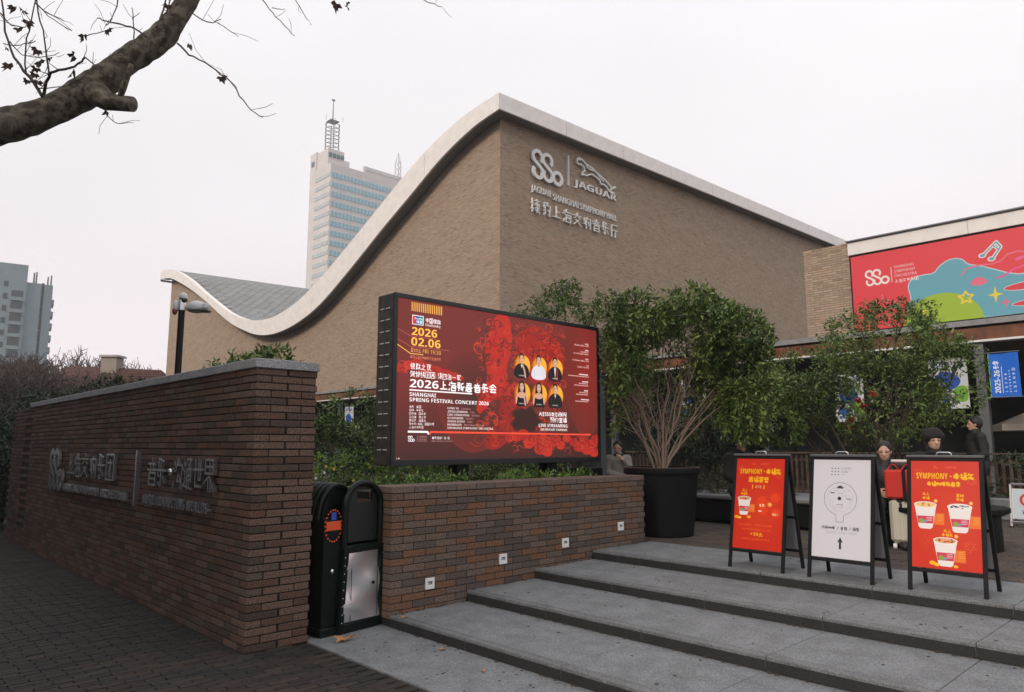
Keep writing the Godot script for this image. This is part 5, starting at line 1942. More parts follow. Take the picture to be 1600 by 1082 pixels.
# ---------------------------------------------------------------- red-roofed house among bare trees
func make_far_left():
	var t := thing("red_roofed_house", "low house with a red tiled hip roof and a pale square chimney", "house")
	var R := Vector3(0.723, 0, 0.691)
	var F := Vector3(-0.691, 0, 0.723)
	var c := Vector3(20.6, 0, -77.0)
	var basis := Basis(R, Vector3.UP, F)
	var w := MB.new()
	w.box(c + Vector3.UP * 2.5, Vector3(13, 5.0, 9), 0.0, basis)
	obj("wall", w, mat(0.25, 0.21, 0.18, 0.9), t)
	var p := func(x: float, y: float, f: float) -> Vector3: return c + R * x + F * f + Vector3.UP * y
	var tile := triplanar(mat(0.115, 0.045, 0.038, 0.85), M.blot, 0.5, 2.0)
	var under := MB.new()
	under.poly([p.call(-7.4, 5, 5.2), p.call(7.4, 5, 5.2), p.call(4.2, 9.0, 0), p.call(-4.6, 9.4, 0)], Vector3.UP + F)
	under.poly([p.call(-7.4, 5, -5.2), p.call(7.4, 5, -5.2), p.call(4.2, 9.0, 0), p.call(-4.6, 9.4, 0)], Vector3.UP - F)
	under.poly([p.call(7.4, 5, 5.2), p.call(7.4, 5, -5.2), p.call(4.2, 9.0, 0)], Vector3.UP + R)
	under.poly([p.call(-7.4, 5, 5.2), p.call(-7.4, 5, -5.2), p.call(-4.6, 9.4, 0)], Vector3.UP - R)
	var roof := obj("roof", under, tile, t)
	var courses := MB.new()
	for k in 16:
		var u := k / 16.0
		var y := 5.0 + 4.1 * u
		courses.bar(p.call(-7.4 + 2.8 * u, y + 0.06, 5.2 - 5.2 * u), p.call(7.4 - 3.2 * u, y + 0.06 - 0.4 * u * 0.5, 5.2 - 5.2 * u), 0.12, 0.09)
	obj("tile_course", courses, tile, roof)
	var ch := MB.new()
	ch.box(c + R * -0.6 + Vector3.UP * 9.4, Vector3(1.5, 1.5, 1.3), 0.0, basis)
	obj("chimney", ch, mat(0.33, 0.28, 0.24, 0.9), roof)
	ch = MB.new()
	ch.box(c + R * -0.6 + Vector3.UP * 10.3, Vector3(1.8, 0.2, 1.6), 0.0, basis)
	obj("chimney_cap", ch, mat(0.42, 0.40, 0.37, 0.9), roof)

# ---------------------------------------------------------------- the LED screen
func make_screen():
	var t := thing("led_screen", "large outdoor LED screen showing a red concert poster on two short posts", "screen")
	var x0 := 4.634
	var x1 := 8.275
	var y0 := 1.435
	var y1 := 3.40
	var zf := -6.80
	var zb := -7.13
	var body := MB.new()
	body.span(Vector3(x0, y0, zb), Vector3(x1, y1, zf - 0.012), 0.006)
	var skin := triplanar(mat(0.105, 0.092, 0.083, 0.55), M.blot, 1.2)
	obj("cabinet", body, skin, t)
	var fr := MB.new()
	var b := 0.052
	fr.span(Vector3(x0 - 0.002, y1 - b, zf - 0.02), Vector3(x1 + 0.002, y1 + 0.003, zf + 0.012), 0.004)
	fr.span(Vector3(x0 - 0.002, y0 - 0.003, zf - 0.02), Vector3(x1 + 0.002, y0 + b + 0.012, zf + 0.012), 0.004)
	fr.span(Vector3(x0 - 0.002, y0 + b + 0.012, zf - 0.02), Vector3(x0 + b, y1 - b, zf + 0.012), 0.004)
	fr.span(Vector3(x1 - b, y0 + b + 0.012, zf - 0.02), Vector3(x1 + 0.002, y1 - b, zf + 0.012), 0.004)
	obj("frame", fr, mat(0.022, 0.024, 0.027, 0.45, 0.2), t)
	var f := MB.new()
	f.poly([Vector3(x0 + b, y0 + b + 0.012, zf), Vector3(x1 - b, y0 + b + 0.012, zf), Vector3(x1 - b, y1 - b, zf), Vector3(x0 + b, y1 - b, zf)], Vector3(0, 0, 1), [px(0, 1), px(1, 1), px(1, 0), px(0, 0)])
	var m := StandardMaterial3D.new()
	m.albedo_color = Color(0.02, 0.02, 0.02)
	m.roughness = 0.6
	m.emission_enabled = true
	m.emission_texture = screen_art()
	m.emission_operator = BaseMaterial3D.EMISSION_OP_MULTIPLY
	m.emission = Color.WHITE
	m.emission_energy_multiplier = 1.2
	m.texture_repeat = false
	obj("display_screen", f, m, t)
	for k in 13:
		for j in 2:
			var s := MB.new()
			s.box(Vector3(x0 - 0.003, y1 - 0.17 - k * 0.135, zf - 0.115 - j * 0.115), Vector3(0.012, 0.012, 0.075), 0.002)
			obj("painted_slot_light", s, M.white_paint, t)  # white colour stands in for light showing through the cabinet slots
	for x in [5.75, 7.35]:
		var p := MB.new()
		p.span(Vector3(x - 0.09, 0.9, -7.06), Vector3(x + 0.09, y0, -6.88), 0.006)
		p.span(Vector3(x - 0.14, 1.12, -7.11), Vector3(x + 0.14, 1.14, -6.83))
		obj("post", p, M.black_metal, t)
	var box := MB.new()
	box.span(Vector3(7.9, 1.13, -7.1), Vector3(8.45, 1.34, -6.9), 0.006)
	obj("cable_box", box, M.black_metal, t)

# ---------------------------------------------------------------- litter bin
func make_bin():
	var t := thing("litter_bin", "dark green double litter bin with ribbed arched roof and dented steel door", "litter bin", Vector3(3.325, 0, -5.865), deg_to_rad(9.0))
	t.scale = Vector3(1.07, 1.0, 1.0)
	# local: x right along the front, z forward, back runs to -z; the front arch stands proud at the right half
	var green := triplanar(mat(0.005, 0.012, 0.010, 0.3), M.blot, 2.0, 0.0, false)
	green.metallic_specular = 0.35
	var dark := mat(0.006, 0.008, 0.008, 0.6)
	var w := 0.63
	var d := 0.60
	var hb := 1.02      # spring of the arch
	var r := 0.18
	var body := MB.new()
	# side walls lean outwards a little at the foot
	for s in [[0.0, 0.03], [w - 0.03, w]]:
		body.span(Vector3(s[0], 0.0, -d), Vector3(s[1], hb, -0.02), 0.006)
	body.span(Vector3(0.03, 0.0, -d), Vector3(w - 0.03, hb, -d + 0.03))
	body.span(Vector3(0.03, 0.05, -d + 0.03), Vector3(0.22, hb, -0.03), 0.004)
	obj("body", body, green, t)
	var plinth := MB.new()
	plinth.span(Vector3(-0.012, 0.0, -d), Vector3(w + 0.012, 0.075, 0.0), 0.008)
	obj("plinth", plinth, green, t)
	# ribbed barrel roof: arched hoops one behind the other
	for k in 7:
		var pts := []
		var rr := []
		var z := -0.10 - k * 0.078
		for i in 15:
			var a := PI * i / 14.0
			pts.append(Vector3(w * 0.30 - cos(a) * (w * 0.30), hb - 0.02 + sin(a) * 0.30, z))
			rr.append(0.022)
		var h := MB.new()
		h.tube(pts, rr, 8)
		obj("roof_rib", h, green, t)
	var shell := MB.new()
	for i in 14:
		var a := PI * i / 14.0
		var a2 := PI * (i + 1) / 14.0
		var p := Vector3(w * 0.30 - cos(a) * (w * 0.29), hb - 0.02 + sin(a) * 0.285, 0)
		var q := Vector3(w * 0.30 - cos(a2) * (w * 0.29), hb - 0.02 + sin(a2) * 0.285, 0)
		shell.poly([p + Vector3(0, 0, -0.06), q + Vector3(0, 0, -0.06), q + Vector3(0, 0, -d), p + Vector3(0, 0, -d)], Vector3((p.x + q.x) * 0.5 - w * 0.3, 1, 0))
	var cap := PackedVector2Array()
	for i in 15: cap.append(px(w * 0.30 - cos(PI * i / 14.0) * w * 0.285, hb - 0.03 + sin(PI * i / 14.0) * 0.28))
	shell.prism(cap, Vector3(0, 0, -0.13), Vector3.RIGHT, Vector3.UP, Vector3(0, 0, 1), 0.02)
	obj("roof_shell", shell, green, t)
	# front arch with its window opening
	var arch := []
	var ra := []
	var ax := 0.405
	var ar := 0.198
	arch.append(Vector3(ax - ar, 0.74, 0.0))
	ra.append(0.028)
	for i in 15:
		var a := PI * i / 14.0
		arch.append(Vector3(ax - cos(a) * ar, 1.12 + sin(a) * 0.195, 0.0))
		ra.append(0.028)
	arch.append(Vector3(ax + ar, 0.74, 0.0))
	ra.append(0.028)
	var am := MB.new()
	am.tube(arch, ra, 10)
	obj("front_arch", am, green, t)
	var hood := MB.new()   # arched back plate with an opening near its top
	var pl := PackedVector2Array()
	pl.append(px(ax - ar, 0.78))
	for i in 15:
		var a := PI * i / 14.0
		pl.append(px(ax - cos(a) * ar, 1.12 + sin(a) * 0.19))
	pl.append(px(ax + ar, 0.78))
	var hole := PackedVector2Array([px(ax - 0.06, 1.14), px(ax + 0.12, 1.14), px(ax + 0.115, 1.235), px(ax + 0.04, 1.26), px(ax - 0.05, 1.245)])
	# split the plate round the opening so that the brick wall shows through it
	var left := Geometry2D.intersect_polygons(pl, PackedVector2Array([px(0, 0), px(ax - 0.06, 0), px(ax - 0.06, 2), px(0, 2)]))
	var rightp := Geometry2D.intersect_polygons(pl, PackedVector2Array([px(ax + 0.12, 0), px(2, 0), px(2, 2), px(ax + 0.12, 2)]))
	var midlow := Geometry2D.intersect_polygons(pl, PackedVector2Array([px(ax - 0.06, 0), px(ax + 0.12, 0), px(ax + 0.12, 1.14), px(ax - 0.06, 1.14)]))
	var midtop := Geometry2D.intersect_polygons(pl, PackedVector2Array([px(ax - 0.06, 1.25), px(ax + 0.12, 1.25), px(ax + 0.12, 2), px(ax - 0.06, 2)]))
	for q in [left, rightp, midlow, midtop]:
		for g in q: hood.prism(g, Vector3(0, 0, -0.05), Vector3.RIGHT, Vector3.UP, Vector3(0, 0, 1), 0.03)
	obj("hood_plate", hood, dark, t)
	var ledge := MB.new()
	ledge.span(Vector3(ax - ar - 0.01, 0.70, -0.04), Vector3(ax + ar + 0.01, 0.76, 0.045), 0.012)
	obj("front_ledge", ledge, green, t)
	# dented stainless door, narrower at the top
	var door := MB.new()
	var n := 22
	var prof := func(v: float) -> Vector2:   # half-widths left, right of the door at height v 0..1
		var l := ax - 0.215 + 0.055 * clampf((v - 0.62) / 0.38, 0, 1)
		var rr := ax + 0.212 - 0.035 * clampf((v - 0.7) / 0.3, 0, 1)
		return Vector2(l, rr)
	var fz := func(u: float, v: float) -> float: return 0.014 + 0.016 * sin(u * 3.0 + v * 6.0) * sin(v * 5.0 + 0.6) + 0.010 * sin(v * 9.0 - u * 3.5)
	for i in n:
		for j in n:
			var q := []
			for c in [[0, 0], [1, 0], [1, 1], [0, 1]]:
				var u := float(i + c[0]) / n
				var v := float(j + c[1]) / n
				var lr: Vector2 = prof.call(v)
				q.append(Vector3(lerpf(lr.x, lr.y, u), 0.09 + v * 0.60, fz.call(u, v)))
			door.poly(q, Vector3(0, 0, 1))
	var st := mat(0.72, 0.72, 0.74, 0.30, 0.75)
	var dn := obj("steel_door", door, st, t)
	var seam := MB.new()
	seam.span(Vector3(ax - 0.135, 0.10, 0.026), Vector3(ax - 0.131, 0.64, 0.031))
	seam.span(Vector3(ax + 0.155, 0.10, 0.026), Vector3(ax + 0.158, 0.60, 0.031))
	obj("seam", seam, dark, dn)
	var lock := MB.new()
	lock.lathe(Vector3.ZERO, [[0.0, 0.0], [0.014, 0.0], [0.014, 0.008], [0.0, 0.010]], 12)
	var lo := obj("lock", lock, M.black_metal, dn)
	lo.transform = Transform3D(Basis(Vector3.RIGHT, PI / 2), Vector3(ax + 0.11, 0.40, 0.026))
	# green frame posts at both sides of the door and the sill below
	var fp := MB.new()
	fp.bar(Vector3(ax - 0.232, 0.0, 0.01), Vector3(ax - 0.19, 0.74, 0.01), 0.05, 0.05, Vector3(0, 0, 1), 0.006)
	fp.bar(Vector3(ax + 0.228, 0.0, 0.01), Vector3(ax + 0.205, 0.74, 0.01), 0.05, 0.05, Vector3(0, 0, 1), 0.006)
	fp.span(Vector3(ax - 0.21, 0.0, -0.02), Vector3(ax + 0.21, 0.085, 0.035), 0.008)
	obj("door_frame", fp, green, t)
	var rv := MB.new()
	for k in 9:
		for s in [-1.0, 1.0]:
			rv.ball(Vector3(ax + s * (0.231 - 0.022 * k / 9.0), 0.10 + k * 0.07, 0.038), Vector3(0.006, 0.006, 0.004), 6, 4)
	stuff(obj("rivets", rv, M.bright_steel, t))
	# oval badge on the left panel: ring of dots, orange bar, blue letters
	var badge := Vector3(0.095, 0.945, 0.0)
	var ov := MB.new()
	for k in 22:
		var a := TAU * k / 22
		ov.ball(badge + Vector3(cos(a) * 0.086, sin(a) * 0.138, -0.012), Vector3(0.009, 0.009, 0.005), 6, 4)
	obj("badge_ring", ov, mat(0.62, 0.07, 0.02, 0.5), t)
	var ob := MB.new()
	ob.span(badge + Vector3(-0.074, -0.040, -0.016), badge + Vector3(0.074, 0.040, -0.006), 0.004)
	obj("badge_bar", ob, mat(0.70, 0.085, 0.02, 0.5), t)
	var bl := MB.new()
	bl.span(badge + Vector3(-0.026, 0.05, -0.016), badge + Vector3(0.026, 0.118, -0.008), 0.003)
	obj("badge_mark", bl, mat(0.02, 0.06, 0.40, 0.5), t)
	var pn := MB.new()
	pn.span(Vector3(-0.0, 0.08, -0.05), Vector3(0.215, 1.0, -0.018), 0.008)
	obj("left_panel", pn, green, t)
	var hd := MB.new()
	hd.ball(Vector3(0.10, 0.55, -0.016), Vector3(0.018, 0.022, 0.012))
	obj("panel_lock", hd, M.steel, t)
	# a dry leaf at its foot
	var lf := thing("fallen_leaf", "large dry orange leaf on the ground at the foot of the litter bin", "leaf", Vector3(3.42, 0.012, -5.66))
	var lm := MB.new()
	var o := []
	for k in 14:
		var a := TAU * k / 14
		var rad := 0.085 if k % 2 == 0 else 0.05
		o.append(Vector3(cos(a) * rad * 1.2, 0.012 + 0.018 * sin(a * 2.0) + 0.01 * (k % 3), sin(a) * rad * 0.8))
	for k in 14: lm.poly([Vector3(0, 0.015, 0), o[k], o[(k + 1) % 14]], Vector3.UP)
	lm.tube([Vector3(0.1, 0.012, 0), Vector3(0.16, 0.004, 0.02)], [0.003, 0.002], 5)
	obj("blade", lm, mat(0.42, 0.18, 0.07, 0.8), lf)
	for q in [[4.02, -5.62, 0.4, "small yellow leaf in the corner beside the first step"], [3.86, -4.86, 0.35, "small brown leaf at the foot of the lowest riser"], [3.72, -4.2, 0.3, "tiny dark leaf lying on the granite strip"]]:
		var c := dup(lf, "fallen_leaf", Vector3(q[0], 0.008 if q[0] < 3.98 else 0.112, q[1]), q[0] * 7.0, q[3])
		c.scale = Vector3.ONE * float(q[2])

# ---------------------------------------------------------------- A-boards
func a_board(label: String, zc: float, xf: float, w: float, art: Texture2D, yaw := 0.0) -> Node3D:
	var t := thing("a_board", label, "a-board", Vector3(xf, 0.42, zc), yaw, "A-boards on the top step")
	# local: front faces -x; hinge at x = 0.22, y = 1.14
	var hw := w * 0.5
	var H := 1.135
	var dx := 0.225
	var lean := Vector3(dx, H, 0).normalized()
	var outn := Vector3(-H, dx, 0).normalized()
	for s in [-1.0, 1.0]:
		var leg := MB.new()
		leg.bar(Vector3(0, 0.0, s * (hw - 0.016)), Vector3(dx, H, s * (hw - 0.016)), 0.032, 0.026, outn, 0.003)
		obj("front_leg", leg, M.black_metal, t)
		var bl := MB.new()
		bl.bar(Vector3(dx * 2.0, 0.0, s * (hw - 0.016)), Vector3(dx + 0.02, H, s * (hw - 0.016)), 0.032, 0.026, Vector3(H, dx, 0).normalized(), 0.003)
		obj("rear_leg", bl, M.black_metal, t)
	var at := func(v: float) -> Vector3: return Vector3(dx, H, 0) * v
	for v in [0.985, 0.152]:
		var frame := MB.new()
		frame.bar(at.call(v) + Vector3(0, 0, -hw + 0.032), at.call(v) + Vector3(0, 0, hw - 0.032), 0.03, 0.026, outn, 0.003)
		obj("cross_bar", frame, M.black_metal, t)
	for v in [0.985, 0.45, 0.152]:
		var p := Vector3(dx * 2.0 - (dx - 0.02) * v, H * v, 0)
		var frame := MB.new()
		frame.bar(p + Vector3(0, 0, -hw + 0.032), p + Vector3(0, 0, hw - 0.032), 0.026, 0.026, Vector3.UP, 0.003)
		obj("cross_bar", frame, M.black_metal, t)
	var lid := MB.new()
	lid.span(Vector3(dx - 0.03, H - 0.004, -hw), Vector3(dx + 0.05, H + 0.018, hw), 0.004)
	obj("top_bar", lid, M.grey_metal, t)
	var pan := MB.new()
	var c: Vector3 = at.call(0.57)
	var L := (at.call(0.97) - at.call(0.168)).length() as float
	pan.box(c - outn * 0.002, Vector3(w - 0.066, L, 0.010), 0.0, Basis(Vector3(0, 0, 1), lean, outn))
	obj("panel", pan, M.black_metal, t)
	var pr := MB.new()
	var q := []
	for k in [[-1, -1], [1, -1], [1, 1], [-1, 1]]:
		q.append(c + Vector3(0, 0, 1) * (k[0] * (hw - 0.034)) + lean * (k[1] * L * 0.498) + outn * 0.0052)
	pr.poly(q, outn, [px(0, 1), px(1, 1), px(1, 0), px(0, 0)])
	obj("poster", pr, print_mat(art, 0.35), t)
	var rb := MB.new()
	var pb := func(v: float) -> Vector3: return Vector3(dx * 2.0 - (dx - 0.02) * v, H * v, 0)
	var nb := Vector3(H, dx, 0).normalized()
	rb.box(pb.call(0.57), Vector3(w - 0.066, L, 0.010), 0.0, Basis(Vector3(0, 0, 1), Vector3(-(dx - 0.02), H, 0).normalized(), nb))
	obj("rear_panel", rb, mat(0.23, 0.23, 0.25, 0.6), t)
	var h := MB.new()
	h.tube([Vector3(dx, H + 0.01, -0.06), Vector3(dx, H + 0.035, -0.055), Vector3(dx, H + 0.042, -0.04), Vector3(dx, H + 0.042, 0.04), Vector3(dx, H + 0.035, 0.055), Vector3(dx, H + 0.01, 0.06)], [0.006, 0.006, 0.006, 0.006, 0.006, 0.006], 6)
	obj("handle", h, M.bright_steel, t)
	return t

func make_boards():
	a_board("red A-board with one large cup and small yellow lettering, leftmost of the three", -3.735, 6.955, 0.60, poster_red(0))
	a_board("white A-board with a round line drawing and an upward black arrow", -2.905, 6.965, 0.605, poster_white())
	a_board("red A-board with three cups, nearest and rightmost of the three", -2.03, 7.0, 0.60, poster_red(1), 0.02)

# ---------------------------------------------------------------- other street furniture
func make_street_things():
	# black tub of the multi-stemmed tree
	var t := thing("plant_pot", "tall tapered black tub holding the multi-stemmed tree beside the planter wall", "plant pot", Vector3(8.76, 0.42, -6.08))
	var p := MB.new()
	p.lathe(Vector3.ZERO, [[0.40, 0.0], [0.42, 0.02], [0.505, 0.84], [0.530, 0.845], [0.538, 0.87], [0.538, 0.92], [0.528, 0.935], [0.495, 0.935], [0.490, 0.88]], 40)
	obj("tub", p, black_plastic(), t)
	var rim := MB.new()
	rim.lathe(Vector3.ZERO, [[0.496, 0.936], [0.529, 0.936], [0.529, 0.942], [0.496, 0.942]], 40)
	obj("rim", rim, mat(0.15, 0.10, 0.08, 0.6), t)
	var s := MB.new()
	s.lathe(Vector3.ZERO, [[0.492, 0.87], [0.3, 0.895], [0.0, 0.90]], 30)
	obj("soil", s, M.soil, t)
	# low black round-cornered planter behind it
	var q := thing("low_planter", "low black planter trough with a pale stone rim behind the tall tub", "planter", Vector3(11.0, 0.42, -5.9))
	var b := MB.new()
	b.span(Vector3(-0.35, 0, -1.2), Vector3(0.95, 0.38, 1.7), 0.05)
	obj("trough", b, black_plastic(), q)
	b = MB.new()
	b.span(Vector3(-0.38, 0.382, -1.23), Vector3(0.98, 0.46, 1.73), 0.02)
	obj("stone_rim", b, mat(0.20, 0.20, 0.21, 0.7), q)
	# round black bench the people sit on
	q = thing("round_bench", "dark round bench behind the A-boards where two people sit", "bench", Vector3(10.2, 0.42, -2.95))
	b = MB.new()
	b.lathe(Vector3.ZERO, [[0.62, 0.0], [0.62, 0.40], [0.72, 0.45], [0.72, 0.50], [0.0, 0.502]], 32)
	obj("seat", b, M.black, q)
	# kerbed bed at the right edge
	q = thing("hedge_planter", "long low stone-edged planting bed along the right of the forecourt", "planter", Vector3(14.6, 0.41, -1.0))
	b = MB.new()
	b.span(Vector3(0, 0, -5.0), Vector3(0.28, 0.36, 5.0), 0.02)
	obj("stone_edge", b, M.granite, q)
	b = MB.new()
	b.span(Vector3(0.28, 0, -5.0), Vector3(2.6, 0.30, 5.0))
	obj("soil", b, M.soil, q)
	# floor sign at the right edge
	q = thing("floor_sign", "small folding floor sign with a red no-entry ring in a silver frame", "sign", Vector3(13.5, 0.41, -2.62))
	var f := MB.new()
	for z in [-0.30, 0.30]:
		f.bar(Vector3(-0.10, 0.02, z), Vector3(0.04, 0.66, z), 0.03, 0.02, Vector3.LEFT, 0.004)
		f.bar(Vector3(0.22, 0.0, z), Vector3(0.06, 0.66, z), 0.025, 0.02, Vector3.RIGHT, 0.004)
	f.bar(Vector3(0.04, 0.66, -0.30), Vector3(0.04, 0.66, 0.30), 0.03, 0.03, Vector3.UP, 0.004)
	f.bar(Vector3(-0.085, 0.09, -0.30), Vector3(-0.085, 0.09, 0.30), 0.03, 0.03, Vector3.UP, 0.004)
	obj("frame", f, M.bright_steel, q)
	var n := Vector3(-0.64, 0.14, 0).normalized()
	var up := Vector3(0.14, 0.64, 0).normalized()
	var pl := MB.new()
	pl.box(Vector3(-0.022, 0.365, 0), Vector3(0.56, 0.46, 0.012), 0.0, Basis(Vector3(0, 0, 1), up, n))
	obj("plate", pl, M.white_paint, q)
	var pr := MB.new()
	var c := Vector3(-0.022, 0.365, 0) + n * 0.008
	pr.poly([c - Vector3(0, 0, 0.27) - up * 0.225, c + Vector3(0, 0, 0.27) - up * 0.225, c + Vector3(0, 0, 0.27) + up * 0.225, c - Vector3(0, 0, 0.27) + up * 0.225], n, [px(0, 1), px(1, 1), px(1, 0), px(0, 0)])
	obj("print", pr, print_mat(notice_art(), 0.5), q)
	var ft := MB.new()
	for z in [-0.30, 0.30]: ft.box(Vector3(-0.10, 0.015, z), Vector3(0.07, 0.03, 0.05), 0.006)
	obj("rubber_feet", ft, M.black_metal, q)
	# camera post behind the sign wall
	q = thing("camera_post", "black post with white dome cameras and a floodlight behind the sign wall", "post", Vector3(4.55, 0, -13.38))
	b = MB.new()
	b.tube([Vector3(0, 0, 0), Vector3(0, 4.12, 0)], [0.062, 0.055], 14)
	obj("pole", b, M.black_metal, q)
	b = MB.new()
	b.box(Vector3(0.0, 4.17, 0.0), Vector3(0.12, 0.20, 0.12), 0.01)
	b.bar(Vector3(0, 4.12, 0), Vector3(0.16, 4.10, 0.17), 0.03, 0.03)
	obj("bracket", b, M.bright_steel, q)
	var wp := mat(0.62, 0.63, 0.64, 0.35)
	b = MB.new()
	b.lathe(Vector3(0.01, 4.28, 0.01), [[0.066, 0.0], [0.078, 0.03], [0.076, 0.07], [0.055, 0.11], [0.0, 0.13]], 20)
	obj("dome_housing", b, wp, q)
	b = MB.new()
	b.ball(Vector3(0.01, 4.27, 0.01), Vector3(0.075, 0.08, 0.075), 14, 8)
	obj("dome_lens", b, mat(0.01, 0.01, 0.012, 0.1), q)
	b = MB.new()
	b.ball(Vector3(-0.085, 4.16, -0.05), Vector3(0.052, 0.10, 0.052), 14, 10)
	obj("side_camera", b, wp, q)
	b = MB.new()
	b.ball(Vector3(-0.10, 4.06, -0.06), Vector3(0.045, 0.07, 0.045), 10, 8)
	obj("side_lens", b, mat(0.16, 0.04, 0.02, 0.3), q)
	# floodlight: bulging white back, grey rim, black glass face downwards, on the right
	var R := Vector3(0.723, 0, 0.691)
	var fl := MB.new()
	fl.ball(R * 0.27 + Vector3(0, 4.14, 0), Vector3(0.165, 0.115, 0.12), 18, 12, Basis(R, Vector3.UP, R.cross(Vector3.UP)))
	fl.box(R * 0.42 + Vector3(0, 4.155, 0), Vector3(0.10, 0.10, 0.16), 0.02, Basis(R, Vector3.UP, R.cross(Vector3.UP)))
	obj("floodlight_housing", fl, wp, q)
	var fg := MB.new()
	fg.box(R * 0.31 + Vector3(0, 4.075, 0), Vector3(0.36, 0.05, 0.22), 0.02, Basis(R, Vector3.UP, R.cross(Vector3.UP)))
	obj("floodlight_rim", fg, mat(0.10, 0.11, 0.10, 0.4), q)
	# suitcase with the red bag on it
	q = thing("suitcase", "cream upright suitcase with telescopic handle standing behind the white A-board", "suitcase", Vector3(9.68, 0.42, -3.20), 0.25)
	b = MB.new()
	b.span(Vector3(-0.13, 0.07, -0.16), Vector3(0.13, 0.60, 0.16), 0.045)
	for k in 5: b.span(Vector3(-0.137, 0.12, -0.125 + k * 0.055), Vector3(0.137, 0.55, -0.10 + k * 0.055), 0.004)
	obj("shell", b, mat(0.55, 0.52, 0.44, 0.45), q)
	b = MB.new()
	for z in [-0.09, 0.09]: b.tube([Vector3(0.08, 0.6, z), Vector3(0.08, 1.04, z)], [0.009, 0.009], 6)
	obj("rods", b, M.black_metal, q)
	b = MB.new()
	b.box(Vector3(0.08, 1.05, 0), Vector3(0.045, 0.035, 0.24), 0.012)
	obj("handle", b, mat(0.6, 0.6, 0.58, 0.4), q)
	for z in [-0.12, 0.12]:
		for x in [-0.09, 0.09]:
			var wh := MB.new()
			wh.lathe(Vector3.ZERO, [[0.0, -0.02], [0.035, -0.02], [0.035, 0.02], [0.0, 0.02]], 12)
			var wo := obj("wheel", wh, M.white_paint, q)
			wo.transform = Transform3D(Basis(Vector3.RIGHT, PI / 2), Vector3(x, 0.036, z))
	var g := thing("red_bag", "bright red shopping bag strapped on top of the cream suitcase", "bag", Vector3(9.62, 1.025, -3.20), 0.25)
	b = MB.new()
	b.span(Vector3(-0.10, 0.0, -0.17), Vector3(0.10, 0.34, 0.17), 0.02)
	obj("bag_body", b, M.red_cloth, g)
	for z in [-0.07, 0.08]:
		b = MB.new()
		var pts := []
		var rr := []
		for k in 9:
			pts.append(Vector3(-0.08 + 0.02 * sin(k), 0.32 + sin(PI * k / 8.0) * 0.09, z - 0.07 + 0.14 * k / 8.0))
			rr.append(0.008)
		b.tube(pts, rr, 6)
		obj("bag_handle", b, M.red_cloth, g)
	b = MB.new()
	b.span(Vector3(-0.112, -0.03, 0.02), Vector3(-0.100, 0.345, 0.06))
	obj("strap", b, M.black_metal, g)
	# brown slatted planter box far back by the person in white
	q = thing("slatted_box", "reddish brown slatted wooden box behind the stems of the potted tree", "planter", Vector3(11.9, 0.42, -8.1), 0.1)
	for k in 12:
		b = MB.new()
		b.span(Vector3(-0.02, 0.05, -0.62 + k * 0.10), Vector3(0.02, 0.86, -0.53 + k * 0.10), 0.004)
		obj("slat", b, triplanar(mat(0.22, 0.085, 0.055, 0.7), M.blot, 1.0), q)
	b = MB.new()
	b.span(Vector3(0.02, 0.0, -0.6), Vector3(0.5, 0.84, 0.57))
	obj("core", b, M.dark_void, q)
	# thin dark post near the screen
	q = thing("lamp_bollard", "slim dark grey post standing between the LED screen and the potted tree", "post", Vector3(10.55, 0.42, -8.65))
	b = MB.new()
	b.span(Vector3(-0.07, 0, -0.07), Vector3(0.07, 2.6, 0.07), 0.008)
	obj("shaft", b, M.grey_metal, q)
	b = MB.new()
	b.span(Vector3(-0.12, 0, -0.12), Vector3(0.12, 0.03, 0.12), 0.004)
	obj("foot_plate", b, M.grey_metal, q)

func black_plastic() -> StandardMaterial3D:
	var m := triplanar(mat(0.011, 0.012, 0.013, 0.6), M.fine, 2.0, 0.15)
	m.metallic_specular = 0.3
	return m

# ---------------------------------------------------------------- plants
func leaf_mat(backlight := 0.25) -> StandardMaterial3D:
	var m := mat(1, 1, 1, 0.55)
	m.vertex_color_use_as_albedo = true
	m.backlight_enabled = true
	m.backlight = Color(backlight, backlight, backlight * 0.6)
	return m

func rand_dir(r: RandomNumberGenerator) -> Vector3:
	var y := r.randf() * 2.0 - 1.0
	var a := r.randf() * TAU
	var s := sqrt(1.0 - y * y)
	return Vector3(cos(a) * s, y, sin(a) * s)

# a tuft of leaves at the end of a twig growing along d
func tuft(mb: MB, p: Vector3, d: Vector3, n: int, len: float, tones: Array, r: RandomNumberGenerator):
	for i in n:
		var dir := (d * 0.6 + rand_dir(r) * 0.9 + Vector3.DOWN * 0.15).normalized()
		var nn := (Vector3.UP * 0.8 + rand_dir(r) * 0.7)
		nn = (nn - dir * nn.dot(dir)).normalized()
		var c: Color = tones[r.randi() % tones.size()]
		var k := 0.8 + 0.4 * r.randf()
		mb.col = Color(c.r * k, c.g * k, c.b * k)
		var l := len * (0.7 + 0.6 * r.randf())
		mb.leaf(p + dir * 0.01 + d * (r.randf() - 0.5) * len, dir, dir.cross(nn), nn, l, l * 0.19, 0.25)

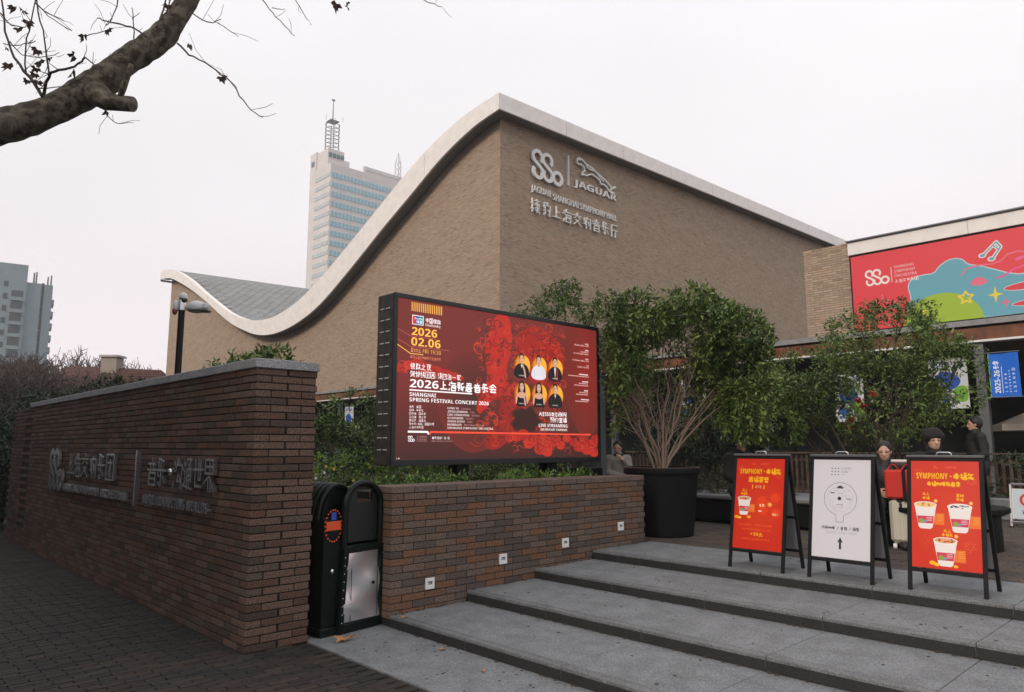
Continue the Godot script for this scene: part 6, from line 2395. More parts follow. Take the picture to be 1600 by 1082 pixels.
# leaves spread through lobes [centre, radii]; keep(p) says where they may grow
func crown(mb: MB, lobes: Array, count: int, len: float, tones: Array, r: RandomNumberGenerator, keep: Callable, hollow := 0.45, noise_scale := 1.6, gap := -0.04):
	var f := FastNoiseLite.new()
	f.seed = r.randi() % 1000
	f.frequency = noise_scale
	f.fractal_octaves = 2
	var made := 0
	var tries := 0
	while made < count and tries < count * 6:
		tries += 1
		var lb = lobes[r.randi() % lobes.size()]
		var d := rand_dir(r)
		var rad := lerpf(hollow, 1.0, pow(r.randf(), 0.6))
		rad *= 1.0 + 0.16 * f.get_noise_3dv(d * 1.7 + lb[0])
		var p: Vector3 = lb[0] + d * lb[1] * rad
		if f.get_noise_3dv(p) < gap: continue
		if not keep.call(p): continue
		# whole twigs share an age: young pale leaves here, old dark ones there
		var age := clampf(0.5 + 0.9 * f.get_noise_3dv(p * 0.55 + Vector3(40, 0, 0)) + (r.randf() - 0.5) * 0.5, 0.0, 0.999)
		var pick := [tones[int(age * tones.size())], tones[r.randi() % tones.size()]]
		tuft(mb, p, (d + Vector3.UP * 0.3).normalized(), 3 + r.randi() % 5, len * (0.75 + 0.5 * r.randf()), pick, r)
		made += 1

func limb(mb: MB, a: Vector3, b: Vector3, r0: float, r1: float, bend: Vector3, r: RandomNumberGenerator, n := 6, seg := 6, wobble := 0.045) -> Array:
	var pts := []
	var rr := []
	for i in n + 1:
		var t := float(i) / n
		var wob := Vector3(r.randf() - 0.5, r.randf() - 0.5, r.randf() - 0.5) * (a - b).length() * wobble * (0.0 if i == 0 else 1.0)
		pts.append(a.lerp(b, t) + bend * 4.0 * t * (1.0 - t) * 0.5 + wob)
		rr.append(lerpf(r0, r1, t))
	mb.tube(pts, rr, seg, true)
	return pts

const GREENS := [Color(0.048, 0.094, 0.024), Color(0.070, 0.125, 0.031), Color(0.101, 0.166, 0.041), Color(0.142, 0.206, 0.050), Color(0.204, 0.258, 0.070)]
const BUSH_GREENS := [Color(0.020, 0.038, 0.017), Color(0.026, 0.046, 0.020), Color(0.015, 0.031, 0.015), Color(0.033, 0.052, 0.020)]

func leafy_tree(called: String, label: String, base: Vector3, stems: int, stem_r: float, lobes: Array, leaves: int, len: float, seed_: int, keep: Callable, tones: Array, bark: Material, spread := 1.0, group := "") -> Node3D:
	var t := thing(called, label, "tree", Vector3.ZERO, 0.0, group)
	var r := RandomNumberGenerator.new()
	r.seed = seed_
	var wood := MB.new()
	for i in stems:
		var lb = lobes[i % lobes.size()]
		var d := rand_dir(r)
		d.y = absf(d.y) * 0.5 + 0.1
		var tip: Vector3 = lb[0] + d * lb[1] * 0.75
		var b := base + Vector3((r.randf() - 0.5), 0, (r.randf() - 0.5)) * 0.16 * spread
		var out := (tip - base) * Vector3(1, 0, 1)
		var pts := limb(wood, b, tip, stem_r * (0.7 + 0.6 * r.randf()), stem_r * 0.3, -out * 0.18 + Vector3(r.randf() - 0.5, 0, r.randf() - 0.5) * 0.25, r, 8)
		for k in 6:
			var s: Vector3 = pts[2 + k]
			var e := s + ((tip - s).normalized() * 0.5 + rand_dir(r) * 0.75 + Vector3.UP * 0.35).normalized() * (0.35 + 0.45 * r.randf()) * (lb[1] as Vector3).length() * 0.5
			var sub := limb(wood, s, e, stem_r * 0.38, stem_r * 0.16, Vector3.UP * 0.05, r, 4, 5)
			for j in 2:
				var s2: Vector3 = sub[2 + j]
				limb(wood, s2, s2 + ((e - s).normalized() + rand_dir(r) * 0.8).normalized() * (0.2 + 0.25 * r.randf()), stem_r * 0.16, stem_r * 0.08, Vector3.ZERO, r, 2, 4)
	obj("trunk", wood, bark, t)
	var cr := MB.new()
	crown(cr, lobes, leaves, len, tones, r, keep)
	obj("crown", cr, leaf_mat(), t)
	return t

func make_planting():
	var r := RandomNumberGenerator.new()
	r.seed = 41
	var bright := [Color(0.123, 0.225, 0.038), Color(0.181, 0.297, 0.046), Color(0.087, 0.167, 0.038), Color(0.261, 0.348, 0.052), Color(0.065, 0.123, 0.032)]
	var all := func(_p: Vector3) -> bool: return true
	# hedge in the planter, under and left of the screen
	var t := thing("hedge", "clipped bright green hedge growing in the planter left of the LED screen", "hedge")
	var lob := []
	var x := 3.3
	while x < 8.3:
		lob.append([Vector3(x, 1.22 + 0.03 * sin(x * 7.0), -7.75), Vector3(0.34, 0.42 if x < 5.3 else 0.36, 0.42)])
		x += 0.3
	var m := MB.new()
	crown(m, lob, 4200, 0.046, bright, r, all, 0.55, 3.0, -0.4)
	obj("foliage", m, leaf_mat(), t)
	var st := MB.new()
	for k in 60:
		var p := Vector3(3.3 + r.randf() * 5.0, 1.0, -7.9 + r.randf() * 0.4)
		st.tube([p, p + Vector3(r.randf() - 0.5, 1.6, r.randf() - 0.5) * 0.25], [0.008, 0.004], 4)
	stuff(obj("stems", st, M.bark, t))
	var fl := MB.new()
	for k in 46:
		var c: Color = [Color(0.55, 0.42, 0.02), Color(0.62, 0.50, 0.03), Color(0.6, 0.6, 0.5)][r.randi() % 3]
		fl.col = c
		var p := Vector3(3.4 + r.randf() * 5.0, 1.20 + r.randf() * 0.42, -7.36 + r.randf() * 0.06)
		for j in 5:
			var a := TAU * j / 5.0
			fl.leaf(p, Vector3(cos(a), sin(a), 0.3).normalized(), Vector3(-sin(a), cos(a), 0), Vector3(0, 0.2, 1).normalized(), 0.022, 0.009, 0.1)
	stuff(obj("blossoms", fl, leaf_mat(0.1), t))
	# low front row just behind the cap of the wall
	t = thing("ground_cover", "low dark green ground cover under the LED screen along the planter wall", "ground cover")
	t.set_meta("kind", "stuff")
	m = MB.new()
	lob = []
	x = 4.25
	while x < 7.9:
		if absf(x - 5.75) > 0.16 and absf(x - 7.35) > 0.16:
			lob.append([Vector3(x, 1.17, -6.55 - 0.15 * sin(x * 5.0)), Vector3(0.2, 0.17, 0.2)])
		x += 0.16
	crown(m, lob, 1100, 0.05, [bright[0], bright[2], bright[4], bright[1]], r, func(p): return p.y > 1.1 and p.z < -6.2, 0.4, 3.0, -0.3)
	obj("foliage", m, leaf_mat(), t)
	# shrubs and small trees beyond, between the sign wall and the screen
	leafy_tree("shrub_tree", "bushy dark green small tree just left of the LED screen", Vector3(8.3, 0.4, -13.4), 6, 0.03, [[Vector3(8.15, 2.2, -13.3), Vector3(0.8, 0.62, 0.8)], [Vector3(8.6, 1.75, -13.0), Vector3(0.75, 0.6, 0.7)], [Vector3(7.7, 1.85, -13.7), Vector3(0.6, 0.5, 0.6)]], 1500, 0.085, 51, all, GREENS, M.bark, 2.0)
	leafy_tree("shrub_tree", "dark low shrub behind the hedge at the right edge of the sign wall", Vector3(6.4, 0.4, -13.0), 5, 0.02, [[Vector3(6.4, 1.45, -13.0), Vector3(0.9, 0.42, 0.7)], [Vector3(7.6, 1.42, -12.2), Vector3(0.8, 0.36, 0.6)]], 1100, 0.075, 52, all, BUSH_GREENS, M.bark, 2.0)
	leafy_tree("shrub_tree", "leafy shrub tip rising over the coping of the sign wall", Vector3(4.5, 0.0, -10.8), 6, 0.025, [[Vector3(4.5, 2.45, -10.9), Vector3(0.5, 0.6, 0.5)], [Vector3(4.85, 2.6, -10.3), Vector3(0.55, 0.5, 0.5)], [Vector3(4.2, 2.3, -11.4), Vector3(0.4, 0.5, 0.4)]], 900, 0.10, 53, all, GREENS, M.bark, 2.0)
	# bushes round the trough and at the right
	leafy_tree("trough_shrub", "small brownish green shrub growing in the low black planter", Vector3(11.2, 0.7, -6.6), 5, 0.012, [[Vector3(11.1, 1.03, -6.55), Vector3(0.4, 0.28, 0.5)], [Vector3(11.3, 0.98, -5.7), Vector3(0.4, 0.24, 0.55)]], 520, 0.05, 54, all, [Color(0.06, 0.06, 0.02), Color(0.09, 0.085, 0.025), Color(0.04, 0.05, 0.018)], M.bark, 2.0)
	leafy_tree("bed_hedge", "dark clipped hedge in the stone-edged bed at the right edge", Vector3(16, 0.6, -0.9), 8, 0.015, [[Vector3(15.9, 1.0, -3.4), Vector3(0.8, 0.5, 0.9)], [Vector3(15.9, 1.0, -2.0), Vector3(0.8, 0.5, 0.9)], [Vector3(15.9, 1.0, -0.6), Vector3(0.8, 0.5, 0.9)], [Vector3(15.9, 1.0, 0.8), Vector3(0.8, 0.5, 0.9)], [Vector3(15.9, 1.0, 2.2), Vector3(0.8, 0.5, 0.9)]], 1600, 0.07, 55, all, BUSH_GREENS, M.bark, 2.0)

func make_trees():
	var all := func(_p: Vector3) -> bool: return true
	var stem_bark := triplanar(mat(0.44, 0.33, 0.25, 0.9), M.fine, 4.0, 0.4)
	# the multi-stemmed tree in the black tub
	var c := Vector3(8.80, 3.05, -5.86)
	leafy_tree("tub_tree", "multi-stemmed evergreen tree with pale brown branches growing in the tall black tub", Vector3(8.76, 1.28, -6.08), 22, 0.017,
		[[c + Vector3(-0.35, 0.22, -0.45), Vector3(0.72, 0.62, 0.72)], [c + Vector3(0.25, 0.35, 0.2), Vector3(0.75, 0.58, 0.72)], [c + Vector3(0.62, -0.05, 0.62), Vector3(0.58, 0.62, 0.58)], [c + Vector3(-0.55, -0.22, -0.62), Vector3(0.52, 0.55, 0.52)], [c + Vector3(0.2, 0.1, -0.1), Vector3(1.0, 0.8, 1.0)], [c + Vector3(-0.66, -0.55, -0.62), Vector3(0.46, 0.66, 0.46)], [c + Vector3(0.72, -0.60, 0.68), Vector3(0.50, 0.74, 0.50)], [c + Vector3(0.55, -0.75, -0.40), Vector3(0.55, 0.6, 0.55)]],
		8200, 0.074, 61, func(p: Vector3) -> bool:
			var h := Vector2(p.x - 8.76, p.z + 6.0)
			var side := h.dot(Vector2(0.723, 0.691))
			if side < -0.80: return false
			return p.y > 3.2 + 0.12 * sin(side * 9.0) or (absf(side) > 0.34 + (3.2 - p.y) * 0.04 and p.y > 1.72) or (p.y > 2.2 and fposmod(p.x * 37.0 + p.z * 53.0, 1.0) < 0.14), GREENS, stem_bark, 1.3)
	leafy_tree("evergreen_tree", "dark broad evergreen tree rising behind the right half of the LED screen", Vector3(10.6, 0.42, -9.4), 6, 0.06,
		[[Vector3(10.5, 3.9, -9.5), Vector3(1.05, 1.0, 1.05)], [Vector3(9.9, 3.3, -9.9), Vector3(0.9, 0.8, 0.9)], [Vector3(11.0, 3.0, -8.9), Vector3(1.0, 1.0, 1.0)]], 5200, 0.072, 62, func(p: Vector3) -> bool: return p.y > 1.9, GREENS, M.bark, 1.5)
	leafy_tree("evergreen_tree", "dark mid-height evergreen between the potted tree and the red-dotted tree", Vector3(13.2, 0.42, -7.6), 5, 0.05,
		[[Vector3(13.0, 1.95, -7.5), Vector3(0.9, 0.75, 0.85)], [Vector3(13.2, 1.7, -7.9), Vector3(0.9, 0.7, 0.9)], [Vector3(14.0, 1.8, -9.3), Vector3(1.0, 0.8, 1.0)], [Vector3(13.4, 1.75, -8.6), Vector3(0.8, 0.9, 0.8)]], 4000, 0.07, 63, func(p: Vector3) -> bool: return p.y > 1.05, BUSH_GREENS, M.bark, 1.5)
	# wide tree on the right, in front of the wing, with red flowers
	var t := leafy_tree("red_flowered_tree", "wide evergreen tree with a few red paper flowers in front of the red billboard", Vector3(13.9, 0.42, -5.1), 14, 0.035,
		[[Vector3(13.9, 3.55, -4.7), Vector3(1.15, 0.74, 1.1)], [Vector3(13.2, 2.75, -5.9), Vector3(0.85, 0.72, 0.85)], [Vector3(14.5, 2.85, -3.9), Vector3(0.85, 0.80, 0.8)], [Vector3(13.9, 2.45, -4.9), Vector3(1.2, 0.85, 1.2)], [Vector3(12.8, 2.1, -6.3), Vector3(0.55, 0.5, 0.55)]],
		7400, 0.070, 64, func(p: Vector3) -> bool: return p.y > 1.55 and Vector2(p.x - 13.9, p.z + 5.1).dot(Vector2(0.723, 0.691)) < 1.55, GREENS, M.bark, 1.3)
	var r := RandomNumberGenerator.new()
	r.seed = 71
	for k in 5:
		var f := MB.new()
		var p := Vector3(13.2 + r.randf() * 0.5, 2.0 + r.randf() * 0.75, -5.6 + r.randf() * 2.0)
		f.col = Color(0.45, 0.03, 0.015)
		for j in 16:
			var d := rand_dir(r)
			var nn := d.cross(Vector3.UP).normalized()
			f.leaf(p, d, d.cross(nn), nn, 0.085, 0.03, 0.2)
		obj("red_flower", f, leaf_mat(0.15), t)
	for q in [[Vector3(9.62, 2.45, -5.35)], [Vector3(9.75, 2.42, -4.98)]]:
		var f := MB.new()
		f.col = Color(0.45, 0.04, 0.02)
		for j in 16:
			var d := rand_dir(r)
			var nn := d.cross(Vector3.UP).normalized()
			f.leaf(q[0], d, d.cross(nn), nn, 0.075, 0.028, 0.2)
		obj("red_flower", f, leaf_mat(0.15), get_node("tub_tree"))
	make_overhead_limb()
	# dark evergreens behind the far end of the sign wall
	leafy_tree("garden_evergreen", "rounded dark evergreen over the middle of the sign wall's far half", Vector3(6.0, 0, -22.5), 4, 0.08, [[Vector3(6.0, 2.5, -22.4), Vector3(1.4, 1.15, 1.4)], [Vector3(4.7, 2.1, -23.6), Vector3(1.2, 1.1, 1.2)]], 2600, 0.12, 81, all, BUSH_GREENS, M.bark, 2.0)
	leafy_tree("garden_evergreen", "bluish dark evergreen nearest the concert hall above the sign wall", Vector3(8.6, 0, -22.8), 4, 0.08, [[Vector3(8.4, 2.5, -22.6), Vector3(1.2, 1.25, 1.2)], [Vector3(9.6, 2.15, -22.0), Vector3(1.0, 0.95, 1.0)]], 2300, 0.12, 82, all, BUSH_GREENS, M.bark, 2.0)
	leafy_tree("garden_evergreen", "tall dark evergreen mass at the left end of the sign wall", Vector3(2.9, 0, -19.3), 5, 0.08, [[Vector3(2.9, 1.45, -19.2), Vector3(1.1, 1.3, 1.1)], [Vector3(2.0, 1.25, -18.6), Vector3(1.0, 1.2, 1.0)], [Vector3(3.2, 1.1, -17.8), Vector3(0.8, 1.1, 0.8)], [Vector3(1.2, 1.35, -20.4), Vector3(1.3, 1.35, 1.3)]], 4200, 0.10, 83, all, BUSH_GREENS, M.bark, 2.0)
	# bare brown trees far behind
	var bare := bare_tree(91, 9.0)
	var bare2 := bare_tree(92, 9.0)
	var spots := [[-50, 552, 74, 1.35, "bare brown tree at the very left edge below the apartment tower"], [10, 556, 66, 1.20, "bare brown tree in front of the apartment tower's foot"], [45, 552, 80, 1.30, "bare brown tree between the two parts of the apartment tower"], [80, 560, 70, 1.08, "bare tree at the right corner of the apartment tower"], [112, 545, 92, 1.2, "thin bare tree left of the red roof"], [135, 556, 96, 1.0, "bare tree just over the left slope of the red roof"], [205, 562, 98, 0.95, "bare tree right of the chimney"], [232, 566, 92, 1.0, "bare tree against the concert hall's left edge"], [30, 575, 58, 0.95, "low bare tree behind the dark evergreens at the left"], [100, 580, 62, 0.85, "low bare tree in front of the red-roofed house"], [-15, 570, 62, 1.1, "bare brown tree behind the left evergreen mass"], [-30, 548, 84, 1, "tall bare tree low against the apartment tower, second from the left edge"], [28, 550, 90, 1, "bare tree in the middle of the brown mass under the apartment tower"], [60, 556, 72, 1, "bare tree below the balconies of the apartment tower"], [92, 566, 84, 1, "bare tree filling the gap right of the apartment tower"], [15, 562, 52, 1, "nearest low bare tree at the left edge"], [68, 572, 56, 1, "low bare tree above the dark evergreens left of the chimney"], [150, 574, 88, 1, "small bare tree just left of the chimney"]]
	for k in spots.size():
		var q = spots[k]
		var d := unproject(q[0], q[1], q[2])
		var o: Node3D = (bare if k == 0 else (bare2 if k == 1 else dup(bare if k % 2 == 0 else bare2, "bare_tree", Vector3.ZERO, 0, "")))
		o.position = Vector3(d.x, 0, d.z)
		o.rotation.y = k * 1.3
		o.scale = Vector3(1.4, d.y / 7.4, 1.4)
		tag(o, q[4], "tree", "bare trees behind the sign wall")

# where the photograph's point (px of 1600 x 1082) lies at a given depth: used once to measure places
func unproject(x: float, y: float, depth: float) -> Vector3:
	var yaw := deg_to_rad(46.3)
	var pitch := atan2(157.0, 1130.0)
	var fh := Vector3(cos(yaw), 0, -sin(yaw))
	var right := Vector3(sin(yaw), 0, cos(yaw))
	var f := fh * cos(pitch) + Vector3.UP * sin(pitch)
	var u := Vector3.UP * cos(pitch) - fh * sin(pitch)
	return eye + f * depth + right * (x - 800.0) * depth / 1130.0 - u * (y - 541.0) * depth / 1130.0

func bare_tree(seed_: int, h: float) -> Node3D:
	var t := thing("bare_tree", "", "tree")
	var r := RandomNumberGenerator.new()
	r.seed = seed_
	var mb := MB.new()
	var tw := MB.new()
	var todo := [[Vector3.ZERO, Vector3.UP, h * 0.26, 0.14, 0]]
	while todo.size():
		var q = todo.pop_back()
		var a: Vector3 = q[0]
		var d: Vector3 = q[1]
		var len: float = q[2]
		var rad: float = q[3]
		var depth: int = q[4]
		var b := a + (d + rand_dir(r) * 0.12).normalized() * len
		if depth < 3: mb.tube([a, a.lerp(b, 0.5) + rand_dir(r) * len * 0.04, b], [rad, rad * 0.85, rad * 0.7], 6 if depth < 2 else 4, false)
		else: tw.tube([a, b], [rad, rad * 0.6], 3, false)
		if depth >= 7: continue
		var n := 3 if depth < 5 else 2
		for i in n:
			var nd := (d * 0.85 + rand_dir(r) * 0.75 + Vector3.UP * 0.12).normalized()
			todo.append([a.lerp(b, 0.65 + 0.35 * r.randf()), nd, len * (0.72 + 0.16 * r.randf()), maxf(rad * 0.62, 0.03), depth + 1])
	var bm := mat(0.066, 0.054, 0.048, 0.95)
	obj("trunk", mb, bm, t)
	obj("twigs", tw, mat(0.076, 0.060, 0.053, 0.95), t)
	return t

# the thick plane-tree limb hanging into the top left corner
func make_overhead_limb():
	var t := thing("plane_tree", "thick mottled plane tree limb with bare twigs and dry leaves at the top left", "tree")
	var f := FastNoiseLite.new()
	f.seed = 6
	f.frequency = 0.02
	f.fractal_octaves = 4
	f.domain_warp_enabled = true
	var im := f.get_seamless_image(256, 256)
	im.convert(Image.FORMAT_RGB8)
	for y in 256:
		for x in 256:
			var g := im.get_pixel(x, y).r
			var c := Color(0.38, 0.35, 0.31)
			if g > 0.57: c = Color(0.50, 0.475, 0.42)
			elif g < 0.42: c = Color(0.26, 0.235, 0.205)
			elif g < 0.47: c = Color(0.26, 0.235, 0.20)
			im.set_pixel(x, y, c)
	var bark := mat(0.95, 0.95, 0.95, 0.9)
	triplanar(bark, ImageTexture.create_from_image(im), 2.4, 1.6)
	var limb_px := [[-330, 330, 0.16], [-150, 232, 0.150], [-60, 212, 0.142], [0, 198, 0.138], [45, 186, 0.135], [90, 168, 0.128], [135, 143, 0.132], [165, 123, 0.128], [195, 97, 0.112], [225, 78, 0.106], [255, 55, 0.108], [275, 28, 0.094], [297, -8, 0.082], [322, -60, 0.078], [350, -140, 0.07], [400, -300, 0.055]]
	var pts := []
	var rr := []
	var r := RandomNumberGenerator.new()
	r.seed = 17
	for q in limb_px:
		pts.append(unproject(q[0], q[1], 5.2 + q[0] * 0.0006))
		rr.append(q[2] * 0.86)
	# rounder bends: subdivide
	var sp := []
	var sr := []
	for i in pts.size() - 1:
		for k in 4:
			var tt := k / 4.0
			var p0: Vector3 = pts[maxi(i - 1, 0)]
			var p3: Vector3 = pts[mini(i + 2, pts.size() - 1)]
			sp.append(pts[i].cubic_interpolate(pts[i + 1], p0, p3, tt))
			sr.append(lerpf(rr[i], rr[i + 1], tt) * (1.0 + 0.05 * sin(i * 2.1 + k) + 0.07 * (r.randf() - 0.5)))
	var mb := MB.new()
	mb.tube(sp, sr, 18)
	for k in 9:
		var n := 10 + k * 4
		var side := rand_dir(r)
		mb.ball(sp[n] + side * sr[n] * 0.72, Vector3(0.06, 0.035, 0.05) * (0.7 + 0.7 * r.randf()), 10, 8, Basis.from_euler(side * 2.0))
	obj("limb", mb, bark, t)
	var st := MB.new()
	st.tube([unproject(150, 145, 5.25), unproject(166, 158, 5.2), unproject(185, 161, 5.18), unproject(207, 163, 5.16)], [0.095, 0.068, 0.056, 0.054], 14)
	obj("sawn_stub", st, bark, t)
	st = MB.new()
	st.tube([unproject(188, 150, 5.16), unproject(192, 138, 5.1), unproject(199, 118, 5.1), unproject(205, 100, 5.1)], [0.020, 0.023, 0.020, 0.018], 8)
	obj("side_branch", st, bark, t)
	# trunk outside the frame, standing on the pavement
	var tr := MB.new()
	var j := unproject(-330, 330, 5.0)
	tr.tube([Vector3(j.x - 0.5, -0.02, j.z - 0.3), Vector3(j.x - 0.42, 1.2, j.z - 0.25), Vector3(j.x - 0.15, 2.6, j.z - 0.1), j, j + Vector3(0.2, 0.6, 0.05)], [0.30, 0.25, 0.23, 0.18, 0.15], 16)
	obj("trunk", tr, bark, t)
	# twigs as seen: lists of points (px)
	var tm := mat(0.07, 0.05, 0.042, 0.9)
	var twigs := [[[65, 150, .012], [45, 120, .011], [22, 90, .009], [8, 50, .008], [2, 0, .007]], [[68, 148, .011], [75, 120, .01], [80, 112, .009], [100, 108, .008], [122, 100, .007], [133, 90, .006]], [[76, 118, .007], [72, 92, .006], [70, 60, .005], [60, 20, .005], [55, -20, .005]], [[40, 112, .006], [40, 70, .005], [48, 35, .005], [58, -10, .004]],
		[[133, 90, .005], [150, 105, .004], [165, 118, .004]], [[228, 57, .007], [210, 45, .006], [190, 38, .006], [165, 33, .005], [152, 28, .004]], [[245, 42, .008], [252, 22, .007], [258, 0, .006], [265, -20, .006]], [[252, 30, .006], [262, 12, .005], [270, -10, .005]], [[277, 68, .007], [295, 85, .006], [320, 97, .005], [345, 117, .005], [362, 130, .004], [375, 150, .004], [390, 172, .003], [410, 183, .003]],
		[[300, 20, .004], [325, 35, .004], [345, 30, .003]], [[340, 35, .003], [355, 45, .003], [372, 57, .002]], [[410, 0, .004], [425, 20, .003], [445, 40, .003], [460, 56, .002]], [[425, 12, .003], [445, 14, .002]], [[460, -5, .003], [472, 18, .003], [482, 32, .002]], [[163, 170, .004], [172, 186, .003], [185, 192, .003], [208, 192, .002]], [[60, 138, .004], [100, 135, .003], [130, 122, .003]], [[0, 20, .005], [18, 40, .004], [40, 42, .003]], [[5, 68, .004], [30, 70, .003], [55, 64, .003]], [[60, 10, .004], [85, 32, .003], [112, 48, .003]], [[55, 5, .005], [75, 20, .004], [100, 33, .003]],
		[[15, 65, .004], [35, 85, .003], [60, 90, .003], [92, 82, .002]], [[210, 65, .005], [208, 40, .004], [206, 12, .003]], [[206, 30, .003], [218, 20, .002]], [[130, 55, .004], [150, 52, .003], [175, 44, .003]], [[185, -10, .005], [178, 20, .004], [165, 40, .003]], [[645, -8, .004], [670, 4, .003], [690, 10, .002]]]
	for q in twigs:
		var p := []
		var w := []
		for k in q.size():
			p.append(unproject(q[k][0], q[k][1], 5.15 + 0.15 * sin(q[0][0] * 0.7) * k))
			w.append(q[k][2])
		p[0] = unproject(q[0][0], q[0][1], 5.15)
		var fine := []
		var fw := []
		for i in p.size() - 1:
			for k in 3:
				var p0: Vector3 = p[maxi(i - 1, 0)]
				var p3: Vector3 = p[mini(i + 2, p.size() - 1)]
				fine.append(p[i].cubic_interpolate(p[i + 1], p0, p3, k / 3.0) + rand_dir(r) * 0.006 * (0.0 if i + k == 0 else 1.0))
				fw.append(lerpf(w[i], w[i + 1], k / 3.0))
		fine.append(p[-1])
		fw.append(w[-1])
		var b := MB.new()
		b.tube(fine, fw, 6)
		for k in range(2, fine.size(), 2):   # side twiglets
			if r.randf() < 0.75:
				var d := (rand_dir(r) + Vector3.UP * 0.3).normalized() * (0.06 + r.randf() * 0.16)
				var mid: Vector3 = fine[k] + d * 0.5 + rand_dir(r) * 0.02
				b.tube([fine[k], mid, fine[k] + d], [fw[k] * 0.5, 0.0018, 0.0013], 4)
		obj("twig", b, tm, t)
	# dry curled leaves
	var lm := mat(1, 1, 1, 0.8)
	lm.vertex_color_use_as_albedo = true
	lm.backlight_enabled = true
	lm.backlight = Color(0.12, 0.07, 0.04)
	for q in [[12, 100, 1.2], [20, 10, 1.0], [35, 16, .9], [44, 33, 1.0], [28, 44, .8], [115, 87, 1.1], [58, 78, .9], [60, 96, 1.0], [55, 106, .9], [112, 113, 1.2], [59, 127, 1.0], [42, 125, .7], [77, 90, .7], [130, 55, 1.0], [168, 47, .9], [296, 70, .8], [346, 120, .9], [54, 115, .8], [48, 63, .6], [526, 6, 1.2], [543, 4, .6], [543, 11, .6], [166, 173, .9], [262, 8, .7], [8, 74, .6]]:
		var c := unproject(q[0], q[1], 5.15)
		var b := MB.new()
		var s: float = 0.038 * q[2]
		var g := 0.7 + 0.6 * r.randf()
		b.col = Color(0.060 * g, 0.036 * g, 0.024 * g)
		var up := (Vector3.DOWN + rand_dir(r) * 0.5).normalized()
		var sd := up.cross(rand_dir(r)).normalized()
		var nn := up.cross(sd)
		for k in 5:
			var a := deg_to_rad(-80 + 40 * k)
			var d := (up * cos(a) + sd * sin(a) + nn * (r.randf() - 0.3) * 0.9).normalized()
			var sdd := (d.cross(nn) + rand_dir(r) * 0.3).normalized()
			b.leaf(c, d, sdd, d.cross(sdd).normalized(), s * (1.7 if k == 2 else 1.25), s * 0.42, 0.5)
		obj("dry_leaf", b, lm, t)

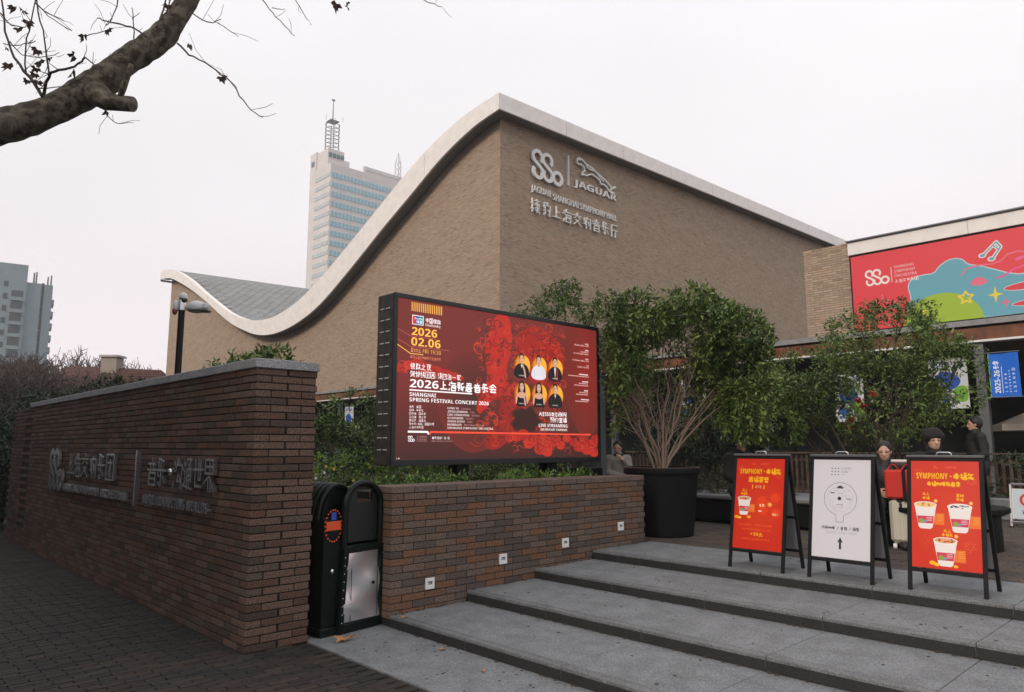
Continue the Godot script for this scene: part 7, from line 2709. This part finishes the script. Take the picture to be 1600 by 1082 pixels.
# ---------------------------------------------------------------- people: smooth bodies from joints
# prims: ["c", a, b, ra, rb, k] capsule, ["e", centre, radii, k] ellipsoid, ["-", centre, radii, k] hollow
func sdf_mesh(prims: Array, cell: float) -> Array:
	var lo := Vector3(1e9, 1e9, 1e9)
	var hi := -lo
	for p in prims:
		if p[0] == "c":
			var r := Vector3.ONE * (maxf(p[3], p[4]) + cell * 3.0)
			lo = lo.min(p[1] - r).min(p[2] - r)
			hi = hi.max(p[1] + r).max(p[2] + r)
		elif p[0] == "e":
			lo = lo.min(p[1] - p[2] - Vector3.ONE * cell * 3.0)
			hi = hi.max(p[1] + p[2] + Vector3.ONE * cell * 3.0)
	var nx := int((hi.x - lo.x) / cell) + 2
	var ny := int((hi.y - lo.y) / cell) + 2
	var nz := int((hi.z - lo.z) / cell) + 2
	var far := cell * 6.0
	var f := PackedFloat32Array()
	f.resize(nx * ny * nz)
	f.fill(far)
	for p in prims:
		var a: Vector3 = p[1]
		var capsule: bool = p[0] == "c"
		var k: float = p[5] if capsule else p[3]
		var m := Vector3.ONE * (k + cell * 2.5)
		var b0: Vector3
		var b1: Vector3
		if capsule:
			var rr := Vector3.ONE * maxf(p[3], p[4])
			b0 = a.min(p[2]) - rr - m
			b1 = a.max(p[2]) + rr + m
		else:
			b0 = a - p[2] - m
			b1 = a + p[2] + m
		var i0 := Vector3i(((b0 - lo) / cell).max(Vector3.ZERO))
		var i1 := Vector3i(((b1 - lo) / cell))
		var ab: Vector3 = (p[2] - a) if capsule else Vector3.ZERO
		var l2 := maxf(ab.length_squared(), 1e-9)
		var ra: float = p[3] if capsule else 0.0
		var rb: float = p[4] if capsule else 0.0
		var rad: Vector3 = Vector3.ONE if capsule else p[2]
		var rmin := minf(rad.x, minf(rad.y, rad.z))
		for z in range(i0.z, mini(i1.z + 1, nz)):
			for y in range(i0.y, mini(i1.y + 1, ny)):
				var row := (z * ny + y) * nx
				for x in range(i0.x, mini(i1.x + 1, nx)):
					var q := lo + Vector3(x, y, z) * cell - a
					var d: float
					if capsule:
						var t := clampf(q.dot(ab) / l2, 0.0, 1.0)
						d = (q - ab * t).length() - lerpf(ra, rb, t)
					else:
						d = ((q / rad).length() - 1.0) * rmin
					var e := f[row + x]
					if p[0] == "-":
						d = -d
						var h2 := maxf(k - absf(d - e), 0.0) / k
						f[row + x] = maxf(d, e) + h2 * h2 * k * 0.25
					else:
						var h := maxf(k - absf(d - e), 0.0) / k
						f[row + x] = minf(d, e) - h * h * k * 0.25
	# surface nets
	var at := PackedInt32Array()
	at.resize(nx * ny * nz)
	at.fill(-1)
	var v := PackedVector3Array()
	var offs := [0, 1, nx, nx + 1, nx * ny, nx * ny + 1, nx * ny + nx, nx * ny + nx + 1]
	var edges := [[0, 1], [2, 3], [4, 5], [6, 7], [0, 2], [1, 3], [4, 6], [5, 7], [0, 4], [1, 5], [2, 6], [3, 7]]
	for z in nz - 1:
		for y in ny - 1:
			for x in nx - 1:
				var o := (z * ny + y) * nx + x
				var f0 := f[o]
				if absf(f0) > cell * 3.0: continue
				var mask := 0
				for i in 8:
					if f[o + offs[i]] < 0.0: mask |= 1 << i
				if mask == 0 or mask == 255: continue
				var s := Vector3.ZERO
				var n := 0
				for e in edges:
					var u := f[o + offs[e[0]]]
					var w := f[o + offs[e[1]]]
					if (u < 0.0) != (w < 0.0):
						var t := u / (u - w)
						s += Vector3(e[0] & 1, (e[0] >> 1) & 1, e[0] >> 2).lerp(Vector3(e[1] & 1, (e[1] >> 1) & 1, e[1] >> 2), t)
						n += 1
				at[o] = v.size()
				v.append(lo + (Vector3(x, y, z) + s / n) * cell)
	var idx := PackedInt32Array()
	var steps := [1, nx, nx * ny]
	for z in range(1, nz - 1):
		for y in range(1, ny - 1):
			for x in range(1, nx - 1):
				var o := (z * ny + y) * nx + x
				if at[o] < 0: continue
				for ax in 3:
					var o2: int = o + steps[ax]
					var ins := f[o] < 0.0
					if ins == (f[o2] < 0.0): continue
					var b: int = steps[(ax + 1) % 3]
					var c: int = steps[(ax + 2) % 3]
					var q := [at[o], at[o - b], at[o - b - c], at[o - c]]
					if q.min() < 0: continue
					var order := [0, 2, 1, 0, 3, 2] if ins else [0, 1, 2, 0, 2, 3]
					for i in order: idx.append(q[i])
	var nn := PackedVector3Array()
	nn.resize(v.size())
	for i in range(0, idx.size(), 3):
		var n := (v[idx[i + 2]] - v[idx[i]]).cross(v[idx[i + 1]] - v[idx[i]])
		for j in 3: nn[idx[i + j]] += n
	for i in nn.size(): nn[i] = nn[i].normalized()
	var out := []
	out.resize(Mesh.ARRAY_MAX)
	out[Mesh.ARRAY_VERTEX] = v
	out[Mesh.ARRAY_NORMAL] = nn
	out[Mesh.ARRAY_INDEX] = idx
	return out

var head_shape: Array
var hand_shape: Array

func build_shapes():
	# head: origin at the neck joint, faces +z, about 0.23 m tall above the chin
	head_shape = sdf_mesh([["e", Vector3(0, 0.150, -0.008), Vector3(0.076, 0.092, 0.094), 0.01], ["e", Vector3(0, 0.085, 0.030), Vector3(0.056, 0.070, 0.062), 0.04], ["e", Vector3(0, 0.038, 0.052), Vector3(0.030, 0.026, 0.030), 0.03],
		["c", Vector3(0, -0.06, -0.012), Vector3(0, 0.06, -0.005), 0.056, 0.050, 0.025], ["-", Vector3(0.031, 0.118, 0.094), Vector3(0.020, 0.013, 0.018), 0.012], ["-", Vector3(-0.031, 0.118, 0.094), Vector3(0.020, 0.013, 0.018), 0.012],
		["c", Vector3(0, 0.125, 0.085), Vector3(0, 0.086, 0.104), 0.010, 0.014, 0.014], ["e", Vector3(0.012, 0.082, 0.095), Vector3(0.009, 0.007, 0.010), 0.008], ["e", Vector3(-0.012, 0.082, 0.095), Vector3(0.009, 0.007, 0.010), 0.008],
		["e", Vector3(0, 0.060, 0.086), Vector3(0.024, 0.006, 0.010), 0.008], ["e", Vector3(0, 0.050, 0.084), Vector3(0.020, 0.007, 0.010), 0.008], ["c", Vector3(-0.045, 0.138, 0.076), Vector3(0.045, 0.138, 0.076), 0.010, 0.010, 0.02],
		["e", Vector3(0.077, 0.115, -0.005), Vector3(0.010, 0.030, 0.020), 0.008], ["e", Vector3(-0.077, 0.115, -0.005), Vector3(0.010, 0.030, 0.020), 0.008]], 0.0055)
	# hand: wrist at the origin, fingers along -y, palm facing +z, thumb towards +x
	var h := [["e", Vector3(0, -0.045, 0), Vector3(0.040, 0.048, 0.015), 0.01], ["c", Vector3(0, 0.02, 0), Vector3(0, -0.02, 0), 0.027, 0.030, 0.02]]
	var fl := [0.070, 0.080, 0.075, 0.058]
	for i in 4:
		var x := 0.030 - i * 0.020
		var a := Vector3(x, -0.082, 0.0)
		var b := a + Vector3(x * 0.10, -fl[i] * 0.48, 0.012)
		var c := b + Vector3(0, -fl[i] * 0.32, 0.022)
		var d := c + Vector3(0, -fl[i] * 0.14, 0.022)
		h.append(["c", a, b, 0.0092, 0.0084, 0.006])
		h.append(["c", b, c, 0.0084, 0.0078, 0.004])
		h.append(["c", c, d, 0.0078, 0.0068, 0.004])
	h.append(["c", Vector3(0.030, -0.025, 0.004), Vector3(0.056, -0.058, 0.018), 0.014, 0.0105, 0.010])
	h.append(["c", Vector3(0.056, -0.058, 0.018), Vector3(0.058, -0.085, 0.030), 0.0105, 0.0085, 0.004])
	hand_shape = sdf_mesh(h, 0.0042)

func aim(y: Vector3, z: Vector3) -> Basis:   # basis whose y axis points along y and whose z axis leans to z
	y = y.normalized()
	var x := y.cross(z).normalized()
	return Basis(x, y, x.cross(y))

# joints: hip, chest, neck, and for l/r: shoulder, elbow, wrist, hip joint, knee, ankle, toe (local, facing +z)
func person(label: String, at: Vector3, turn: float, j: Dictionary, look: Dictionary) -> Node3D:
	var t := thing("person", label, "person", at, turn)
	var skin := mat(0.52, 0.32, 0.23, 0.6)
	skin.subsurf_scatter_enabled = true
	skin.subsurf_scatter_strength = 0.1
	var head_basis := Basis.from_euler(Vector3(deg_to_rad(look.get("nod", 0.0)), deg_to_rad(look.get("face", 0.0)), deg_to_rad(look.get("tilt", 0.0))))
	var hx := Transform3D(head_basis, j.neck + Vector3(0, 0.03, 0))
	var bd := [["c", j.hip, j.chest, 0.12, 0.125, 0.05], ["c", j.chest, j.neck, 0.11, 0.055, 0.05], ["c", j.neck - Vector3(0, 0.04, 0), hx * Vector3(0, 0.03, 0), 0.052, 0.048, 0.03]]
	var coat := [["c", j.hip - Vector3(0, 0.06, 0), j.chest, 0.165, 0.160, 0.05], ["c", j.chest, j.neck - Vector3(0, 0.02, 0), 0.150, 0.072, 0.06], ["c", j.neck - Vector3(0, 0.035, 0), j.neck + Vector3(0, 0.028, 0.0), 0.078, 0.074, 0.02]]
	var pants := [["c", j.hip - Vector3(0.06, 0.02, 0), j.hip + Vector3(0.06, -0.02, 0), 0.135, 0.135, 0.04]]
	var shoes := []
	for s in ["l", "r"]:
		var sh: Vector3 = j[s + "_shoulder"]
		var el: Vector3 = j[s + "_elbow"]
		var wr: Vector3 = j[s + "_wrist"]
		var hp: Vector3 = j[s + "_hip"]
		var kn: Vector3 = j[s + "_knee"]
		var an: Vector3 = j[s + "_ankle"]
		var toe: Vector3 = j[s + "_toe"]
		bd.append_array([["c", j.chest + Vector3(0, 0.06, 0), sh, 0.08, 0.055, 0.04], ["c", sh, el, 0.050, 0.040, 0.02], ["c", el, wr, 0.040, 0.026, 0.02], ["c", hp, kn, 0.080, 0.055, 0.03], ["c", kn, an, 0.055, 0.036, 0.02], ["c", an, toe, 0.034, 0.03, 0.02]])
		coat.append_array([["c", j.chest + Vector3(0, 0.06, 0), sh, 0.105, 0.085, 0.05], ["c", sh, el, 0.080, 0.066, 0.03], ["c", el, el.lerp(wr, 0.94), 0.066, 0.050, 0.03]])
		pants.append_array([["c", hp, kn, 0.105, 0.075, 0.04], ["c", kn, an + (kn - an).normalized() * 0.02, 0.075, 0.062, 0.03]])
		shoes.append_array([["c", an - Vector3(0, 0.03, 0), toe, 0.050, 0.042, 0.02], ["c", an - Vector3(0, 0.045, 0), toe - Vector3(0, 0.005, 0), 0.04, 0.04, 0.02]])
	var mb := MB.new()
	mb.append(sdf_mesh(bd, 0.017), Transform3D())
	mb.append(head_shape, hx)
	for s in ["l", "r"]:
		var wr: Vector3 = j[s + "_wrist"]
		var el: Vector3 = j[s + "_elbow"]
		var down := (el - wr).normalized()
		var palm: Vector3 = j.get(s + "_palm", Vector3(1.0 if s == "l" else -1.0, 0.0, 0.2) * -1.0)
		var b := aim(down, palm)
		if s == "r": b = Basis(-b.x, b.y, b.z)
		# thumbs point forwards: mirror if needed
		if b.x.dot(Vector3(0, 0.2, 1)) < 0.0: b = Basis(-b.x, b.y, b.z)
		mb.append(flip_if(hand_shape, b), Transform3D(b, wr))
	obj("body", mb, skin, t)
	var cm: Material = look.coat
	obj("jacket", arrays_mesh(sdf_mesh(coat, 0.019)), cm, t)
	obj("trousers", arrays_mesh(sdf_mesh(pants, 0.020)), look.get("pants", mat(0.02, 0.02, 0.024, 0.9)), t)
	obj("shoes", arrays_mesh(sdf_mesh(shoes, 0.014)), mat(0.015, 0.015, 0.016, 0.5), t)
	var em := MB.new()
	for s in [-1.0, 1.0]: em.ball(hx * Vector3(0.031 * s, 0.117, 0.074), Vector3(0.0125, 0.010, 0.0125), 8, 6)
	obj("eyes", em, mat(0.03, 0.022, 0.018, 0.2), t)
	var br := MB.new()
	for s in [-1.0, 1.0]: br.tube([hx * Vector3(0.014 * s, 0.139, 0.092), hx * Vector3(0.032 * s, 0.144, 0.088), hx * Vector3(0.050 * s, 0.138, 0.074)], [0.0035, 0.0045, 0.003], 5)
	obj("eyebrows", br, mat(0.018, 0.014, 0.012, 0.8), t)
	var lp := MB.new()
	lp.ball(hx * Vector3(0, 0.055, 0.0935), Vector3(0.021, 0.0055, 0.005), 10, 6, head_basis)
	obj("lips", lp, mat(0.30, 0.10, 0.085, 0.5), t)
	# hair: a shell over the skull, cut at the brow
	var hr := [["e", Vector3(0, 0.160, -0.018), Vector3(0.088, 0.096, 0.098), 0.01], ["e", Vector3(0, 0.125, -0.045), Vector3(0.086, 0.085, 0.075), 0.03]]
	if look.get("long", false): hr.append_array([["c", Vector3(0.070, 0.14, -0.02), Vector3(0.072, 0.02, -0.02), 0.026, 0.022, 0.03], ["c", Vector3(-0.070, 0.14, -0.02), Vector3(-0.072, 0.02, -0.02), 0.026, 0.022, 0.03], ["e", Vector3(0, 0.06, -0.07), Vector3(0.075, 0.10, 0.04), 0.03]])
	hr.append(["-", Vector3(0, 0.085, 0.105), Vector3(0.066, 0.080, 0.062), 0.010])
	var hair := MB.new()
	hair.append(sdf_mesh(hr, 0.008), hx)
	obj("hair", hair, mat(0.016, 0.013, 0.012, 0.6), t)
	if look.has("hat"):
		var hat := MB.new()
		hat.append(sdf_mesh([["e", Vector3(0, 0.205, -0.018), Vector3(0.100, 0.072, 0.108), 0.01], ["c", Vector3(-0.03, 0.176, -0.006), Vector3(0.03, 0.176, -0.006), 0.092, 0.092, 0.03], ["c", Vector3(-0.075, 0.172, 0.062), Vector3(0.075, 0.172, 0.062), 0.030, 0.030, 0.03]], 0.008), hx)
		obj("hat", hat, look.hat, t)
	if look.has("scarf"):
		var sc := MB.new()
		sc.append(sdf_mesh([["e", j.neck + Vector3(0, 0.005, 0.01), Vector3(0.095, 0.042, 0.095), 0.02]], 0.014), Transform3D())
		obj("scarf", sc, look.scarf, t)
	return t

func flip_if(a: Array, b: Basis) -> Array:
	if b.determinant() > 0.0: return a
	var o := a.duplicate()
	var idx: PackedInt32Array = a[Mesh.ARRAY_INDEX].duplicate()
	for i in range(0, idx.size(), 3):
		var k := idx[i + 1]
		idx[i + 1] = idx[i + 2]
		idx[i + 2] = k
	o[Mesh.ARRAY_INDEX] = idx
	return o

func arrays_mesh(a: Array) -> ArrayMesh:
	var m := ArrayMesh.new()
	m.add_surface_from_arrays(Mesh.PRIMITIVE_TRIANGLES, a)
	return m

func seated(seat: float) -> Dictionary:
	return {"hip": Vector3(0, seat + 0.10, 0), "chest": Vector3(0, seat + 0.42, 0.03), "neck": Vector3(0, seat + 0.60, 0.05),
		"l_shoulder": Vector3(0.17, seat + 0.53, 0.03), "r_shoulder": Vector3(-0.17, seat + 0.53, 0.03), "l_elbow": Vector3(0.24, seat + 0.28, 0.08), "r_elbow": Vector3(-0.24, seat + 0.28, 0.08), "l_wrist": Vector3(0.10, seat + 0.20, 0.28), "r_wrist": Vector3(-0.10, seat + 0.20, 0.28),
		"l_hip": Vector3(0.09, seat + 0.09, 0.03), "r_hip": Vector3(-0.09, seat + 0.09, 0.03), "l_knee": Vector3(0.12, seat + 0.06, 0.44), "r_knee": Vector3(-0.12, seat + 0.06, 0.44), "l_ankle": Vector3(0.12, 0.09, 0.42), "r_ankle": Vector3(-0.12, 0.09, 0.42), "l_toe": Vector3(0.13, 0.045, 0.57), "r_toe": Vector3(-0.13, 0.045, 0.57)}

func standing(h: float) -> Dictionary:
	var k := h / 1.70
	var j := {"hip": Vector3(0, 0.93, 0), "chest": Vector3(0, 1.26, 0.0), "neck": Vector3(0, 1.45, 0.01), "l_shoulder": Vector3(0.18, 1.38, 0), "r_shoulder": Vector3(-0.18, 1.38, 0), "l_elbow": Vector3(0.23, 1.10, -0.02), "r_elbow": Vector3(-0.23, 1.10, -0.02), "l_wrist": Vector3(0.22, 0.87, 0.08), "r_wrist": Vector3(-0.22, 0.87, 0.08),
		"l_hip": Vector3(0.09, 0.90, 0), "r_hip": Vector3(-0.09, 0.90, 0), "l_knee": Vector3(0.10, 0.49, 0.02), "r_knee": Vector3(-0.10, 0.49, 0.02), "l_ankle": Vector3(0.10, 0.09, 0), "r_ankle": Vector3(-0.10, 0.09, 0), "l_toe": Vector3(0.12, 0.045, 0.15), "r_toe": Vector3(-0.12, 0.045, 0.15)}
	for q in j: j[q] = j[q] * k
	return j

func make_people():
	build_shapes()
	var black := triplanar(mat(0.014, 0.013, 0.013, 0.85), M.fine, 6.0, 0.3, false)
	var navy := triplanar(mat(0.030, 0.028, 0.036, 0.6), M.blot, 4.0, 1.2, false)
	var cloth := mat(0.014, 0.013, 0.014, 0.95)
	var to_cam := func(p: Vector3) -> float: return atan2(eye.x - p.x, eye.z - p.z)
	# woman in a black hat, seated, looking to the right of the camera
	var p := Vector3(10.0, 0.42, -2.91)
	var j := seated(0.55)
	person("person in a black brimmed hat and black coat sitting behind the right red A-board", p, to_cam.call(p) - 0.15, j, {"coat": black, "hat": cloth, "scarf": cloth, "face": 28.0, "long": true})
	# person bent over the suitcase
	p = Vector3(9.98, 0.42, -3.50)
	j = seated(0.47)
	j.chest += Vector3(0, -0.03, 0.06)
	j.neck += Vector3(0, -0.05, 0.10)
	for s in ["l_shoulder", "r_shoulder"]: j[s] += Vector3(0, -0.04, 0.07)
	j.l_wrist = Vector3(0.14, 0.68, 0.36)
	person("person with short dark hair in a dark padded jacket sitting beside the cream suitcase", p, to_cam.call(p) + 0.05, j, {"coat": navy, "face": -6.0, "nod": 8.0})
	# dark figure at the left of the boards, sitting on the trough rim
	p = Vector3(10.25, 0.42, -5.70)
	j = seated(0.52)
	j.r_wrist = Vector3(0.05, 0.62, 0.34)
	person("person all in black sitting on the low planter beside the left red A-board", p, to_cam.call(p) + 0.5, j, {"coat": black, "scarf": cloth, "face": 12.0, "nod": 6.0})
	# standing figure walking by, seen from the side
	p = Vector3(14.1, 0.42, -3.46)
	j = standing(1.70)
	j.l_wrist = Vector3(0.16, 1.0, 0.24)
	j.l_knee += Vector3(0, 0, 0.10)
	j.l_ankle += Vector3(0, 0, 0.16)
	j.l_toe += Vector3(0, 0, 0.16)
	person("person in a dark jacket standing in profile by the grey column", p, to_cam.call(p) - 1.25, j, {"coat": triplanar(mat(0.018, 0.018, 0.019, 0.7), M.blot, 4.0, 1.0, false), "face": -10.0})
	# person in white far behind the tub, sitting on the trough's far end
	p = Vector3(11.0, 0.42, -8.62)
	j = seated(0.46)
	j.l_elbow = Vector3(0.20, 0.80, 0.14)
	j.l_wrist = Vector3(0.06, 0.98, 0.22)
	j.r_wrist = Vector3(0.02, 0.68, 0.30)
	var white := triplanar(mat(0.52, 0.47, 0.42, 0.9), M.fine, 5.0, 0.3, false)
	person("person in a cream white jacket sitting with crossed arms behind the black tub", p, to_cam.call(p) + 0.2, j, {"coat": white, "scarf": cloth, "face": -20.0, "nod": 12.0})
	var b := thing("stone_bench", "plain dark stone seat under the person in the white jacket", "bench", Vector3(11.0, 0.42, -8.64), to_cam.call(p) + 0.2)
	var m := MB.new()
	m.span(Vector3(-0.7, 0.0, -0.35), Vector3(0.7, 0.44, 0.16), 0.02)
	obj("block", m, M.granite_dark, b)
